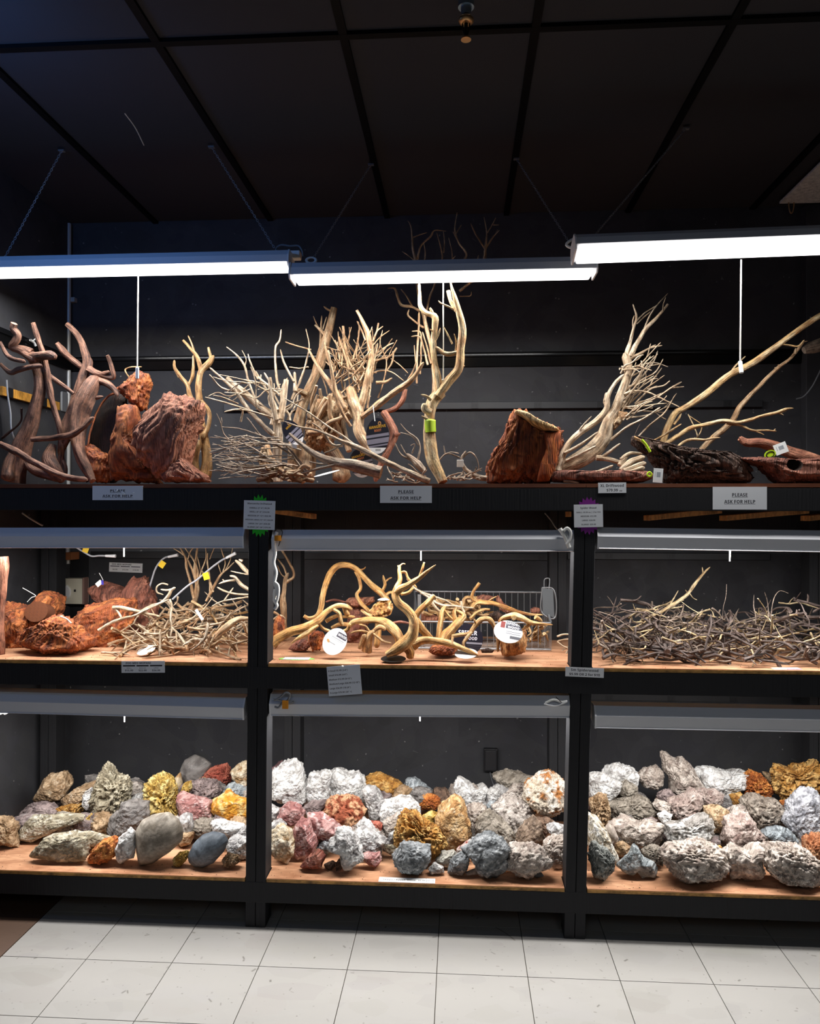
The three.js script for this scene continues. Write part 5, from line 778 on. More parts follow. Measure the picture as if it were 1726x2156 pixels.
{ const g = [br('H', -0.04, -0.1, [1285, 1520, 34, 1380, 1470, 62, 1480, 1400, 72, 1560, 1300, 66, 1582, 1200, 54, 1565, 1120, 48, 1500, 1035, 46, 1415, 965, 46, 1378, 880, 42, 1395, 800, 30, 1432, 720, 23, 1422, 610, 17, 1428, 560, 12], { cut: 1, rough: 0.12 }),
    br('H', -0.1, -0.1, [1425, 585, 12, 1405, 560, 8]), br('H', -0.1, -0.1, [1428, 570, 10, 1460, 542, 9, 1490, 548, 5]), br('H', -0.08, -0.02, [1385, 860, 40, 1440, 810, 38, 1520, 775, 32, 1630, 700, 24, 1740, 610, 15, 1812, 555, 7]), br('H', -0.1, -0.1, [1435, 640, 12, 1485, 630, 14, 1515, 690, 13, 1560, 745, 12, 1610, 800, 10]),
    br('H', -0.12, -0.1, [1640, 670, 12, 1670, 600, 14, 1690, 530, 10], { cut: 1 }), br('H', -0.1, -0.1, [1590, 1120, 38, 1660, 1020, 34, 1726, 960, 30, 1790, 890, 24, 1800, 880, 20], { cut: 1 }), br('I', -0.1, -0.06, [40, 1330, 54, 140, 1285, 42, 270, 1288, 36, 400, 1315, 32, 520, 1355, 28, 620, 1400, 24, 705, 1442, 9]),
    br('I', -0.1, -0.12, [60, 1060, 40, 110, 1150, 40, 190, 1240, 34, 240, 1290, 28]), br('H', -0.08, -0.08, [1500, 1420, 56, 1540, 1490, 50, 1540, 1560, 40]), br('H', -0.1, -0.1, [1440, 870, 20, 1520, 850, 18, 1580, 790, 14]) ].map(b => limb(b.pts, PL.spider, b.o));
  solo('driftwood_branch', mergeGeometries(g), WOOD, 'large upright forked spider wood root at the front of the middle bay', 'driftwood'); }
wood('driftwood_branch', 'hollow knotty lump on the middle bay spider wood, with a white sticker', 'spider', [lump('H', [1105, 1045, 1170, 955, 1250, 930, 1340, 930, 1362, 1020, 1330, 1090, 1250, 1120, 1160, 1130], -0.3, { pal: PL.spider, depth: 0.05, amp: 0.13, pit: 0.3, pf: 1.1, freq: 1.6 }), br('H', -0.28, -0.24, [1020, 1040, 14, 1080, 1080, 20, 1130, 1110, 24]), br('H', -0.3, -0.3, [1200, 1100, 34, 1200, 1250, 34, 1180, 1440, 36])], 'driftwood', null, [['sticker', new THREE.SphereGeometry(0.03, 14, 8, 0, 6.3, 0, 1).scale(1, 0.6, 0.8).translate(...at(fx('H', 1255), fy('H', 955), -0.28).toArray()), M.white]]);
wood('driftwood_branch', 'small branching root stub standing beside the white oval tag', 'tan', [br('H', -0.16, -0.14, [1080, 1480, 54, 1090, 1390, 50, 1110, 1310, 40, 1150, 1260, 24]), br('H', -0.15, -0.14, [1000, 1450, 20, 1030, 1360, 24, 1060, 1300, 24]), br('H', -0.15, -0.13, [1110, 1290, 20, 1020, 1260, 14, 940, 1270, 12, 890, 1290, 8]), br('H', -0.14, -0.13, [1130, 1280, 16, 1200, 1330, 16, 1250, 1370, 14, 1340, 1390, 8]), br('H', -0.16, -0.16, [1140, 1270, 20, 1220, 1220, 30, 1280, 1250, 20]), br('H', -0.16, -0.16, [1100, 1260, 12, 1060, 1210, 14, 990, 1190, 9])]);
for (const [a, z, lab, pal] of [[[455, 1300, 520, 1260, 600, 1270, 630, 1330, 600, 1400, 580, 1470, 500, 1470, 460, 1380], -0.2, 'dark orange wood knot left of the white oval tag', 'red'], [[250, 1450, 330, 1360, 430, 1350, 470, 1420, 430, 1470, 300, 1475], -0.24, 'low brown wood knot at the left of the middle bay', 'brick'], [[850, 950, 920, 905, 1010, 905, 1150, 895, 1150, 940, 1100, 980, 1040, 1000, 900, 1000], -0.46, 'flat reddish wood piece lying high behind the arch', 'redpink'], [[880, 1010, 1000, 990, 1100, 1020, 1110, 1120, 1020, 1400, 860, 1400, 880, 1150], -0.5, 'dark reddish wood piece under the arch in the middle bay', 'brick'], [[80, 1180, 130, 1090, 190, 1130, 200, 1250, 170, 1330, 90, 1480], -0.3, 'orange wood stub behind the left post of the middle bay', 'red']])
  solo('wood_chunk', lump('H', a, z, { pal: PL[pal], amp: 0.16, ridge: 0.12, freq: 2.2, pit: 0.08 }), CHUNK, lab, 'wood chunk');
wood('driftwood_branch', 'slim brown stick between the spider wood and the basket', 'brick', [br('H', -0.2, -0.22, [1330, 1180, 12, 1430, 1165, 16, 1540, 1185, 12]), br('H', -0.45, -0.45, [640, 950, 10, 720, 930, 13, 850, 950, 11])]);
wood('driftwood_branch', 'tall forked tan branch standing at the back left corner of the middle bay', 'mann', [br('H', -0.5, -0.5, [190, 1350, 40, 190, 1100, 34, 180, 900, 34, 190, 850, 24, 210, 700, 22, 240, 640, 18]), br('H', -0.5, -0.5, [215, 740, 18, 290, 690, 16, 295, 640, 14, 230, 500, 12, 150, 370, 9, 130, 330, 8]), br('H', -0.5, -0.5, [220, 660, 12, 190, 580, 9, 120, 490, 7]), br('H', -0.5, -0.5, [200, 690, 8, 160, 650, 6, 120, 560, 5]), br('H', -0.36, -0.34, [80, 1140, 14, 150, 1100, 16, 215, 1135, 8]), br('H', -0.36, -0.34, [85, 1060, 14, 130, 1090, 14, 160, 1150, 12])]);
// right half of the middle bay
wood('driftwood_branch', 'bent yellow spider wood root standing left of the dark oval card', 'spider', [br('I', -0.2, -0.22, [285, 1400, 30, 300, 1240, 29, 322, 1090, 28, 342, 980, 22, 380, 940, 14]), br('I', -0.18, -0.24, [345, 1410, 60, 365, 1250, 46, 430, 1180, 44, 520, 1080, 40, 565, 1040, 24, 480, 980, 14]), br('I', -0.22, -0.22, [470, 1100, 26, 460, 1000, 20, 480, 950, 12]), br('I', -0.22, -0.22, [350, 970, 12, 420, 1050, 12, 470, 1090, 14])]);
solo('wood_chunk', lump('I', [205, 1390, 240, 1345, 340, 1335, 480, 1340, 490, 1400, 440, 1428, 300, 1432], -0.17, { pal: PL.red, depth: 0.05, amp: 0.1, ridge: 0.24, freq: 2.6, axis: [0.1, 0.9, 0.3] }), CHUNK, 'ridged orange wood knot at the foot of the bent yellow root', 'wood chunk');
wood('driftwood_branch', 'thin arched spider wood twig in front of the dark oval card', 'tan', [br('I', -0.1, -0.14, [435, 1245, 18, 520, 1228, 20, 610, 1215, 20, 670, 1140, 24, 735, 1075, 28, 810, 1072, 27, 865, 1140, 22, 890, 1200, 18]), br('I', -0.1, -0.08, [640, 1200, 16, 590, 1260, 18, 555, 1310, 18, 560, 1345, 12]), br('I', -0.12, -0.1, [680, 1120, 14, 660, 1080, 10]), br('I', -0.1, -0.06, [445, 1250, 14, 440, 1330, 9]), br('I', -0.14, -0.16, [860, 1140, 20, 900, 1260, 16, 900, 1400, 14])]);
{ const g = lump('I', [905, 1250, 960, 1220, 1100, 1200, 1180, 1190, 1195, 1280, 1170, 1400, 1090, 1425, 1000, 1442, 945, 1435, 930, 1340], -0.16, { pal: PL.spider.map((c, i) => c.clone().lerp(PL.red[i], 0.45)), depth: 0.06, amp: 0.1, ridge: 0.12, axis: [0.1, 0.95, 0], freq: 2 });
  const arm = [br('I', -0.16, -0.12, [1000, 1250, 40, 930, 1100, 26, 960, 1060, 28, 1060, 1035, 34, 1160, 1070, 30, 1230, 1105, 24, 1340, 1120, 14, 1455, 1130, 7]), br('I', -0.14, -0.14, [1240, 1110, 20, 1190, 1150, 14, 1140, 1180, 9]), br('I', -0.15, -0.12, [1060, 1040, 30, 1062, 1060, 26], { cut: 1 })].map(b => limb(b.pts, PL.spider, b.o));
  wood('driftwood_branch', 'stubby orange spider wood block with a yellow arm, wearing the white oval label', 'spider', [g, ...arm]); }
wood('driftwood_branch', 'long smooth spider wood branch lying across the top of the basket', 'spider', [br('I', -0.34, -0.34, [640, 960, 24, 690, 905, 27, 780, 905, 26, 860, 915, 22, 1000, 960, 22, 1200, 1020, 16, 1355, 1030, 8]), br('I', -0.34, -0.32, [690, 900, 24, 640, 850, 18, 655, 790, 18, 715, 708, 16], { cut: 1 }), br('I', -0.32, -0.3, [820, 975, 12, 740, 980, 16, 680, 1010, 14, 620, 1070, 10]), br('I', -0.34, -0.34, [770, 920, 9, 830, 870, 8, 890, 840, 6]), br('I', -0.32, -0.34, [1280, 1050, 24, 1330, 1080, 18, 1350, 1120, 10])]);
wood('driftwood_branch', 'crooked pale twig along the left rim of the basket', 'pale', [br('I', -0.32, -0.34, [-10, 660, 14, 60, 755, 15, 150, 805, 13, 280, 850, 12, 390, 890, 10, 440, 930, 6]), br('I', -0.32, -0.32, [120, 800, 12, 200, 850, 12, 330, 930, 14, 420, 935, 10, 660, 960, 8]), br('I', -0.3, -0.3, [230, 890, 14, 270, 950, 14, 330, 1000, 10]), br('I', -0.32, -0.32, [530, 890, 12, 540, 960, 12, 570, 1010, 10])]);
wood('driftwood_branch', 'bundle of short tan roots in the basket beneath the long branch', 'tan', [...sprout('I', 26, [120, 830, 700, 1080], [150, 900, 860, 1120], 20, 9, [-0.48, -0.34], [-0.48, -0.34], { wob: 0.12, fork: 0.5 })]);
wood('driftwood_branch', 'bundle of tan roots at the right end of the basket', 'tan', [...sprout('I', 18, [1150, 1110, 1400, 1300], [1180, 1100, 1440, 1340], 16, 7, [-0.44, -0.3], [-0.44, -0.3], { wob: 0.12, fork: 0.5 })]);
for (const [a, z, lab, pal] of [[[450, 920, 600, 860, 750, 825, 860, 840, 840, 890, 700, 930, 520, 960], -0.5, 'rough brown bark piece high in the basket, left', 'brick'], [[780, 1010, 900, 990, 960, 1040, 930, 1090, 840, 1100, 780, 1070], -0.44, 'dark bark piece in the middle of the basket', 'bark'], [[880, 860, 910, 830, 960, 910, 1040, 960, 1020, 1020, 920, 980], -0.48, 'upright light brown bark flake in the basket', 'redpink'], [[1230, 970, 1270, 950, 1320, 960, 1330, 1010, 1260, 1020, 1230, 1000], -0.48, 'small brown lump at the right rim of the basket', 'brick'], [[110, 1020, 180, 1000, 300, 1040, 310, 1090, 200, 1110, 120, 1080], -0.4, 'pinkish log end in the left of the basket', 'redpink'], [[730, 1380, 800, 1365, 865, 1385, 845, 1410, 740, 1412], -0.2, 'flat dark wood chip lying before the basket', 'bark']])
  solo('wood_chunk', lump('I', a, z, { pal: PL[pal], amp: 0.14, ridge: 0.2, freq: 2.4, axis: [0.9, 0.3, 0], band: 1 }), CHUNK, lab, 'wood chunk');
{ // wire basket
  const zf = -0.32, zb = -0.56, xa = at(880, 1300, zf).x, xb = at(1160, 1300, zf).x, y0 = SHELF[1] + 0.004, y1 = at(1000, 1310, zf).y, yb = at(1000, 1246, zb).y, xa2 = at(872, 1250, zb).x, xb2 = at(1142, 1250, zb).x, parts = [];
  const rod = (p, q, r = 0.0022) => tubePath([p, p.clone().lerp(q, 0.5), q], r, 6, 2);
  parts.push(['rim', rod(V(xa, y1, zf), V(xb, y1, zf), 0.0045), M.wire], ['rim', rod(V(xa2, yb, zb), V(xb2, yb, zb), 0.0045), M.wire], ['rim', rod(V(xa, y1, zf), V(xa2, yb, zb), 0.0045), M.wire], ['rim', rod(V(xb, y1, zf), V(xb2, yb, zb), 0.0045), M.wire], ['base_rail', rod(V(xa, y0 + 0.004, zf), V(xb, y0 + 0.004, zf), 0.0045), M.wire], ['base_rail', rod(V(xa2, y0 + 0.004, zb), V(xb2, y0 + 0.004, zb), 0.0045), M.wire]);
  for (let i = 0; i <= 21; i++) { const u = i / 21; parts.push(['wire', rod(V(xa + (xb - xa) * u, y0 + 0.004, zf), V(xa + (xb - xa) * u, y1, zf), 0.0016), M.wire], ['wire', rod(V(xa2 + (xb2 - xa2) * u, y0 + 0.004, zb), V(xa2 + (xb2 - xa2) * u, yb, zb), 0.0016), M.wire]); }
  for (let i = 1; i < 8; i++) { const u = i / 8, z = zf + (zb - zf) * u; for (const [x, x2] of [[xa, xa2], [xb, xb2]]) parts.push(['wire', rod(V(x + (x2 - x) * u, y0 + 0.004, z), V(x + (x2 - x) * u, y1 + (yb - y1) * u, z), 0.0016), M.wire]); parts.push(['floor_wire', rod(V(xa, y0, z), V(xb, y0, z), 0.0016), M.wire]); }
  // end plate and lift handle at the right
  const c = at(1155, 1275, -0.4), P = (x, y) => at(x, y, -0.38);
  parts.push(['end_plate', new THREE.ExtrudeGeometry(new THREE.Shape([P(1141, 1238), P(1164, 1240), P(1167, 1301), P(1143, 1292)].map(p => new THREE.Vector2(p.x, p.y))), { depth: 0.002, bevelEnabled: false }).translate(0, 0, -0.38), std(0x4c4f52, 0.5)], ['end_frame', tubePath([P(1141, 1237), P(1141, 1290), P(1167, 1302), P(1164, 1240), P(1141, 1237)], 0.003, 6, 40), M.wire], ['lift_handle', tubePath([P(1145, 1240), P(1147, 1219), P(1156, 1218), P(1157, 1224), P(1155, 1241)], 0.0024, 6, 30), M.wire]);
  parts.push(['side_plate', boxAt(xa - 0.002, xa + 0.012, y1 - 0.01, yb + 0.01, zf - 0.02, zf, 0.001), M.wire]);
  thing('wire_basket', 'chrome wire basket holding wood pieces, back of the middle bay', 'basket', parts);
}
{ // cards of the middle bay
  const card = (draw) => std(0xffffff, 0.35, { map: canvasTex(256, 256, draw) });
  const m1 = card((c, w, h) => { c.fillStyle = '#1d1b26'; c.fillRect(0, 0, w, h); c.fillStyle = '#dedee6'; c.font = 'bold 50px sans-serif'; c.textAlign = 'center'; c.fillText('SPIDER', 118, 92); c.font = 'bold 36px sans-serif'; c.fillText('WOOD', 150, 132); c.fillStyle = '#8d8d98'; c.fillRect(110, 150, 140, 16); c.fillStyle = '#3b3b46'; for (let i = 0; i < 4; i++) c.fillRect(120, 176 + i * 16, 120, 8); c.fillStyle = '#c9c9cc'; c.fillRect(0, 182, 100, 80); });
  const m2 = card((c, w, h) => { c.fillStyle = '#f6f6f4'; c.fillRect(0, 0, w, h); c.fillStyle = '#4c4c56'; c.fillRect(100, 10, 156, 80); c.fillStyle = '#ffffff'; c.font = 'bold 36px sans-serif'; c.fillText('SPIDER', 104, 44); c.font = 'bold 34px sans-serif'; c.fillText('WOOD', 116, 82); c.fillStyle = '#8c4a46'; c.fillRect(52, 20, 40, 74); c.fillStyle = '#7d7d86'; c.fillRect(110, 120, 130, 8); c.fillRect(110, 142, 130, 8); c.fillStyle = '#6a6a70'; c.fillRect(150, 168, 100, 34); });
  const m3 = card((c, w, h) => { c.fillStyle = '#fbfbf9'; c.fillRect(0, 0, w, h); c.fillStyle = '#4a4650'; c.fillRect(110, 30, 120, 50); c.fillStyle = '#ffffff'; c.font = 'bold 34px sans-serif'; c.fillText('WOOD', 118, 66); c.fillStyle = '#8f9296'; c.fillRect(70, 94, 150, 6); c.fillRect(70, 110, 150, 3); c.fillStyle = '#c89a60'; c.beginPath(); c.ellipse(60, 150, 22, 12, 0.4, 0, 7); c.fill(); c.fillStyle = '#6d7076'; c.fillRect(70, 150, 80, 5); });
  const mk = (f, x, y, z, w, h, rz, rx, m, label) => { const p = at(fx(f, x), fy(f, y), z), k = p.t / FOCAL / FR[f][2]; const g = ovalGeo(V(0, 0, 0), w * k, h * k).rotateZ(rz).rotateX(rx).translate(p.x, p.y, p.z); thing('hang_tag', label, 'hang tag', [['tag', g, m]], 'oval tags of the middle bay'); };
  mk('H', 735, 1375, -0.1, 250, 300, -0.5, -0.35, m3, 'white oval tag leaning at the front left of the middle bay');
  mk('I', 605, 1275, -0.17, 290, 310, -0.05, -0.1, m1, 'dark oval card reading SPIDER WOOD, standing among the roots');
  mk('I', 1005, 1200, -0.09, 290, 230, -0.2, -0.4, m2, 'white oval label reading WOOD on the stubby orange block');
  mk('H', 1360, 1560, -0.05, 270, 200, 0, -1.38, M.darkmetal, 'dark oval base plate under the upright forked root');
  mk('I', 580, 1420, -0.07, 230, 170, 0.1, -1.1, M.pale, 'pale oval tag lying under the right foot of the forked root');
}

// ------------------------------------------------------------------ middle shelf, right bay: heap of dark twigs
wood('driftwood_branch', 'single pale yellow stick with side shoots poking out of the dark twigs', 'twig3', [
  br('J', -0.34, -0.36, [930, 1330, 12, 990, 1300, 14, 1080, 1260, 16, 1150, 1220, 18, 1260, 1150, 16, 1350, 1080, 16, 1406, 1000, 15, 1470, 920, 13, 1530, 850, 10, 1570, 815, 6]), br('J', -0.35, -0.35, [1160, 1210, 9, 1200, 1140, 7, 1255, 1045, 4]), br('J', -0.35, -0.34, [1170, 1225, 8, 1240, 1215, 7, 1300, 1205, 6]), br('J', -0.36, -0.36, [1370, 1080, 7, 1400, 1120, 5, 1440, 1140, 3]), br('J', -0.36, -0.36, [1500, 880, 8, 1490, 815, 6]), br('J', -0.35, -0.35, [1350, 1080, 5, 1325, 1040, 3]), br('J', -0.35, -0.35, [1280, 1145, 6, 1310, 1142, 4]),
]);
{
  const shapes = []; for (let i = 0; i < 16; i++) { const L = rr(0.12, 0.26), pts = [], k = 6, ph = rr(0, 6), fat = i < 3 ? 1.8 : i < 5 ? 1.4 : 0.85; for (let j = 0; j < k; j++) { const t = j / (k - 1); pts.push({ p: V((t - 0.5) * L, Math.sin(t * 5 + ph) * 0.014 + rr(-0.007, 0.007), Math.cos(t * 4.4 + ph) * 0.016 + rr(-0.007, 0.007)), r: (0.0046 - 0.0022 * t) * fat * rr(0.7, 1.3) }); }
    const pal = i < 8 ? 'twig' : i < 13 ? 'twig2' : 'twig3', gs = [limb(pts, PL[pal], { maxN: 14, rough: 0.2 })];
    for (let q = 0; q < 1 + i % 3; q++) { const m = pts[1 + q], d = V(rr(-0.2, 1), rr(-0.2, 1), rr(-0.9, 0.9)).normalize(), l = rr(0.03, 0.08); gs.push(limb([{ p: m.p.clone(), r: m.r * 0.9 }, { p: m.p.clone().addScaledVector(d, l * 0.5).add(V(0, rr(-0.008, 0.01), 0)), r: m.r * 0.7 }, { p: m.p.clone().addScaledVector(d, l), r: m.r * 0.45 }], PL[pal], { maxN: 8 })); }
    shapes.push([mergeGeometries(gs), pal]); }
  const xa = at(1250, 1380, -0.1).x, xb = 1.6;
  for (let i = 0; i < 290; i++) {
    const s = shapes[i % 16], u = rnd(), x = xa + 0.02 + (xb - xa - 0.04) * u, front = rnd(), z = -0.055 - front * 0.42, top = 0.035 + 0.15 * sm(-0.03, -0.3, z) * (0.85 + 0.15 * Math.sin(u * 9)), y = SHELF[1] + 0.006 + (top - 0.006) * Math.pow((i % 29) / 28, 0.75);
    const o = new THREE.Mesh(s[0], WOOD); o.name = numbered('heap_twig'); { const ry = rr(0, 6.28), rz = i % 19 === 0 ? rr(0.5, 1.0) : rr(-0.28, 0.28), hl = 0.105; o.position.set(Math.max(xa + 0.01 + hl * Math.abs(Math.cos(ry)), x), Math.max(y, SHELF[1] + 0.012 + hl * Math.abs(Math.sin(rz)) * 0.8), Math.min(z, -0.025 - hl * Math.abs(Math.sin(ry)))); o.rotation.set(rr(-0.4, 0.4), ry, rz); }
    const w = { twig: 'dark brown crooked twig', twig2: 'grey-brown crooked twig', twig3: 'straw-coloured crooked twig' }[s[1]];
    { const p = o.position, sx = p.x < xa + 0.3 ? 'beside the post' : p.x < xa + 0.6 ? 'below the pale yellow stick' : p.x < xa + 0.82 ? 'right of the pale yellow stick' : 'at the picture edge', sz = p.z > -0.2 ? 'front' : p.y > SHELF[1] + 0.1 ? 'top' : 'inside'; o.userData = { label: w + ' of the right shelf heap, ' + sz + ', ' + sx, category: 'twig', group: w + 's of the heap, ' + sz + ', ' + sx }; } scene.add(o);
  }
  const strays = [['J', [470, 1255, 5, 600, 1300, 6, 760, 1400, 6, 860, 1470, 4], 'twig2', 'long thin twig lying across the left of the dark heap'], ['J', [500, 1345, 15, 540, 1430, 12, 570, 1500, 11, 610, 1600, 8], 'twig2', 'upright grey twig stub at the left front of the dark heap'], ['K', [160, 1465, 10, 300, 1540, 12, 480, 1620, 10, 640, 1695, 7], 'twig3', 'straight straw-coloured stick lying across the dark heap'], ['K', [1030, 1500, 12, 1045, 1590, 12, 990, 1690, 12], 'twig3', 'pale forked stick at the front right of the dark heap'], ['K', [965, 1290, 10, 958, 1400, 11, 950, 1480, 7], 'twig3', 'short upright straw stick high in the dark heap'], ['K', [470, 1330, 3, 480, 1215, 3, 505, 1110, 3, 512, 985, 2], 'twig2', 'single hair-thin twig standing up from the dark heap'], ['K', [950, 1340, 4, 960, 1215, 4, 990, 1100, 4, 1040, 1050, 3, 1125, 1075, 2], 'twig2', 'thin hooked twig standing up from the dark heap'], ['K', [820, 1125, 6, 860, 1180, 5, 895, 1235, 4, 930, 1340, 4], 'twig3', 'short pale tip poking up at the back of the dark heap'], ['K', [1140, 1290, 9, 1200, 1288, 9, 1280, 1295, 6], 'twig3', 'pale sawn stick end at the right of the dark heap']];
  for (const [f, a, pal, lab] of strays) solo('heap_twig', mergeGeometries([limb(br(f, -0.16, -0.2, a).pts, PL[pal])]), WOOD, lab, 'twig');
}
{ // bits behind the right post
  wood('driftwood_branch', 'small pale twigs peeking out left of the right post', 'pale', [br('J', -0.3, -0.28, [60, 1500, 10, 120, 1480, 10, 200, 1480, 8]), br('J', -0.3, -0.28, [70, 1545, 9, 130, 1530, 9, 200, 1530, 8]), br('J', -0.3, -0.28, [60, 1550, 8, 110, 1590, 9, 180, 1620, 8]), br('J', -0.3, -0.28, [110, 1640, 7, 150, 1610, 7, 190, 1590, 6]), br('J', -0.3, -0.28, [150, 1780, 14, 150, 1700, 13, 160, 1640, 12])]);
  const p = at(1692, 1396, -0.05);
  thing('paper_slip', 'white and violet paper slip lying under the dark twigs', 'paper', [['paper', new THREE.BoxGeometry(0.1, 0.0008, 0.035).rotateY(0.1).translate(at(1655, 1400, -0.03).x, SHELF[1] + 0.0006, -0.03), M.white], ['violet_band', new THREE.BoxGeometry(0.05, 0.0009, 0.012).rotateY(0.1).translate(at(1670, 1402, -0.03).x, SHELF[1] + 0.0012, -0.022), std(0xa884c0, 0.6)]]);
}

// ------------------------------------------------------------------ bottom shelf: rocks
const STONES = { white: ['#d6d3cf', '#f3f1ee', '#a9a4a0', '#ffffff'], gw: ['#b0acaa', '#d8d5d1', '#868280', '#ecebe8'], beige: ['#b3a599', '#d6cabf', '#8b7b71', '#e6dcd2'], mauve: ['#877673', '#a3918d', '#665756', '#c9bdb9'], pink: ['#a46e69', '#c79a94', '#824f4c', '#ead9d5'],
  red: ['#a04c3b', '#bd6a55', '#783526', '#c9a090'], ochre: ['#b98339', '#dcb16c', '#8a5820', '#f0d9a8'], orange: ['#b8672a', '#da9249', '#8c4516', '#f0c48c'], yellow: ['#cda956', '#ecd58f', '#a07a30', '#fff0c0'], tan: ['#a98a68', '#c8ab88', '#826543', '#e2cfb4'], olive: ['#a99d84', '#d0c6ae', '#857a62', '#f0ebdc'],
  grey: ['#6f7274', '#8f9294', '#515456', '#c4c6c6'], slate: ['#7c7672', '#918b86', '#625c59', '#a8a29c'], blue: ['#59616a', '#6f7882', '#424950', '#8b949c'], taupe: ['#8e8477', '#a89e90', '#71675a', '#c0b6a8'], ice: ['#9da4a8', '#bcc3c6', '#7d8488', '#dfe5e8'], brown: ['#6f5645', '#8b6f5b', '#4d3a2e', '#a58a74'], cream: ['#d6c2a2', '#efe2cb', '#b08a5c', '#fff6e6'], maroon: ['#6d4a4c', '#845e60', '#503436', '#9a7c7c'] };
for (const k in STONES) STONES[k] = STONES[k].map(lin);
const KIND = { r: { amp: 0.13, ridge: 0.07, facet: 0.45, nf: 14, freq: 2.1, pit: 0.05, pf: 2.6, mat: STONE }, p: { amp: 0.09, pit: 0.14, pf: 3.6, facet: 0.35, nf: 14, freq: 1.9, mat: STONE_PIT, detail: 23 }, f: { amp: 0.04, facet: 0.95, freq: 2.4, ridge: 0.02, fine: 0.05, mat: STONE, vein: 0.03, fat: 0.8 }, s: { amp: 0.025, freq: 1.2, mat: STONE_SMOOTH, box: 0.92, zbox: 1, detail: 18, grow: 1.02, cfreq: 12 }, b: { amp: 0.06, ridge: 0.04, bed: 0.05, freq: 2, mat: STONE, vein: 0.05, facet: 0.6, fine: 0.08 },
  h: { amp: 0.1, pit: 0.3, sharp: 1, pf: 3.1, freq: 2.2, ridge: 0.04, mat: STONE_PIT, detail: 30, fine: 0.12, grow: 1.12 }, v: { amp: 0.11, ridge: 0.09, facet: 0.5, nf: 13, freq: 2.2, vein: 0.05, mat: STONE, detail: 20 }, g: { amp: 0.08, facet: 0.75, nf: 12, ridge: 0.04, freq: 2.3, fine: 0.08, mat: STONE, vein: 0.025 } };
const rocks = [];
function rock(f, kind, tone, label, xy, o = {}) {
  let b = -1e9, l = 1e9, r = -1e9, t = 1e9; for (let i = 0; i < xy.length; i += 2) { b = Math.max(b, xy[i + 1]); t = Math.min(t, xy[i + 1]); l = Math.min(l, xy[i]); r = Math.max(r, xy[i]); }
  const px = fx(f, (l + r) / 2), pb = fy(f, b), pt = fy(f, t), skew = (px - 863) * 0.022, q = pb - skew; // rows follow the shelf front
  const front = onY(px, pb, SHELF[0]).z;
  let z = o.z ?? (q > 1795 ? Math.min(-0.075, front + 0.005) : Math.max(-0.58, -0.235 - (1795 - q) / 160 * 0.36));
  const k = KIND[kind], g = lump(f, xy, z, { pal: STONES[tone], grow: 1.07, fine: kind === 's' ? 0 : 0.12, ...k, ...o });
  g.computeBoundingBox(); if (g.boundingBox.min.y < SHELF[0] + 0.0005) g.translate(0, SHELF[0] + 0.0005 - g.boundingBox.min.y, 0);
  if (g.boundingBox.max.z > -0.004) g.translate(0, 0, -0.004 - g.boundingBox.max.z);
  const m = solo('rock', g, k.mat, label, 'rock', o.group); rocks.push(m); return m;
}
// left bay
rock('L', 'g', 'tan', 'large pinkish tan boulder at the back left with a red right face', [445, 680, 550, 480, 650, 410, 770, 375, 812, 440, 838, 540, 805, 600, 770, 690, 640, 742, 480, 730]);
rock('L', 'b', 'slate', 'small taupe slab behind the pale honeycomb rock', [1045, 415, 1190, 415, 1230, 500, 1200, 600, 1060, 560], { z: -0.6 });
rock('L', 'b', 'tan', 'jagged tan wedge leaning left of the pale honeycomb rock', [770, 690, 900, 590, 1130, 495, 1230, 470, 1225, 570, 1100, 650, 1000, 760, 850, 800, 780, 790]);
rock('L', 'h', 'olive', 'tall pale honeycomb rock full of holes in the left bay', [1100, 720, 1170, 570, 1215, 430, 1285, 310, 1372, 345, 1400, 400, 1535, 460, 1562, 560, 1540, 720, 1460, 860, 1330, 940, 1180, 900], { fat: 0.6 });
rock('M', 'g', 'slate', 'grey-brown rock right of the pale honeycomb rock', [150, 600, 175, 445, 222, 430, 330, 480, 372, 540, 360, 640, 200, 700], { z: -0.55 });
rock('L', 'f', 'white', 'small bright white shard left of the honeycomb rock', [1008, 650, 1110, 560, 1118, 625, 1085, 780, 1060, 835, 1008, 785], { z: -0.34 });
rock('L', 'r', 'mauve', 'purple-grey sparkling slab near the left wall', [248, 880, 340, 790, 500, 748, 620, 780, 700, 850, 680, 960, 500, 980, 330, 960]);
rock('L', 'b', 'mauve', 'flat mauve slab lying below the purple-grey slab', [60, 965, 350, 888, 515, 920, 440, 1000, 300, 1090, 180, 1130, 120, 1040]);
rock('L', 'h', 'ochre', 'golden holed rock in front of the tan wedge', [638, 900, 720, 810, 850, 785, 965, 778, 985, 850, 930, 950, 800, 1010, 670, 985], { z: -0.36 });
rock('L', 'r', 'yellow', 'small golden yellow rock under the golden holed rock', [870, 1010, 950, 925, 1100, 895, 1125, 960, 1080, 1030, 950, 1050], { z: -0.3 });
rock('L', 'r', 'mauve', 'rounded mauve stone between the tan wedge and the golden holed rock', [630, 770, 700, 695, 775, 705, 790, 800, 700, 850], { z: -0.46 });
rock('L', 'r', 'tan', 'tan rock cut by the left picture edge at the shelf front', [-80, 990, 20, 968, 110, 985, 195, 1065, 180, 1180, 210, 1290, 60, 1290, -60, 1260], { z: -0.2 });
rock('L', 'b', 'olive', 'broad pale greenish slab lying low in the left bay', [215, 1305, 330, 1110, 430, 1030, 700, 1010, 1025, 1008, 1000, 1090, 760, 1160, 560, 1250, 400, 1335, 280, 1330], { z: -0.24, fat: 0.5 });
rock('L', 'b', 'olive', 'thin ragged pale slab on top of the front olive slab', [515, 1215, 640, 1140, 940, 1090, 1130, 1110, 1345, 1172, 1335, 1265, 1060, 1260, 700, 1225], { z: -0.17, fat: 0.4 });
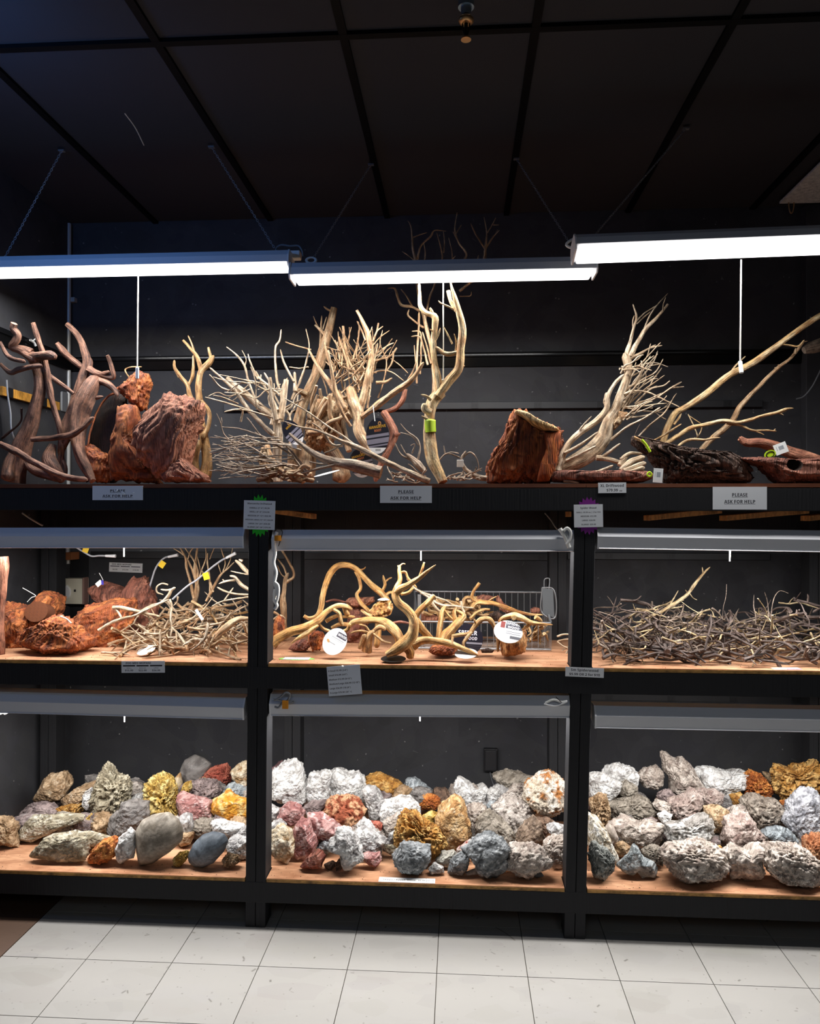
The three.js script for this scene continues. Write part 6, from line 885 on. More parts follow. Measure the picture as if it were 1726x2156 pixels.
rock('L', 'b', 'olive', 'flat-faced olive tan slab standing at the left shelf front', [382, 1440, 450, 1350, 560, 1240, 680, 1202, 900, 1200, 1055, 1218, 1072, 1450, 1030, 1505, 850, 1515, 600, 1480], { fat: 0.4, vein: 0 });
rock('L', 'r', 'orange', 'orange crumbly chunk right of the olive slab', [1085, 1510, 1150, 1390, 1240, 1300, 1360, 1280, 1418, 1340, 1390, 1500, 1240, 1575, 1100, 1560]);
rock('L', 'f', 'white', 'white and pink quartz lump right of the orange chunk', [1415, 1360, 1460, 1200, 1600, 1098, 1655, 1150, 1660, 1300, 1620, 1440, 1480, 1520, 1430, 1450]);
rock('L', 'r', 'tan', 'small tan piece wedged over the orange chunk', [1060, 1290, 1200, 1235, 1345, 1240, 1370, 1300, 1200, 1350], { z: -0.2 });
rock('L', 'g', 'taupe', 'small brownish stone below the honeycomb rock', [1100, 960, 1180, 915, 1275, 925, 1290, 1030, 1150, 1060], { z: -0.3 });
rock('M', 'h', 'yellow', 'tall yellow block riddled with holes in the left bay', [368, 560, 385, 480, 450, 430, 550, 378, 640, 440, 680, 520, 690, 680, 732, 840, 650, 895, 560, 880, 390, 925, 366, 720], { fat: 0.7 });
rock('M', 's', 'slate', 'large dark grey rounded stone at the top back of the left bay', [748, 510, 758, 320, 815, 205, 900, 168, 1020, 200, 1095, 265, 1085, 350, 1040, 450, 900, 500, 790, 530], { z: -0.58, amp: 0.06 });
rock('M', 'p', 'red', 'brick red lava rock at the top back of the left bay', [990, 440, 1050, 350, 1150, 290, 1262, 275, 1322, 370, 1335, 440, 1240, 540, 1120, 510], { z: -0.56 });
rock('M', 'r', 'cream', 'cream and white rough rock against the post, top of the left bay', [1345, 350, 1400, 270, 1500, 225, 1560, 260, 1560, 500, 1420, 500, 1370, 420], { z: -0.5 });
rock('M', 'p', 'mauve', 'mauve pumice block above the pink rock', [755, 600, 870, 470, 980, 442, 1150, 448, 1215, 560, 1150, 690, 960, 680], { z: -0.44 });
rock('M', 'p', 'yellow', 'small yellow lump on the corner of the pumice block', [745, 600, 800, 480, 875, 455, 885, 530, 830, 600], { z: -0.38 });
rock('M', 'f', 'pink', 'pink and white faceted rock in the left bay', [735, 630, 780, 608, 960, 640, 1100, 690, 1148, 840, 1090, 910, 1000, 960, 760, 890, 730, 760]);
rock('M', 'f', 'yellow', 'bright amber yellow quartz rock by the post in the left bay', [1100, 715, 1200, 620, 1300, 568, 1520, 660, 1530, 940, 1370, 950, 1210, 870, 1110, 780], { pal: ['#d9982a', '#f2d48a', '#b8700c', '#fff0c8'].map(lin) });
rock('M', 'b', 'ice', 'bluish grey slate behind the amber quartz rock', [1210, 600, 1300, 500, 1380, 458, 1540, 510, 1540, 660, 1350, 640], { z: -0.48 });
rock('M', 'v', 'white', 'wavy white rock above the dark oval pebble', [1115, 930, 1190, 898, 1330, 930, 1490, 955, 1380, 1060, 1250, 1085, 1150, 1030], { z: -0.22 });
rock('M', 'b', 'slate', 'tall grey slate slab leaning left behind the big smooth stone', [-10, 1200, 55, 930, 115, 770, 240, 752, 375, 780, 390, 920, 300, 1100, 120, 1210], { z: -0.26, vein: 0 });
rock('M', 's', 'taupe', 'big smooth taupe river stone standing at the front of the left bay', [252, 1080, 330, 960, 460, 900, 610, 882, 722, 960, 778, 1080, 765, 1200, 630, 1320, 450, 1440, 300, 1468, 262, 1300], { fat: 0.6 });
rock('M', 's', 'blue', 'smooth dark blue-grey oval pebble at the front of the left bay', [845, 1315, 900, 1190, 1000, 1090, 1120, 1048, 1245, 1080, 1292, 1155, 1245, 1275, 1135, 1395, 1020, 1445, 920, 1435, 858, 1385], { fat: 0.65 });
rock('M', 'g', 'gw', 'greenish grey crystal rock right of the oval pebble', [1275, 1205, 1330, 1120, 1430, 1098, 1540, 1130, 1540, 1330, 1390, 1335, 1310, 1280]);
rock('M', 'r', 'gw', 'rough grey rock above the greenish crystal rock', [1380, 1060, 1450, 990, 1560, 950, 1560, 1120, 1430, 1150], { z: -0.2 });
rock('M', 'h', 'yellow', 'small yellow holed pebble between the two smooth stones', [675, 1375, 740, 1310, 832, 1288, 855, 1345, 760, 1445, 695, 1440]);
rock('M', 'h', 'tan', 'small brown holed pebble at the post in the left bay', [1235, 1395, 1290, 1318, 1400, 1345, 1425, 1405, 1330, 1465, 1255, 1450]);
rock('M', 'r', 'tan', 'small tan stone behind the yellow holed pebble', [690, 1250, 780, 1175, 900, 1180, 870, 1290, 760, 1330], { z: -0.24 });
rock('M', 'v', 'white', 'small white knobbly rock left of the tall yellow block', [145, 710, 250, 620, 362, 588, 385, 700, 320, 800, 190, 760], { z: -0.42 });
rock('M', 'r', 'maroon', 'dark red-brown rock in the gap below the pink rock', [780, 930, 990, 960, 1010, 1110, 890, 1180, 770, 1120], { z: -0.32 });
rock('M', 's', 'cream', 'smooth cream stone right of the tall yellow block', [675, 440, 750, 355, 775, 480, 760, 620, 690, 680], { z: -0.5 });
rock('L', 'r', 'yellow', 'yellow ribbed rock left of the grey slate slab', [1340, 1000, 1370, 880, 1470, 830, 1500, 880, 1450, 1010, 1380, 1060], { z: -0.36 });
rock('L', 'g', 'mauve', 'pale mauve stone below the yellow ribbed rock', [1160, 1110, 1220, 1050, 1290, 1110, 1320, 1190, 1200, 1180], { z: -0.28 });
// middle bay
rock('N', 'v', 'white', 'large white rock by the left post of the middle bay', [105, 350, 160, 210, 280, 140, 380, 122, 442, 170, 445, 240, 485, 350, 485, 530, 430, 600, 260, 560, 120, 500], { z: -0.42 });
rock('N', 'v', 'white', 'second white rock with a ridged face, left of middle', [480, 470, 500, 380, 560, 270, 700, 218, 770, 240, 750, 390, 735, 560, 620, 600, 500, 580], { z: -0.44 });
rock('N', 'v', 'white', 'broad rough white rock above the red ochre rock', [745, 360, 770, 230, 850, 202, 930, 250, 1050, 243, 1125, 300, 1140, 430, 1110, 540, 960, 540, 800, 530], { z: -0.48 });
rock('N', 'b', 'gw', 'narrow grey slab leaning right of the broad white rock', [1120, 430, 1160, 378, 1255, 398, 1335, 530, 1355, 640, 1310, 790, 1220, 780, 1180, 650], { z: -0.38, vein: 0.02 });
rock('N', 'p', 'orange', 'orange crumbly rock at the back of the middle bay', [1145, 325, 1200, 270, 1300, 248, 1440, 308, 1535, 350, 1575, 430, 1545, 520, 1400, 540, 1230, 460], { z: -0.54, pal: STONES.ochre });
rock('O', 'f', 'ice', 'pale blue-grey crystal at the back of the middle bay', [-5, 410, 38, 290, 112, 272, 182, 340, 315, 430, 260, 520, 60, 530], { z: -0.56 });
rock('N', 'f', 'pink', 'dusky pink pointed rock below the large white rock', [155, 725, 230, 620, 310, 542, 442, 610, 480, 690, 435, 795, 270, 820, 170, 770], { z: -0.3 });
rock('N', 'p', 'red', 'red and ochre spongy rock in the middle bay', [655, 695, 720, 600, 790, 508, 950, 505, 1060, 558, 1135, 640, 1095, 810, 960, 910, 860, 850, 760, 770], { z: -0.32, pal: ['#a4573a', '#d6a67e', '#803818', '#e6c8a8'].map(lin) });
rock('N', 'f', 'pink', 'pink marbled slab lying across the middle bay front', [510, 700, 640, 708, 780, 768, 885, 860, 958, 945, 880, 958, 720, 990, 590, 935, 545, 820], { z: -0.22, vein: 0.09 });
rock('N', 'f', 'pink', 'tall pink rock with a white vein, left front of the middle bay', [335, 990, 380, 870, 440, 770, 525, 840, 565, 950, 615, 1065, 570, 1140, 500, 1215, 420, 1190, 355, 1090], { z: -0.17 });
rock('N', 'f', 'red', 'red wedge-shaped rock on the board, left front', [435, 1300, 520, 1180, 622, 1098, 705, 1180, 655, 1300, 560, 1328], { pal: ['#96503f', '#b3705c', '#74382c', '#c9a090'].map(lin) });
rock('N', 'g', 'tan', 'tan and white lump beside the left post, middle bay', [98, 960, 180, 868, 330, 918, 365, 1010, 358, 1150, 290, 1215, 160, 1200, 105, 1090], { pal: STONES.cream.map(c => c.clone().multiplyScalar(0.85)) });
rock('N', 'b', 'grey', 'dark grey layered stone behind the twisted grey rock', [610, 1070, 690, 985, 810, 985, 800, 1090, 700, 1160], { z: -0.2 });
rock('N', 'v', 'gw', 'twisted pale grey rock standing on the board, middle bay', [815, 1060, 860, 970, 960, 948, 1025, 1030, 1085, 1130, 1115, 1270, 1045, 1325, 930, 1395, 888, 1320, 868, 1190, 740, 1160, 755, 1095]);
rock('N', 'v', 'gw', 'complex grey and white cracked rock in the middle front', [995, 945, 1060, 880, 1150, 868, 1280, 930, 1378, 990, 1320, 1040, 1310, 1130, 1180, 1160, 1080, 1120, 1005, 1020], { z: -0.19 });
rock('N', 'v', 'white', 'white ridged rock left of the big ochre sponge rock', [1305, 670, 1360, 560, 1500, 518, 1640, 518, 1705, 590, 1720, 700, 1560, 740, 1400, 760, 1330, 760], { z: -0.36 });
rock('N', 'r', 'beige', 'grey beige rock under the white ridged rock', [1335, 770, 1500, 700, 1520, 850, 1480, 960, 1370, 950], { z: -0.28 });
rock('O', 'h', 'ochre', 'big ochre sponge rock full of holes at the front of the middle bay', [-75, 930, -50, 800, 0, 650, 110, 645, 205, 740, 315, 800, 395, 880, 408, 960, 382, 1045, 270, 1090, 100, 1040, -40, 1020], { z: -0.17 });
rock('O', 'v', 'grey', 'big blue-grey rock on the board below the ochre sponge rock', [-92, 1140, 0, 1015, 130, 1028, 262, 1080, 270, 1170, 225, 1275, 120, 1315, -20, 1305, -82, 1225]);
rock('N', 'f', 'red', 'flat red stone beside the grey leaning slab', [1190, 770, 1300, 778, 1345, 840, 1325, 900, 1230, 850], { z: -0.27 });
rock('N', 'g', 'maroon', 'brownish pink stone under the cracked grey rock', [1110, 1150, 1305, 1125, 1318, 1215, 1255, 1290, 1180, 1240], { pal: STONES.pink });
rock('N', 'b', 'gw', 'thin olive-grey slab between the cracked rock and the blue-grey rock', [1315, 1030, 1460, 1048, 1540, 1130, 1470, 1168, 1370, 1110], { z: -0.2, pal: STONES.olive.map(c => c.clone().multiplyScalar(0.8)), fat: 0.5 });
rock('N', 'r', 'brown', 'small dark brown stone right of the red wedge', [695, 1255, 780, 1218, 845, 1250, 775, 1305, 708, 1295]);
rock('N', 'g', 'brown', 'tiny upright dark stone left of the twisted grey rock', [815, 1310, 860, 1245, 890, 1350, 830, 1375]);
rock('N', 'g', 'gw', 'grey stone against the left post under the pink rock', [98, 810, 200, 755, 270, 820, 260, 920, 110, 900], { z: -0.24 });
rock('N', 'g', 'gw', 'whitish stone high against the left post, middle bay', [95, 590, 195, 650, 170, 790, 95, 790], { z: -0.3 });
rock('N', 'g', 'mauve', 'brown-mauve underside rock below the second white rock', [460, 620, 560, 560, 725, 560, 660, 690, 500, 705], { z: -0.36 });
rock('N', 'g', 'maroon', 'maroon rock corner at the very back left of the middle bay', [105, 200, 225, 115, 260, 180, 200, 300, 110, 300], { z: -0.58 });
rock('N', 'v', 'white', 'small pale rock right of the red ochre rock', [1055, 820, 1130, 735, 1195, 790, 1270, 875, 1150, 900, 1065, 880], { z: -0.25 });
rock('O', 'p', 'orange', 'small orange rock before the pale blue crystal', [155, 540, 180, 458, 250, 438, 372, 490, 395, 545, 330, 610, 200, 600], { z: -0.46 });
rock('O', 'g', 'tan', 'tan pyramid rock in the middle of the middle bay', [325, 690, 400, 560, 520, 478, 592, 530, 645, 650, 700, 870, 690, 930, 560, 980, 460, 1010, 395, 850, 330, 750], { z: -0.26, pal: ['#b98d58', '#d6b07c', '#946838', '#ecd8b8'].map(lin) });
rock('O', 'v', 'gw', 'grey-white horned rock behind the tan pyramid rock', [525, 430, 538, 320, 580, 272, 660, 330, 750, 400, 830, 348, 870, 400, 868, 540, 800, 620, 640, 590, 560, 510], { z: -0.5, pal: STONES.white });
rock('O', 'r', 'white', 'small white knob right of the horned rock', [865, 440, 910, 392, 970, 398, 1018, 460, 990, 540, 890, 540], { z: -0.46 });
rock('O', 'p', 'beige', 'large beige rock with rough pits in the right of the middle bay', [930, 580, 1050, 470, 1160, 478, 1280, 560, 1358, 690, 1300, 780, 1200, 880, 1050, 800, 950, 680], { z: -0.36, detail: 22, pal: STONES.beige.map(c => c.clone().lerp(lin('#ffffff'), 0.12)) });
rock('O', 'r', 'taupe', 'large brown-grey rock below the pitted beige rock', [735, 770, 780, 690, 890, 638, 1000, 720, 1095, 800, 1158, 890, 1140, 1010, 1010, 1000, 870, 960, 790, 870], { z: -0.26 });
rock('O', 'g', 'brown', 'brown pyramid rock in the right of the middle bay', [1155, 910, 1240, 780, 1340, 696, 1415, 780, 1458, 920, 1340, 1020, 1170, 1000], { z: -0.24, pal: ['#7f6a58', '#9c8672', '#5e4c3e', '#b8a490'].map(lin) });
rock('O', 'p', 'cream', 'large cream rock with rusty marks by the right post, middle bay', [1240, 510, 1265, 350, 1400, 240, 1500, 212, 1622, 290, 1680, 400, 1690, 590, 1500, 660, 1370, 610, 1290, 550], { z: -0.36, pal: ['#d9c9b4', '#f2e8da', '#b5773e', '#ffffff'].map(lin), cfreq: 14 });
rock('O', 'r', 'taupe', 'flat grey-brown slab at the top back right of the middle bay', [930, 255, 1060, 198, 1200, 228, 1355, 290, 1340, 380, 1180, 420, 1060, 410, 990, 350], { z: -0.56 });
rock('O', 'p', 'beige', 'pinkish white rough rock left of the large cream rock', [1030, 460, 1150, 345, 1255, 355, 1275, 490, 1150, 520], { z: -0.48 });
rock('O', 'v', 'grey', 'dark grey rock on the board, front right of the middle bay', [610, 1130, 700, 1010, 900, 952, 1015, 1010, 1088, 1100, 1050, 1280, 945, 1340, 860, 1362, 785, 1330, 735, 1250, 680, 1180]);
rock('O', 'r', 'beige', 'pale tan rock on the board, front right of the middle bay', [1070, 1120, 1120, 1008, 1250, 998, 1400, 1018, 1508, 1130, 1495, 1210, 1385, 1260, 1290, 1318, 1110, 1260, 1045, 1205]);
rock('O', 'p', 'beige', 'whitish rock against the right post, front of the middle bay', [1450, 960, 1560, 888, 1690, 890, 1690, 1185, 1540, 1210, 1465, 1090]);
rock('O', 'g', 'gw', 'smooth grey stone against the right post, middle bay', [1480, 800, 1560, 748, 1690, 800, 1680, 900, 1560, 910], { z: -0.2 });
rock('O', 'b', 'grey', 'small blocky grey stone at the front middle', [465, 1295, 500, 1180, 600, 1098, 685, 1170, 668, 1265, 612, 1335, 478, 1325], { vein: 0.02 });
rock('O', 'g', 'gw', 'small pale grey stone left of the blocky grey stone', [330, 1140, 400, 1060, 520, 1045, 558, 1110, 480, 1190, 400, 1200], { z: -0.13, pal: STONES.olive.map(c => c.clone().lerp(lin('#a8a8a4'), 0.6)) });
rock('O', 'v', 'gw', 'tiny whitish pebble at the front edge of the middle bay', [260, 1245, 310, 1178, 400, 1218, 415, 1272, 290, 1290]);
rock('O', 'g', 'red', 'small red and cream stone left of the dark grey rock', [552, 1020, 690, 935, 698, 1030, 605, 1110, 565, 1075], { z: -0.17, pal: ['#b08a80', '#e0d0c4', '#8a3c28', '#ffffff'].map(lin) });
rock('O', 'r', 'mauve', 'mauve stone above the dark grey rock', [700, 1000, 750, 885, 825, 878, 862, 955, 780, 1040, 710, 1060], { z: -0.2 });
rock('O', 's', 'slate', 'dark rounded stone between the ochre sponge rock and the tan pyramid', [300, 775, 390, 775, 455, 880, 455, 1010, 390, 1010, 330, 870], { z: -0.24 });
rock('O', 'r', 'yellow', 'small pale yellow stone above the ochre sponge rock', [160, 710, 280, 628, 345, 660, 300, 760, 210, 770], { z: -0.3 });
rock('O', 's', 'beige', 'flat beige pebble at the front edge right of the blocky stone', [635, 1300, 750, 1255, 775, 1315, 650, 1330]);
rock('O', 's', 'grey', 'flat grey pebble under the pale tan rock', [1300, 1300, 1400, 1248, 1455, 1312, 1380, 1330]);
rock('O', 'p', 'beige', 'beige rough rock between the tan pyramid and the brown-grey rock', [630, 610, 700, 555, 850, 585, 875, 720, 770, 800, 700, 880, 660, 720], { z: -0.36 });
rock('O', 'f', 'ice', 'small pale blue stone in the middle of the middle bay pile', [855, 575, 890, 518, 945, 528, 948, 610, 885, 620], { z: -0.4 });
rock('O', 'r', 'brown', 'dark stone in the gap left of the right post', [1370, 710, 1500, 690, 1580, 760, 1460, 890], { z: -0.3 });
// right bay
rock('Q', 'v', 'white', 'white rock at the right post, back left of the right bay', [255, 445, 380, 408, 435, 420, 645, 540, 610, 650, 500, 750, 400, 700, 260, 720], { z: -0.42 });
rock('Q', 'v', 'white', 'white dome rock at the back left of the right bay', [425, 425, 510, 338, 620, 296, 770, 338, 878, 430, 860, 570, 740, 640, 600, 600], { z: -0.5 });
rock('Q', 'g', 'tan', 'brown underside rock below the white dome rock', [620, 560, 740, 520, 860, 590, 870, 700, 720, 720, 620, 680], { z: -0.44, pal: STONES.taupe });
rock('Q', 'p', 'beige', 'grey-beige rounded rock right of the white dome rock', [875, 450, 950, 358, 1130, 326, 1195, 400, 1190, 560, 1120, 620, 960, 590], { z: -0.5 });
rock('Q', 'p', 'beige', 'tall peaked pinkish rock at the top of the right bay', [1182, 180, 1200, 160, 1275, 180, 1360, 240, 1442, 220, 1550, 308, 1605, 400, 1710, 570, 1610, 650, 1450, 720, 1290, 640, 1300, 500, 1215, 370], { z: -0.5, detail: 22 });
rock('Q', 'h', 'tan', 'brown porous rock at the left post edge of the right bay', [255, 790, 380, 698, 465, 720, 508, 900, 498, 1060, 420, 1140, 310, 1010], { z: -0.3 });
rock('Q', 'p', 'taupe', 'long grey-brown slab in the left of the right bay', [475, 810, 700, 765, 900, 716, 1025, 780, 1118, 900, 1010, 1000, 800, 990, 520, 990], { z: -0.38 });
rock('Q', 'p', 'beige', 'mauve-beige lumpy rock below the tall peaked rock', [1270, 770, 1500, 700, 1580, 605, 1685, 700, 1698, 850, 1630, 970, 1450, 1020, 1300, 930], { z: -0.38, pal: STONES.beige.map(c => c.clone().lerp(lin('#a58480'), 0.35)) });
rock('Q', 'r', 'beige', 'large beige rock in the middle left of the right bay', [550, 1080, 700, 985, 860, 1060, 1000, 1058, 1130, 1055, 1210, 1120, 1150, 1340, 1000, 1365, 830, 1345, 680, 1280, 580, 1190], { z: -0.26 });
rock('Q', 'f', 'white', 'small white quartz nugget in the right bay', [1125, 965, 1210, 905, 1318, 960, 1290, 1060, 1180, 1055], { z: -0.28 });
rock('Q', 'p', 'gw', 'big grey-white block in the middle of the right bay', [1235, 1075, 1350, 1060, 1500, 1058, 1740, 955, 1835, 1030, 1850, 1200, 1770, 1315, 1640, 1370, 1480, 1320, 1350, 1345, 1270, 1260], { z: -0.2, pal: ['#a09a94', '#d8d6d2', '#706a62', '#f0eeea'].map(lin) });
rock('Q', 'v', 'cream', 'pale streaked slab leaning at the right post, right bay', [245, 950, 350, 1015, 480, 1200, 608, 1490, 570, 1560, 400, 1440, 245, 1330], { z: -0.17, pal: ['#c8bca8', '#ece6da', '#9a8464', '#ffffff'].map(lin) });
rock('Q', 'p', 'grey', 'dark grey speckled rock at the right post on the board', [235, 1490, 300, 1330, 480, 1415, 568, 1525, 550, 1690, 425, 1800, 305, 1750], { pal: ['#747672', '#a4a6a0', '#4c4e4a', '#d8d8d0'].map(lin) });
rock('Q', 's', 'gw', 'smooth narrow grey stone beside the streaked slab', [440, 1140, 500, 1062, 572, 1120, 628, 1260, 605, 1325, 495, 1250], { z: -0.22, pal: STONES.beige });
rock('Q', 'f', 'ice', 'shiny grey split rock alone on the board, right bay', [605, 1650, 680, 1540, 850, 1396, 895, 1418, 930, 1500, 1000, 1580, 1062, 1565, 1108, 1660, 1085, 1750, 920, 1752, 850, 1690, 790, 1742, 690, 1712], { pal: ['#8f9698', '#c4cacb', '#5f6668', '#e8ecec'].map(lin) });
rock('Q', 'p', 'taupe', 'brownish rock behind the shiny grey split rock', [930, 1440, 1030, 1355, 1155, 1378, 1210, 1480, 1190, 1590, 1020, 1580], { z: -0.18 });
rock('Q', 'p', 'beige', 'very large flat beige rock at the front of the right bay', [1192, 1570, 1300, 1478, 1500, 1458, 1680, 1405, 1850, 1478, 1995, 1570, 2058, 1720, 1960, 1870, 1700, 1900, 1500, 1908, 1350, 1830, 1270, 1700], { detail: 26, pf: 4 });
rock('Q', 'r', 'mauve', 'mauve stone under the tall peaked rock', [1130, 710, 1200, 638, 1295, 628, 1370, 720, 1310, 790, 1180, 800], { z: -0.44 });
rock('Q', 'r', 'beige', 'brown-beige stone left of the mauve-beige lumpy rock', [1070, 820, 1130, 755, 1290, 820, 1285, 940, 1150, 920], { z: -0.36 });
rock('Q', 'r', 'orange', 'rusty orange stone behind the dark speckled rock', [590, 1330, 680, 1300, 780, 1370, 760, 1440, 640, 1490, 590, 1430], { z: -0.2, pal: STONES.tan });
rock('Q', 'b', 'slate', 'dark slate shard in the gap under the long slab', [740, 980, 800, 975, 905, 1090, 890, 1130, 780, 1070], { z: -0.32, vein: 0 });
rock('Q', 'g', 'mauve', 'mauve stone right of the dark slate shard', [935, 1000, 1060, 985, 1130, 1030, 1080, 1070, 945, 1070], { z: -0.34 });
rock('R', 'p', 'beige', 'pinkish grey rock right of the mauve-beige lumpy rock', [150, 650, 250, 612, 400, 622, 495, 670, 475, 770, 430, 850, 250, 850, 170, 740], { z: -0.44, pal: STONES.beige.map(c => c.clone().lerp(lin('#b0908c'), 0.3)) });
rock('R', 'v', 'white', 'long white rock at the top back of the right bay', [112, 390, 210, 338, 340, 332, 480, 378, 600, 408, 700, 388, 795, 418, 818, 510, 770, 590, 620, 630, 480, 660, 350, 640, 220, 620, 150, 480], { z: -0.52, detail: 22 });
rock('R', 'h', 'orange', 'bright orange porous rock at the back of the right bay', [770, 440, 850, 392, 960, 428, 1032, 500, 1118, 610, 1070, 690, 930, 720, 800, 680, 760, 570], { z: -0.5 });
rock('R', 'b', 'brown', 'thin brown plate standing between the orange and ochre rocks', [995, 400, 1140, 418, 1200, 560, 1200, 680, 1090, 640, 1050, 500], { z: -0.56, pal: STONES.tan, vein: 0 });
rock('R', 'h', 'ochre', 'large ochre porous rock at the back right corner of the right bay', [1145, 390, 1200, 322, 1250, 328, 1370, 368, 1430, 318, 1560, 328, 1640, 262, 1740, 330, 1790, 560, 1620, 680, 1400, 760, 1290, 720, 1170, 600], { z: -0.48, detail: 30 });
rock('R', 'p', 'taupe', 'grey-brown rock below the bright orange rock', [740, 750, 820, 668, 900, 678, 1060, 748, 1140, 736, 1235, 820, 1308, 930, 1190, 1030, 1000, 1080, 890, 1100, 830, 960, 760, 890], { z: -0.36, pal: ['#94877a', '#b4a99c', '#70645a', '#d0c6ba'].map(lin) });
rock('R', 'v', 'gw', 'tall blue-white craggy rock at the right edge', [1320, 870, 1400, 700, 1530, 635, 1655, 680, 1730, 790, 1760, 1150, 1570, 1215, 1430, 1205, 1310, 1090, 1282, 965], { z: -0.3, detail: 22, pal: ['#9a9aa0', '#c8c8ce', '#6e6e74', '#e8e8ec'].map(lin) });
rock('R', 'g', 'tan', 'brown-faced block right of the big grey-white block', [262, 850, 420, 826, 558, 900, 550, 1000, 500, 1170, 330, 1180, 290, 990], { z: -0.3 });
rock('R', 'r', 'beige', 'tall pinkish rock leaning in the centre of the right bay', [530, 1000, 620, 958, 700, 915, 790, 928, 875, 1010, 900, 1100, 990, 1190, 965, 1330, 870, 1380, 780, 1430, 600, 1350, 490, 1240], { z: -0.22, pal: STONES.beige.map(c => c.clone().lerp(lin('#a07a74'), 0.35)) });
rock('R', 'f', 'grey', 'blue-grey angular rock below the grey-brown rock', [980, 1175, 1080, 1108, 1250, 1086, 1335, 1140, 1450, 1255, 1405, 1370, 1280, 1345, 1150, 1280], { z: -0.24, pal: ['#7a8186', '#a0a8ac', '#5a6064', '#c8d0d4'].map(lin) });
rock('R', 'p', 'orange', 'rusty orange rock cut by the right picture edge', [1540, 1250, 1640, 1198, 1800, 1190, 1830, 1640, 1650, 1640, 1512, 1500], { z: -0.16, pal: ['#b0714a', '#cf9a70', '#8a4a22', '#e8c8a8'].map(lin) });
rock('R', 'r', 'beige', 'saddle-shaped beige rock at the front of the right bay', [530, 1460, 620, 1335, 700, 1400, 800, 1432, 900, 1348, 1000, 1356, 1040, 1430, 945, 1500, 978, 1620, 958, 1735, 830, 1770, 620, 1745, 585, 1610]);
rock('R', 'p', 'beige', 'large rounded beige rock at the front right corner', [978, 1625, 1040, 1480, 1150, 1428, 1430, 1448, 1560, 1540, 1690, 1640, 1720, 1760, 1710, 1890, 1600, 1945, 1500, 1925, 1340, 1915, 1200, 1875, 1075, 1760], { detail: 26, pf: 4 });
rock('R', 'g', 'ochre', 'small orange pebble above the very large flat rock', [305, 1410, 360, 1340, 440, 1330, 495, 1400, 480, 1455, 350, 1460], { z: -0.14 });
rock('R', 'r', 'ochre', 'golden rough stone below the long white rock', [580, 690, 720, 655, 770, 720, 720, 800, 620, 805], { z: -0.46 });
rock('R', 'h', 'orange', 'orange stone below the large ochre rock', [1220, 770, 1370, 745, 1350, 880, 1270, 910], { z: -0.4 });
rock('R', 'g', 'beige', 'smooth grey-pink stone left of the grey-brown rock', [550, 870, 740, 815, 830, 920, 760, 960, 590, 970], { z: -0.34 });
rock('R', 'g', 'maroon', 'dark stone under the big grey-white block', [30, 1330, 240, 1210, 430, 1230, 460, 1390, 300, 1450, 60, 1420], { z: -0.22, pal: STONES.mauve });
{ // lower layer of the piles, glimpsed in the gaps
  const shapes = []; for (let i = 0; i < 8; i++) { const a = []; for (let k = 0; k < 9; k++) { const t = -k / 9 * 6.283, r = 27 * rr(0.75, 1.2); a.push(863 + Math.cos(t) * r * 1.25, 1700 + Math.sin(t) * r); } const g = lump('P', a, -0.3, { ...KIND[pick(['r', 'g', 'p'])], pal: STONES[['taupe', 'slate', 'beige', 'mauve', 'brown', 'gw', 'tan', 'beige'][i]], detail: 10, fine: 0.12 }); g.computeBoundingBox(); const c = g.boundingBox.getCenter(V(0, 0, 0)); g.translate(-c.x, -c.y, -c.z); shapes.push(g); }
  const bays = [[XL + 0.3, posts[0].x - 0.12, 'left'], [posts[0].x + 0.12, posts[1].x - 0.12, 'middle'], [posts[1].x + 0.12, 1.55, 'right']];
  bays.forEach(([a, b, n], bi) => { for (let i = 0; i < 22; i++) { const u = (i % 11 + 0.5) / 11 + rr(-0.02, 0.02), row = Math.floor(i / 11), o = mesh(numbered('rock'), shapes[(i * 3 + bi) % 8], STONE); o.position.set(a + (b - a) * u, SHELF[0] + 0.055 + row * 0.075 * (bi === 0 ? sm(0, 0.4, u) : 1), -0.3 - row * 0.2 + rr(-0.02, 0.02)); o.rotation.set(rr(0, 6), rr(0, 6), rr(0, 6)); scene.add(o); const sx = u < 0.34 ? 'left part' : u < 0.67 ? 'centre' : 'right part', sz = row ? 'back' : 'front'; tag(o, 'dull rock half buried in the ' + sz + ' of the pile, ' + n + ' bottom bay, ' + sx, 'rock', 'buried rocks of the ' + n + ' bottom bay, ' + sz + ', ' + sx); } });
}

{ // grit and wood crumbs on the boards: nobody could count them
  const bits = (name, label, y, x0, x1, n, mat, s0, s1) => { const im = new THREE.InstancedMesh(new THREE.TetrahedronGeometry(1, 0), mat, n), m = new THREE.Matrix4(), q = new THREE.Quaternion();
    for (let i = 0; i < n; i++) { const s = rr(s0, s1); q.setFromEuler(new THREE.Euler(rr(0, 6), rr(0, 6), rr(0, 6))); m.compose(V(rr(x0, x1), y + s * 0.3, -0.012 - Math.pow(rnd(), 1.6) * 0.5), q, V(s, s * 0.6, s * rr(0.7, 1.6))); im.setMatrixAt(i, m); }
    im.name = name; im.userData = { kind: 'stuff', label, category: 'grit' }; im.castShadow = im.receiveShadow = true; scene.add(im); };
  bits('stone_crumbs', 'fine stone grit scattered over the bottom boards', SHELF[0], XL + 0.1, 1.6, 900, std(0x6d5a4c, 0.9), 0.0008, 0.003);
  bits('wood_crumbs', 'fine wood crumbs scattered over the middle boards', SHELF[1], XL + 0.1, 1.6, 700, std(0x7a5234, 0.9), 0.0008, 0.0026);
}

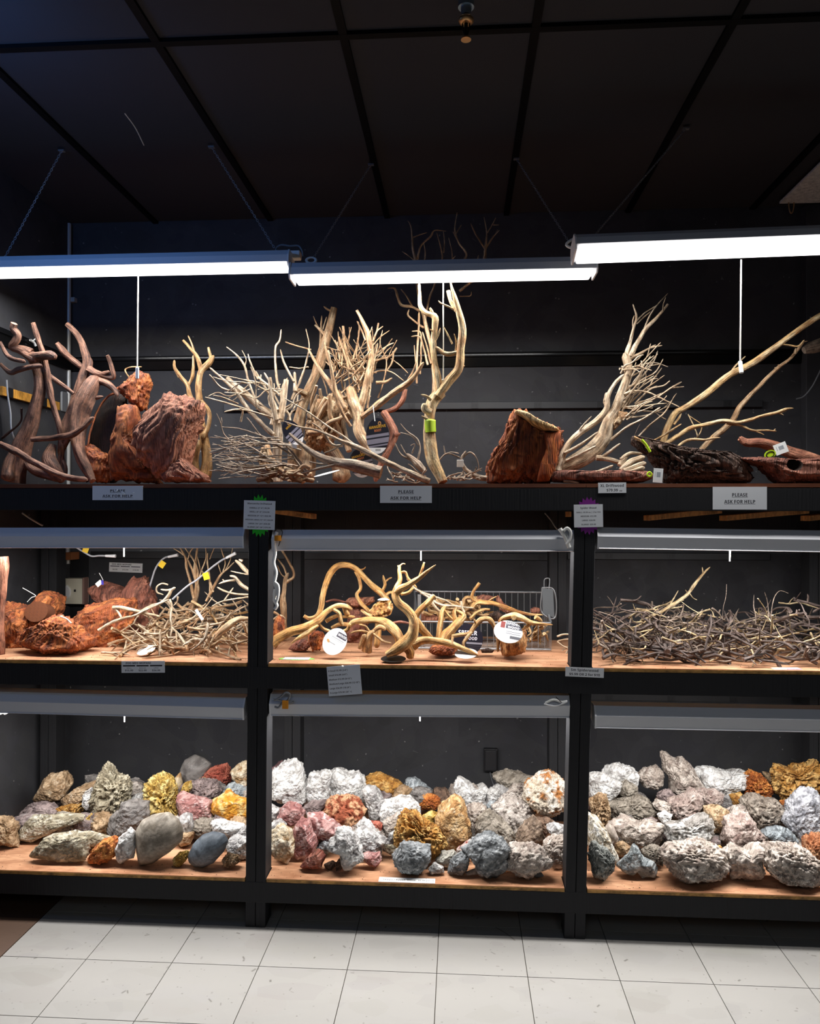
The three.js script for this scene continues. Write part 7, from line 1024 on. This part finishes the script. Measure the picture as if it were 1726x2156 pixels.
// ------------------------------------------------------------------ signs and price cards
function sign(name, label, x0, y0, x1, y1, z, tex, o = {}) { // upright card measured by its corners
  const a = at(x0, y0, z), b = at(x1, y1, z), w = b.x - a.x, h = a.y - b.y, g = new THREE.BoxGeometry(w, h, 0.0012);
  if (o.rot) g.rotateZ(o.rot); if (o.tilt) g.rotateX(o.tilt); g.translate((a.x + b.x) / 2, (a.y + b.y) / 2, z + 0.0008);
  const parts = [['card', g, std(0xffffff, 0.38, { map: tex })], ...(o.parts || [])];
  return thing(name, label, 'sign', parts);
}
{
  const help = () => printed(0, [['PLEASE', 66, 46, 'bold', null, 1], ['ASK FOR HELP', 136, 46, 'bold', null, 1]], { w: 512, h: 190 });
  const t = help();
  const helpLeft = canvasTex(512, 190, (c, w, h) => { c.drawImage(t.image, 0, 0); });
  // clear tape crumpled over the left sign, its glints put in as near-white lumps
  const tp = at(253, 1035, 0.003), tape = [[-8, 2, 5, 0.8], [6, -3, 8, -0.7], [28, -2, 4, 0.1]].map(([dx, dy, r, a]) => new THREE.SphereGeometry(0.006, 8, 6).scale(r / 5, r / 9, 0.12).rotateZ(a).translate(tp.x + dx * 0.0018, tp.y + dy * 0.0018, tp.z));
  sign('help_sign', 'PLEASE ASK FOR HELP sign with shiny crumpled tape, left end of the top beam', 195, 1023, 301, 1053, 0, helpLeft, { parts: tape.map(g => ['tape', g, std(0xf2f6fa, 0.12)]) });
  sign('help_sign', 'PLEASE ASK FOR HELP sign in the middle of the top beam', 800, 1023, 909, 1059, 0, t);
  sign('help_sign', 'PLEASE ASK FOR HELP sign at the right end of the top beam', 1500, 1025, 1614, 1073, 0, printed(0, [['PLEASE', 76, 44, 'bold', null, 1], ['ASK FOR HELP', 140, 44, 'bold', null, 1]], { w: 512, h: 214 }));
  sign('price_sign', 'small white price label reading XL Driftwood, on the top beam', 1259, 1016, 1318, 1038, 0.001, printed(0, [['XL Driftwood', 44, 54, 'bold'], ['$79.99', 110, 54, 'bold', 200], ['ea', 118, 34, 'italic bold', 320]], { w: 400, h: 150 }), { rot: 0.01 });
  sign('price_sign', 'small white price label reading Sm Spiderwood, on the middle beam', 1190, 1405, 1271, 1426, 0.001, printed(0, [['Sm Spiderwood', 38, 50, 'bold'], ['$5.99 OR 2 for $10', 100, 48, 'bold']], { w: 512, h: 136 }), { rot: -0.03 });
  sign('price_sign', 'grey price label with three columns on the middle beam, left bay', 256, 1391, 347, 1417, 0.001, printed(0, [['ZOO MED MOPANI', 26, 34, 'bold', 200]], { w: 512, h: 150, draw: c => { c.fillStyle = '#0b0b14'; for (const x of [18, 178, 338]) c.fillRect(x, 52, 144, 16); c.font = 'normal 20px sans-serif'; c.fillStyle = '#4a4f5c'; ['SMALL', 'MEDIUM', 'LARGE'].forEach((s, i) => c.fillText(s, 90 + i * 160, 88)); c.font = 'bold 32px sans-serif'; c.fillStyle = '#2c3240'; ['$15.99', '$22.99', '$34.99'].forEach((s, i) => c.fillText(s, 90 + i * 160, 120)); } }), { rot: 0.02 });
  // tilted list in the middle bay
  sign('price_sign', 'tilted price list card hanging from the middle beam', 690, 1401, 760, 1464, 0.003, printed(0, [['X Small $5.99 (2-4")', 64, 34, 'bold'], ['Small $10.99 (4-6")', 128, 34, 'bold'], ['Medium $12.99 (8-12")', 192, 34, 'bold'], ['Medium/Large $24.99 (12-18")', 256, 34, 'bold'], ['Large $34.99 (18-24")', 320, 34, 'bold'], ['X-Large $79.99 (24" +)', 384, 34, 'bold']], { w: 530, h: 430, align: 'left', bg: '#d3d8e2' }), { rot: 0.09, parts: [['pin', new THREE.SphereGeometry(0.004, 10, 8).translate(...at(721, 1403, 0.006).toArray()), M.white]] });
  // white sign on the back wall of the left bay
  sign('price_sign', 'white price label on the back wall above the red wood chunks', 230, 1185, 300, 1205, ZW + 0.0005, printed(0, [['ZOO MED MOPANI', 26, 34, 'bold', 190]], { w: 512, h: 150, bg: '#ffffff', draw: c => { c.fillStyle = '#333340'; for (const x of [18, 178, 338]) c.fillRect(x, 52, 140, 12); c.font = 'bold 30px sans-serif'; c.fillStyle = '#888'; ['$8.99', '$12.99', '$18.99'].forEach((s, i) => c.fillText(s, 90 + i * 160, 110)); } }), { rot: -0.03 });
  // starburst cards on the posts
  const star = (cx, cy, z, rx, ry, n) => { const s = new THREE.Shape(); for (let i = 0; i < n * 2; i++) { const a = i / (n * 2) * Math.PI * 2 + 0.09, r = i % 2 ? 0.82 : 1; const X = Math.cos(a) * rx * r, Y = Math.sin(a) * ry * r; i ? s.lineTo(X, Y) : s.moveTo(X, Y); } const p = at(cx, cy, z), g = new THREE.ExtrudeGeometry(s, { depth: 0.001, bevelEnabled: false }); return g.translate(p.x, p.y, p.z); };
  sign('price_sign', 'price list on a green starburst card, on the left post', 513, 1054, 579, 1115, 0.0025, printed(0, [['Manzanita Driftwood', 52, 40, 'bold'], ['XSMALL (2"-6") $9.99', 126, 34, 'bold'], ['SMALL (6"-8") $14.99', 192, 34, 'bold'], ['MEDIUM (9"-12") $22.99', 258, 34, 'bold'], ['MEDIUM LARGE (12"-16") $34.99', 326, 30, 'bold'], ['LARGE (16"-24") $59.99', 392, 34, 'bold'], ['XLARGE (24"-36") $79.99', 452, 34, 'bold']], { w: 520, h: 490 }), { rot: -0.03, parts: [['starburst', star(546, 1086, 0.0005, 0.05, 0.081, 20), M.green]] });
  sign('price_sign', 'price list on a purple starburst card, on the right post', 1208, 1062, 1269, 1110, 0.0025, printed(0, [['Spider Wood', 64, 48, 'bold'], ['SMALL: $5.99 ea | 2 for $10', 142, 34, 'bold'], ['MEDIUM- $12.99', 214, 36, 'bold'], ['LARGE- $24.99', 288, 36, 'bold'], ['XLARGE- $39.99', 362, 36, 'bold']], { w: 520, h: 410 }), { rot: 0.02, parts: [['starburst', star(1238, 1086, 0.0005, 0.05, 0.07, 20), M.purple]] });
  // cards lying on the boards
  { const g = new THREE.BoxGeometry(0.1, 0.0012, 0.045), tx = printed(0, [['Spider Wood', 30, 26], ['$5.99', 70, 26], ['2 for $10', 110, 26]], { w: 256, h: 130, bg: '#fdfdfb', draw: c => { c.fillStyle = '#555'; c.fillRect(126, 10, 3, 110); } });
    const c = onY(624, 1388, SHELF[1]), s = new THREE.Shape(); for (let i = 0; i < 36; i++) { const a = i / 36 * 6.283, r = i % 2 ? 0.86 : 1; const X = Math.cos(a) * 0.072 * r, Y = Math.sin(a) * 0.028 * r; i ? s.lineTo(X, Y) : s.moveTo(X, Y); }
    const st = new THREE.ExtrudeGeometry(s, { depth: 0.0008, bevelEnabled: false }).rotateX(-Math.PI / 2).translate(c.x, SHELF[1] + 0.0005, c.z - 0.005);
    thing('price_sign', 'card on a light green starburst lying at the front of the middle board', 'sign', [['starburst', st, M.limecard], ['card', g.translate(c.x, SHELF[1] + 0.002, c.z - 0.005), std(0xffffff, 0.5, { map: tx })]]); }
  { const c = onY(857, 1851, SHELF[0]), g = new THREE.BoxGeometry(0.21, 0.0012, 0.036).translate(c.x, SHELF[0] + 0.001, -0.02);
    thing('price_sign', 'long white label lying at the front edge under the blue-grey rock', 'sign', [['card', g, std(0xffffff, 0.5, { map: printed(0, [['Seiryu / Ryuoh Stone', 40, 30, 'bold', 185], ['$2.99 per lb', 40, 26, 'bold', 430]], { w: 512, h: 80, bg: '#fbfbf8' }) })]]); }
}
// ------------------------------------------------------------------ things on the walls
{ // power strips with sockets
  const strip = (pa, pb, y0, y1, label, gap, start) => {
    const z = ZW + 0.022, a = at(pa, (y0 + y1) / 2, z), b = at(pb, (y0 + y1) / 2, z), t = at((pa + pb) / 2, y0, z).y, l = at((pa + pb) / 2, y1, z).y, parts = [['channel', boxAt(a.x, b.x, l, t, ZW + 0.001, z, 0.003), M.strip]];
    for (let p = start; p < pb - 12; p += gap) { const c = at(p, (y0 + y1) / 2, z); parts.push(['socket', boxAt(c.x - 0.018, c.x + 0.018, l + 0.003, t - 0.003, z, z + 0.002), M.plate, [['slot', boxAt(c.x - 0.011, c.x - 0.007, (l + t) / 2 - 0.006, (l + t) / 2 + 0.007, z + 0.002, z + 0.003), M.socket], ['slot', boxAt(c.x + 0.004, c.x + 0.009, (l + t) / 2 - 0.006, (l + t) / 2 + 0.007, z + 0.002, z + 0.003), M.socket]]]); }
    thing('power_strip', label, 'power strip', parts, 'wall power strips');
  };
  strip(470, 1606, 846, 861, 'long black socket strip on the wall behind the top shelf', 133, 600);
  strip(190, 1160, 1163, 1178, 'black socket strip on the wall behind the middle shelf', 130, 231);
  strip(1195, 1622, 1164, 1179, 'black socket strip behind the right middle bay', 131, 1282);
  strip(1200, 1700, 1464, 1478, 'black socket strip low behind the right bottom bay', 131, 1282);
  const c = at(1033, 1600, ZW + 0.02), w = 0.034, h = 0.056;
  thing('outlet_box', 'black outlet box on the back wall above the rocks', 'outlet', [['box', boxAt(c.x - w, c.x + w, c.y - h, c.y + h, ZW + 0.001, ZW + 0.03, 0.004), M.plate], ['cover', boxAt(c.x - w * 0.8, c.x + w * 0.8, c.y - h * 0.85, c.y + h * 0.85, ZW + 0.03, ZW + 0.034, 0.002), M.strip], ['wire', tubePath([V(c.x - 0.005, c.y - h, ZW + 0.015), at(1036, 1645, ZW + 0.02), at(1042, 1660, ZW + 0.03)], 0.0016, 5), M.galv]]);
  // conduit in the left corner
  const p = at(144, 760, ZW + 0.03), yb = SHELF[2] - 0.6;
  thing('conduit_pipe', 'grey metal conduit running up the left corner', 'pipe', [['pipe', new THREE.CylinderGeometry(0.0115, 0.0115, YC - 1.3, 14).translate(p.x + 0.0, (YC + 1.3) / 2, p.z), M.conduit], ['clamp', boxAt(p.x - 0.018, p.x + 0.03, at(144, 632, p.z).y - 0.008, at(144, 628, p.z).y + 0.006, ZW + 0.001, ZW + 0.03, 0.002), M.conduit]]);
  const j = at(130, 848, ZW + 0.05);
  thing('junction_box', 'galvanised junction box on the conduit in the left corner', 'junction box', [['box', boxAt(j.x - 0.028, j.x + 0.03, j.y - 0.05, j.y + 0.05, ZW + 0.045, ZW + 0.1, 0.003), M.galv], ['lid', boxAt(j.x - 0.024, j.x + 0.026, j.y - 0.046, j.y + 0.046, ZW + 0.1, ZW + 0.103, 0.001), M.conduit]]);
  // orange plank on the left wall
  { const X = XL + 0.02, hit = (px, py) => { const d = ray(px, py), t = (X - camera.position.x) / d.x; return camera.position.clone().addScaledVector(d, t); };
    const a = hit(6, 813), b = hit(126, 846), a2 = hit(6, 832), yb = (a.y + b.y) / 2;
    const g = boxAt(XL + 0.001, X, a2.y, a.y, b.z, a.z, 0.001); const e = at(8, 815, a.z);
    thing('wall_plank', 'orange wooden plank fixed along the left wall behind the roots', 'plank', [['board', g, M.plank], ['black_tape', boxAt(XL + 0.001, X + 0.002, a2.y - 0.001, a.y + 0.001, a.z - 0.075, a.z - 0.035), M.socket], ['black_tape', boxAt(XL + 0.001, X + 0.002, a2.y - 0.001, a.y + 0.001, b.z + 0.12, b.z + 0.16), M.socket]]);
    const cb = [[0, 800], [2, 830], [8, 870], [10, 905], [20, 935]].map(([x, y]) => hit(x, y).add(V(0.03, 0, 0)));
    solo('hanging_cable', tubePath(cb, 0.004, 6, 30), M.white, 'white cable hanging down the left wall behind the roots', 'cable');
    const hk = [[55, 716], [63, 722], [66, 728]].map(([x, y]) => hit(x, y));
    thing('wall_hook', 'small white metal clip on the left wall rail', 'hook', [['clip', tubePath(hk.map(p => p.add(V(0.02, 0, 0))), 0.006, 6, 8), M.white], ['arm', tubePath([hit(58, 718), hit(64, 713)].map(p => p.add(V(0.025, 0, 0))), 0.003, 5, 4), M.white]]);
  }
  // dial timer box, block and plugs in the left middle bay
  const d = at(150, 1245, ZW + 0.06), k = d.t / FOCAL;
  thing('timer_box', 'cream wall box with a round dial, left middle bay', 'timer', [['box', boxAt(d.x - 27 * k, d.x + 27 * k, d.y - 27 * k, d.y + 27 * k, ZW + 0.005, ZW + 0.06, 0.003), M.cream], ['door_edge', boxAt(d.x + 25 * k, d.x + 29 * k, d.y - 27 * k, d.y + 29 * k, ZW + 0.02, ZW + 0.066, 0.001), std(0x8a6a60, 0.6)], ['dial', new THREE.CylinderGeometry(0.026, 0.028, 0.014, 28).scale(0.75, 1, 1.15).rotateX(Math.PI / 2).translate(d.x - 9 * k, d.y - 2 * k, ZW + 0.067), M.cap], ['knob', new THREE.CylinderGeometry(0.004, 0.004, 0.008, 10).rotateX(Math.PI / 2).translate(d.x - 8 * k, d.y + 12 * k, ZW + 0.064), M.white], ['mark', boxAt(d.x + 6 * k, d.x + 10 * k, d.y - 1 * k, d.y + 4 * k, ZW + 0.06, ZW + 0.061), M.socket]]);
  thing('timer_stand', 'black post behind the cream dial box', 'post', [['post', boxAt(d.x - 0.055, d.x + 0.06, SHELF[1] + 0.001, 1.5, ZW + 0.0005, ZW + 0.0048), M.black]]);
  const bl = at(137, 1171, ZW + 0.1), q = bl.t / FOCAL;
  thing('wall_block', 'small brown wooden block with a bulb socket above the dial box', 'wall block', [['block', boxAt(bl.x - 14 * q, bl.x + 14 * q, bl.y - 8 * q, bl.y + 8 * q, ZW + 0.02, ZW + 0.1, 0.002), M.card], ['socket_neck', new THREE.CylinderGeometry(0.007, 0.009, 0.03, 12).translate(bl.x, bl.y + 0.034, ZW + 0.08), M.cap]]);
  // a power strip stands under it
  const cord = (f, list, z, lab, tagAt) => { const pts = list.map(([x, y]) => at(fx(f, x), fy(f, y), z)), n = pts.length, dir = pts[n - 1].clone().sub(pts[n - 2]).normalize(), e = pts[n - 1], t = at(fx(f, tagAt[0]), fy(f, tagAt[1]), z + 0.01);
    const plug = new THREE.CylinderGeometry(0.0075, 0.0055, 0.045, 10).translate(0, 0.015, 0).applyQuaternion(new THREE.Quaternion().setFromUnitVectors(V(0, 1, 0), dir)).translate(e.x, e.y, e.z);
    thing('extension_lead', lab, 'cord', [['cord', tubePath(pts, 0.0042, 7, 40), M.greytape], ['plug', plug, M.cap], ['yellow_tag', new THREE.BoxGeometry(0.026, 0.03, 0.0015).rotateZ(tagAt[2]).translate(t.x, t.y, t.z), M.yellow]], 'cords with yellow tags'); };
  cord('F', [[760, 535], [860, 600], [950, 655], [1010, 685], [1090, 680], [1180, 682]], -0.4, 'grey cord with yellow tag and plug hanging above the dial box', [945, 608, -0.35]);
  cord('G', [[60, 1090], [95, 970], [140, 830], [190, 750], [250, 700], [300, 690]], -0.5, 'curved grey cord with yellow tag behind the brown slab', [215, 775, -0.6]);
  cord('G', [[330, 1160], [400, 1095], [500, 1010], [600, 945], [700, 860], [800, 780], [880, 725], [940, 695]], -0.36, 'straight grey cord with yellow tag crossing the upright branches', [700, 905, 0.3]);
  solo('hanging_strap', tubePath([at(fx('F', 245), fy('F', 210), -0.3), at(fx('F', 350), fy('F', 280), -0.3), at(fx('F', 470), fy('F', 348), -0.3)], 0.004, 5, 8), M.pale, 'pale strap slanting under the top shelf, left bay', 'strap');
}

shadows(scene);
renderer.render(scene, camera);
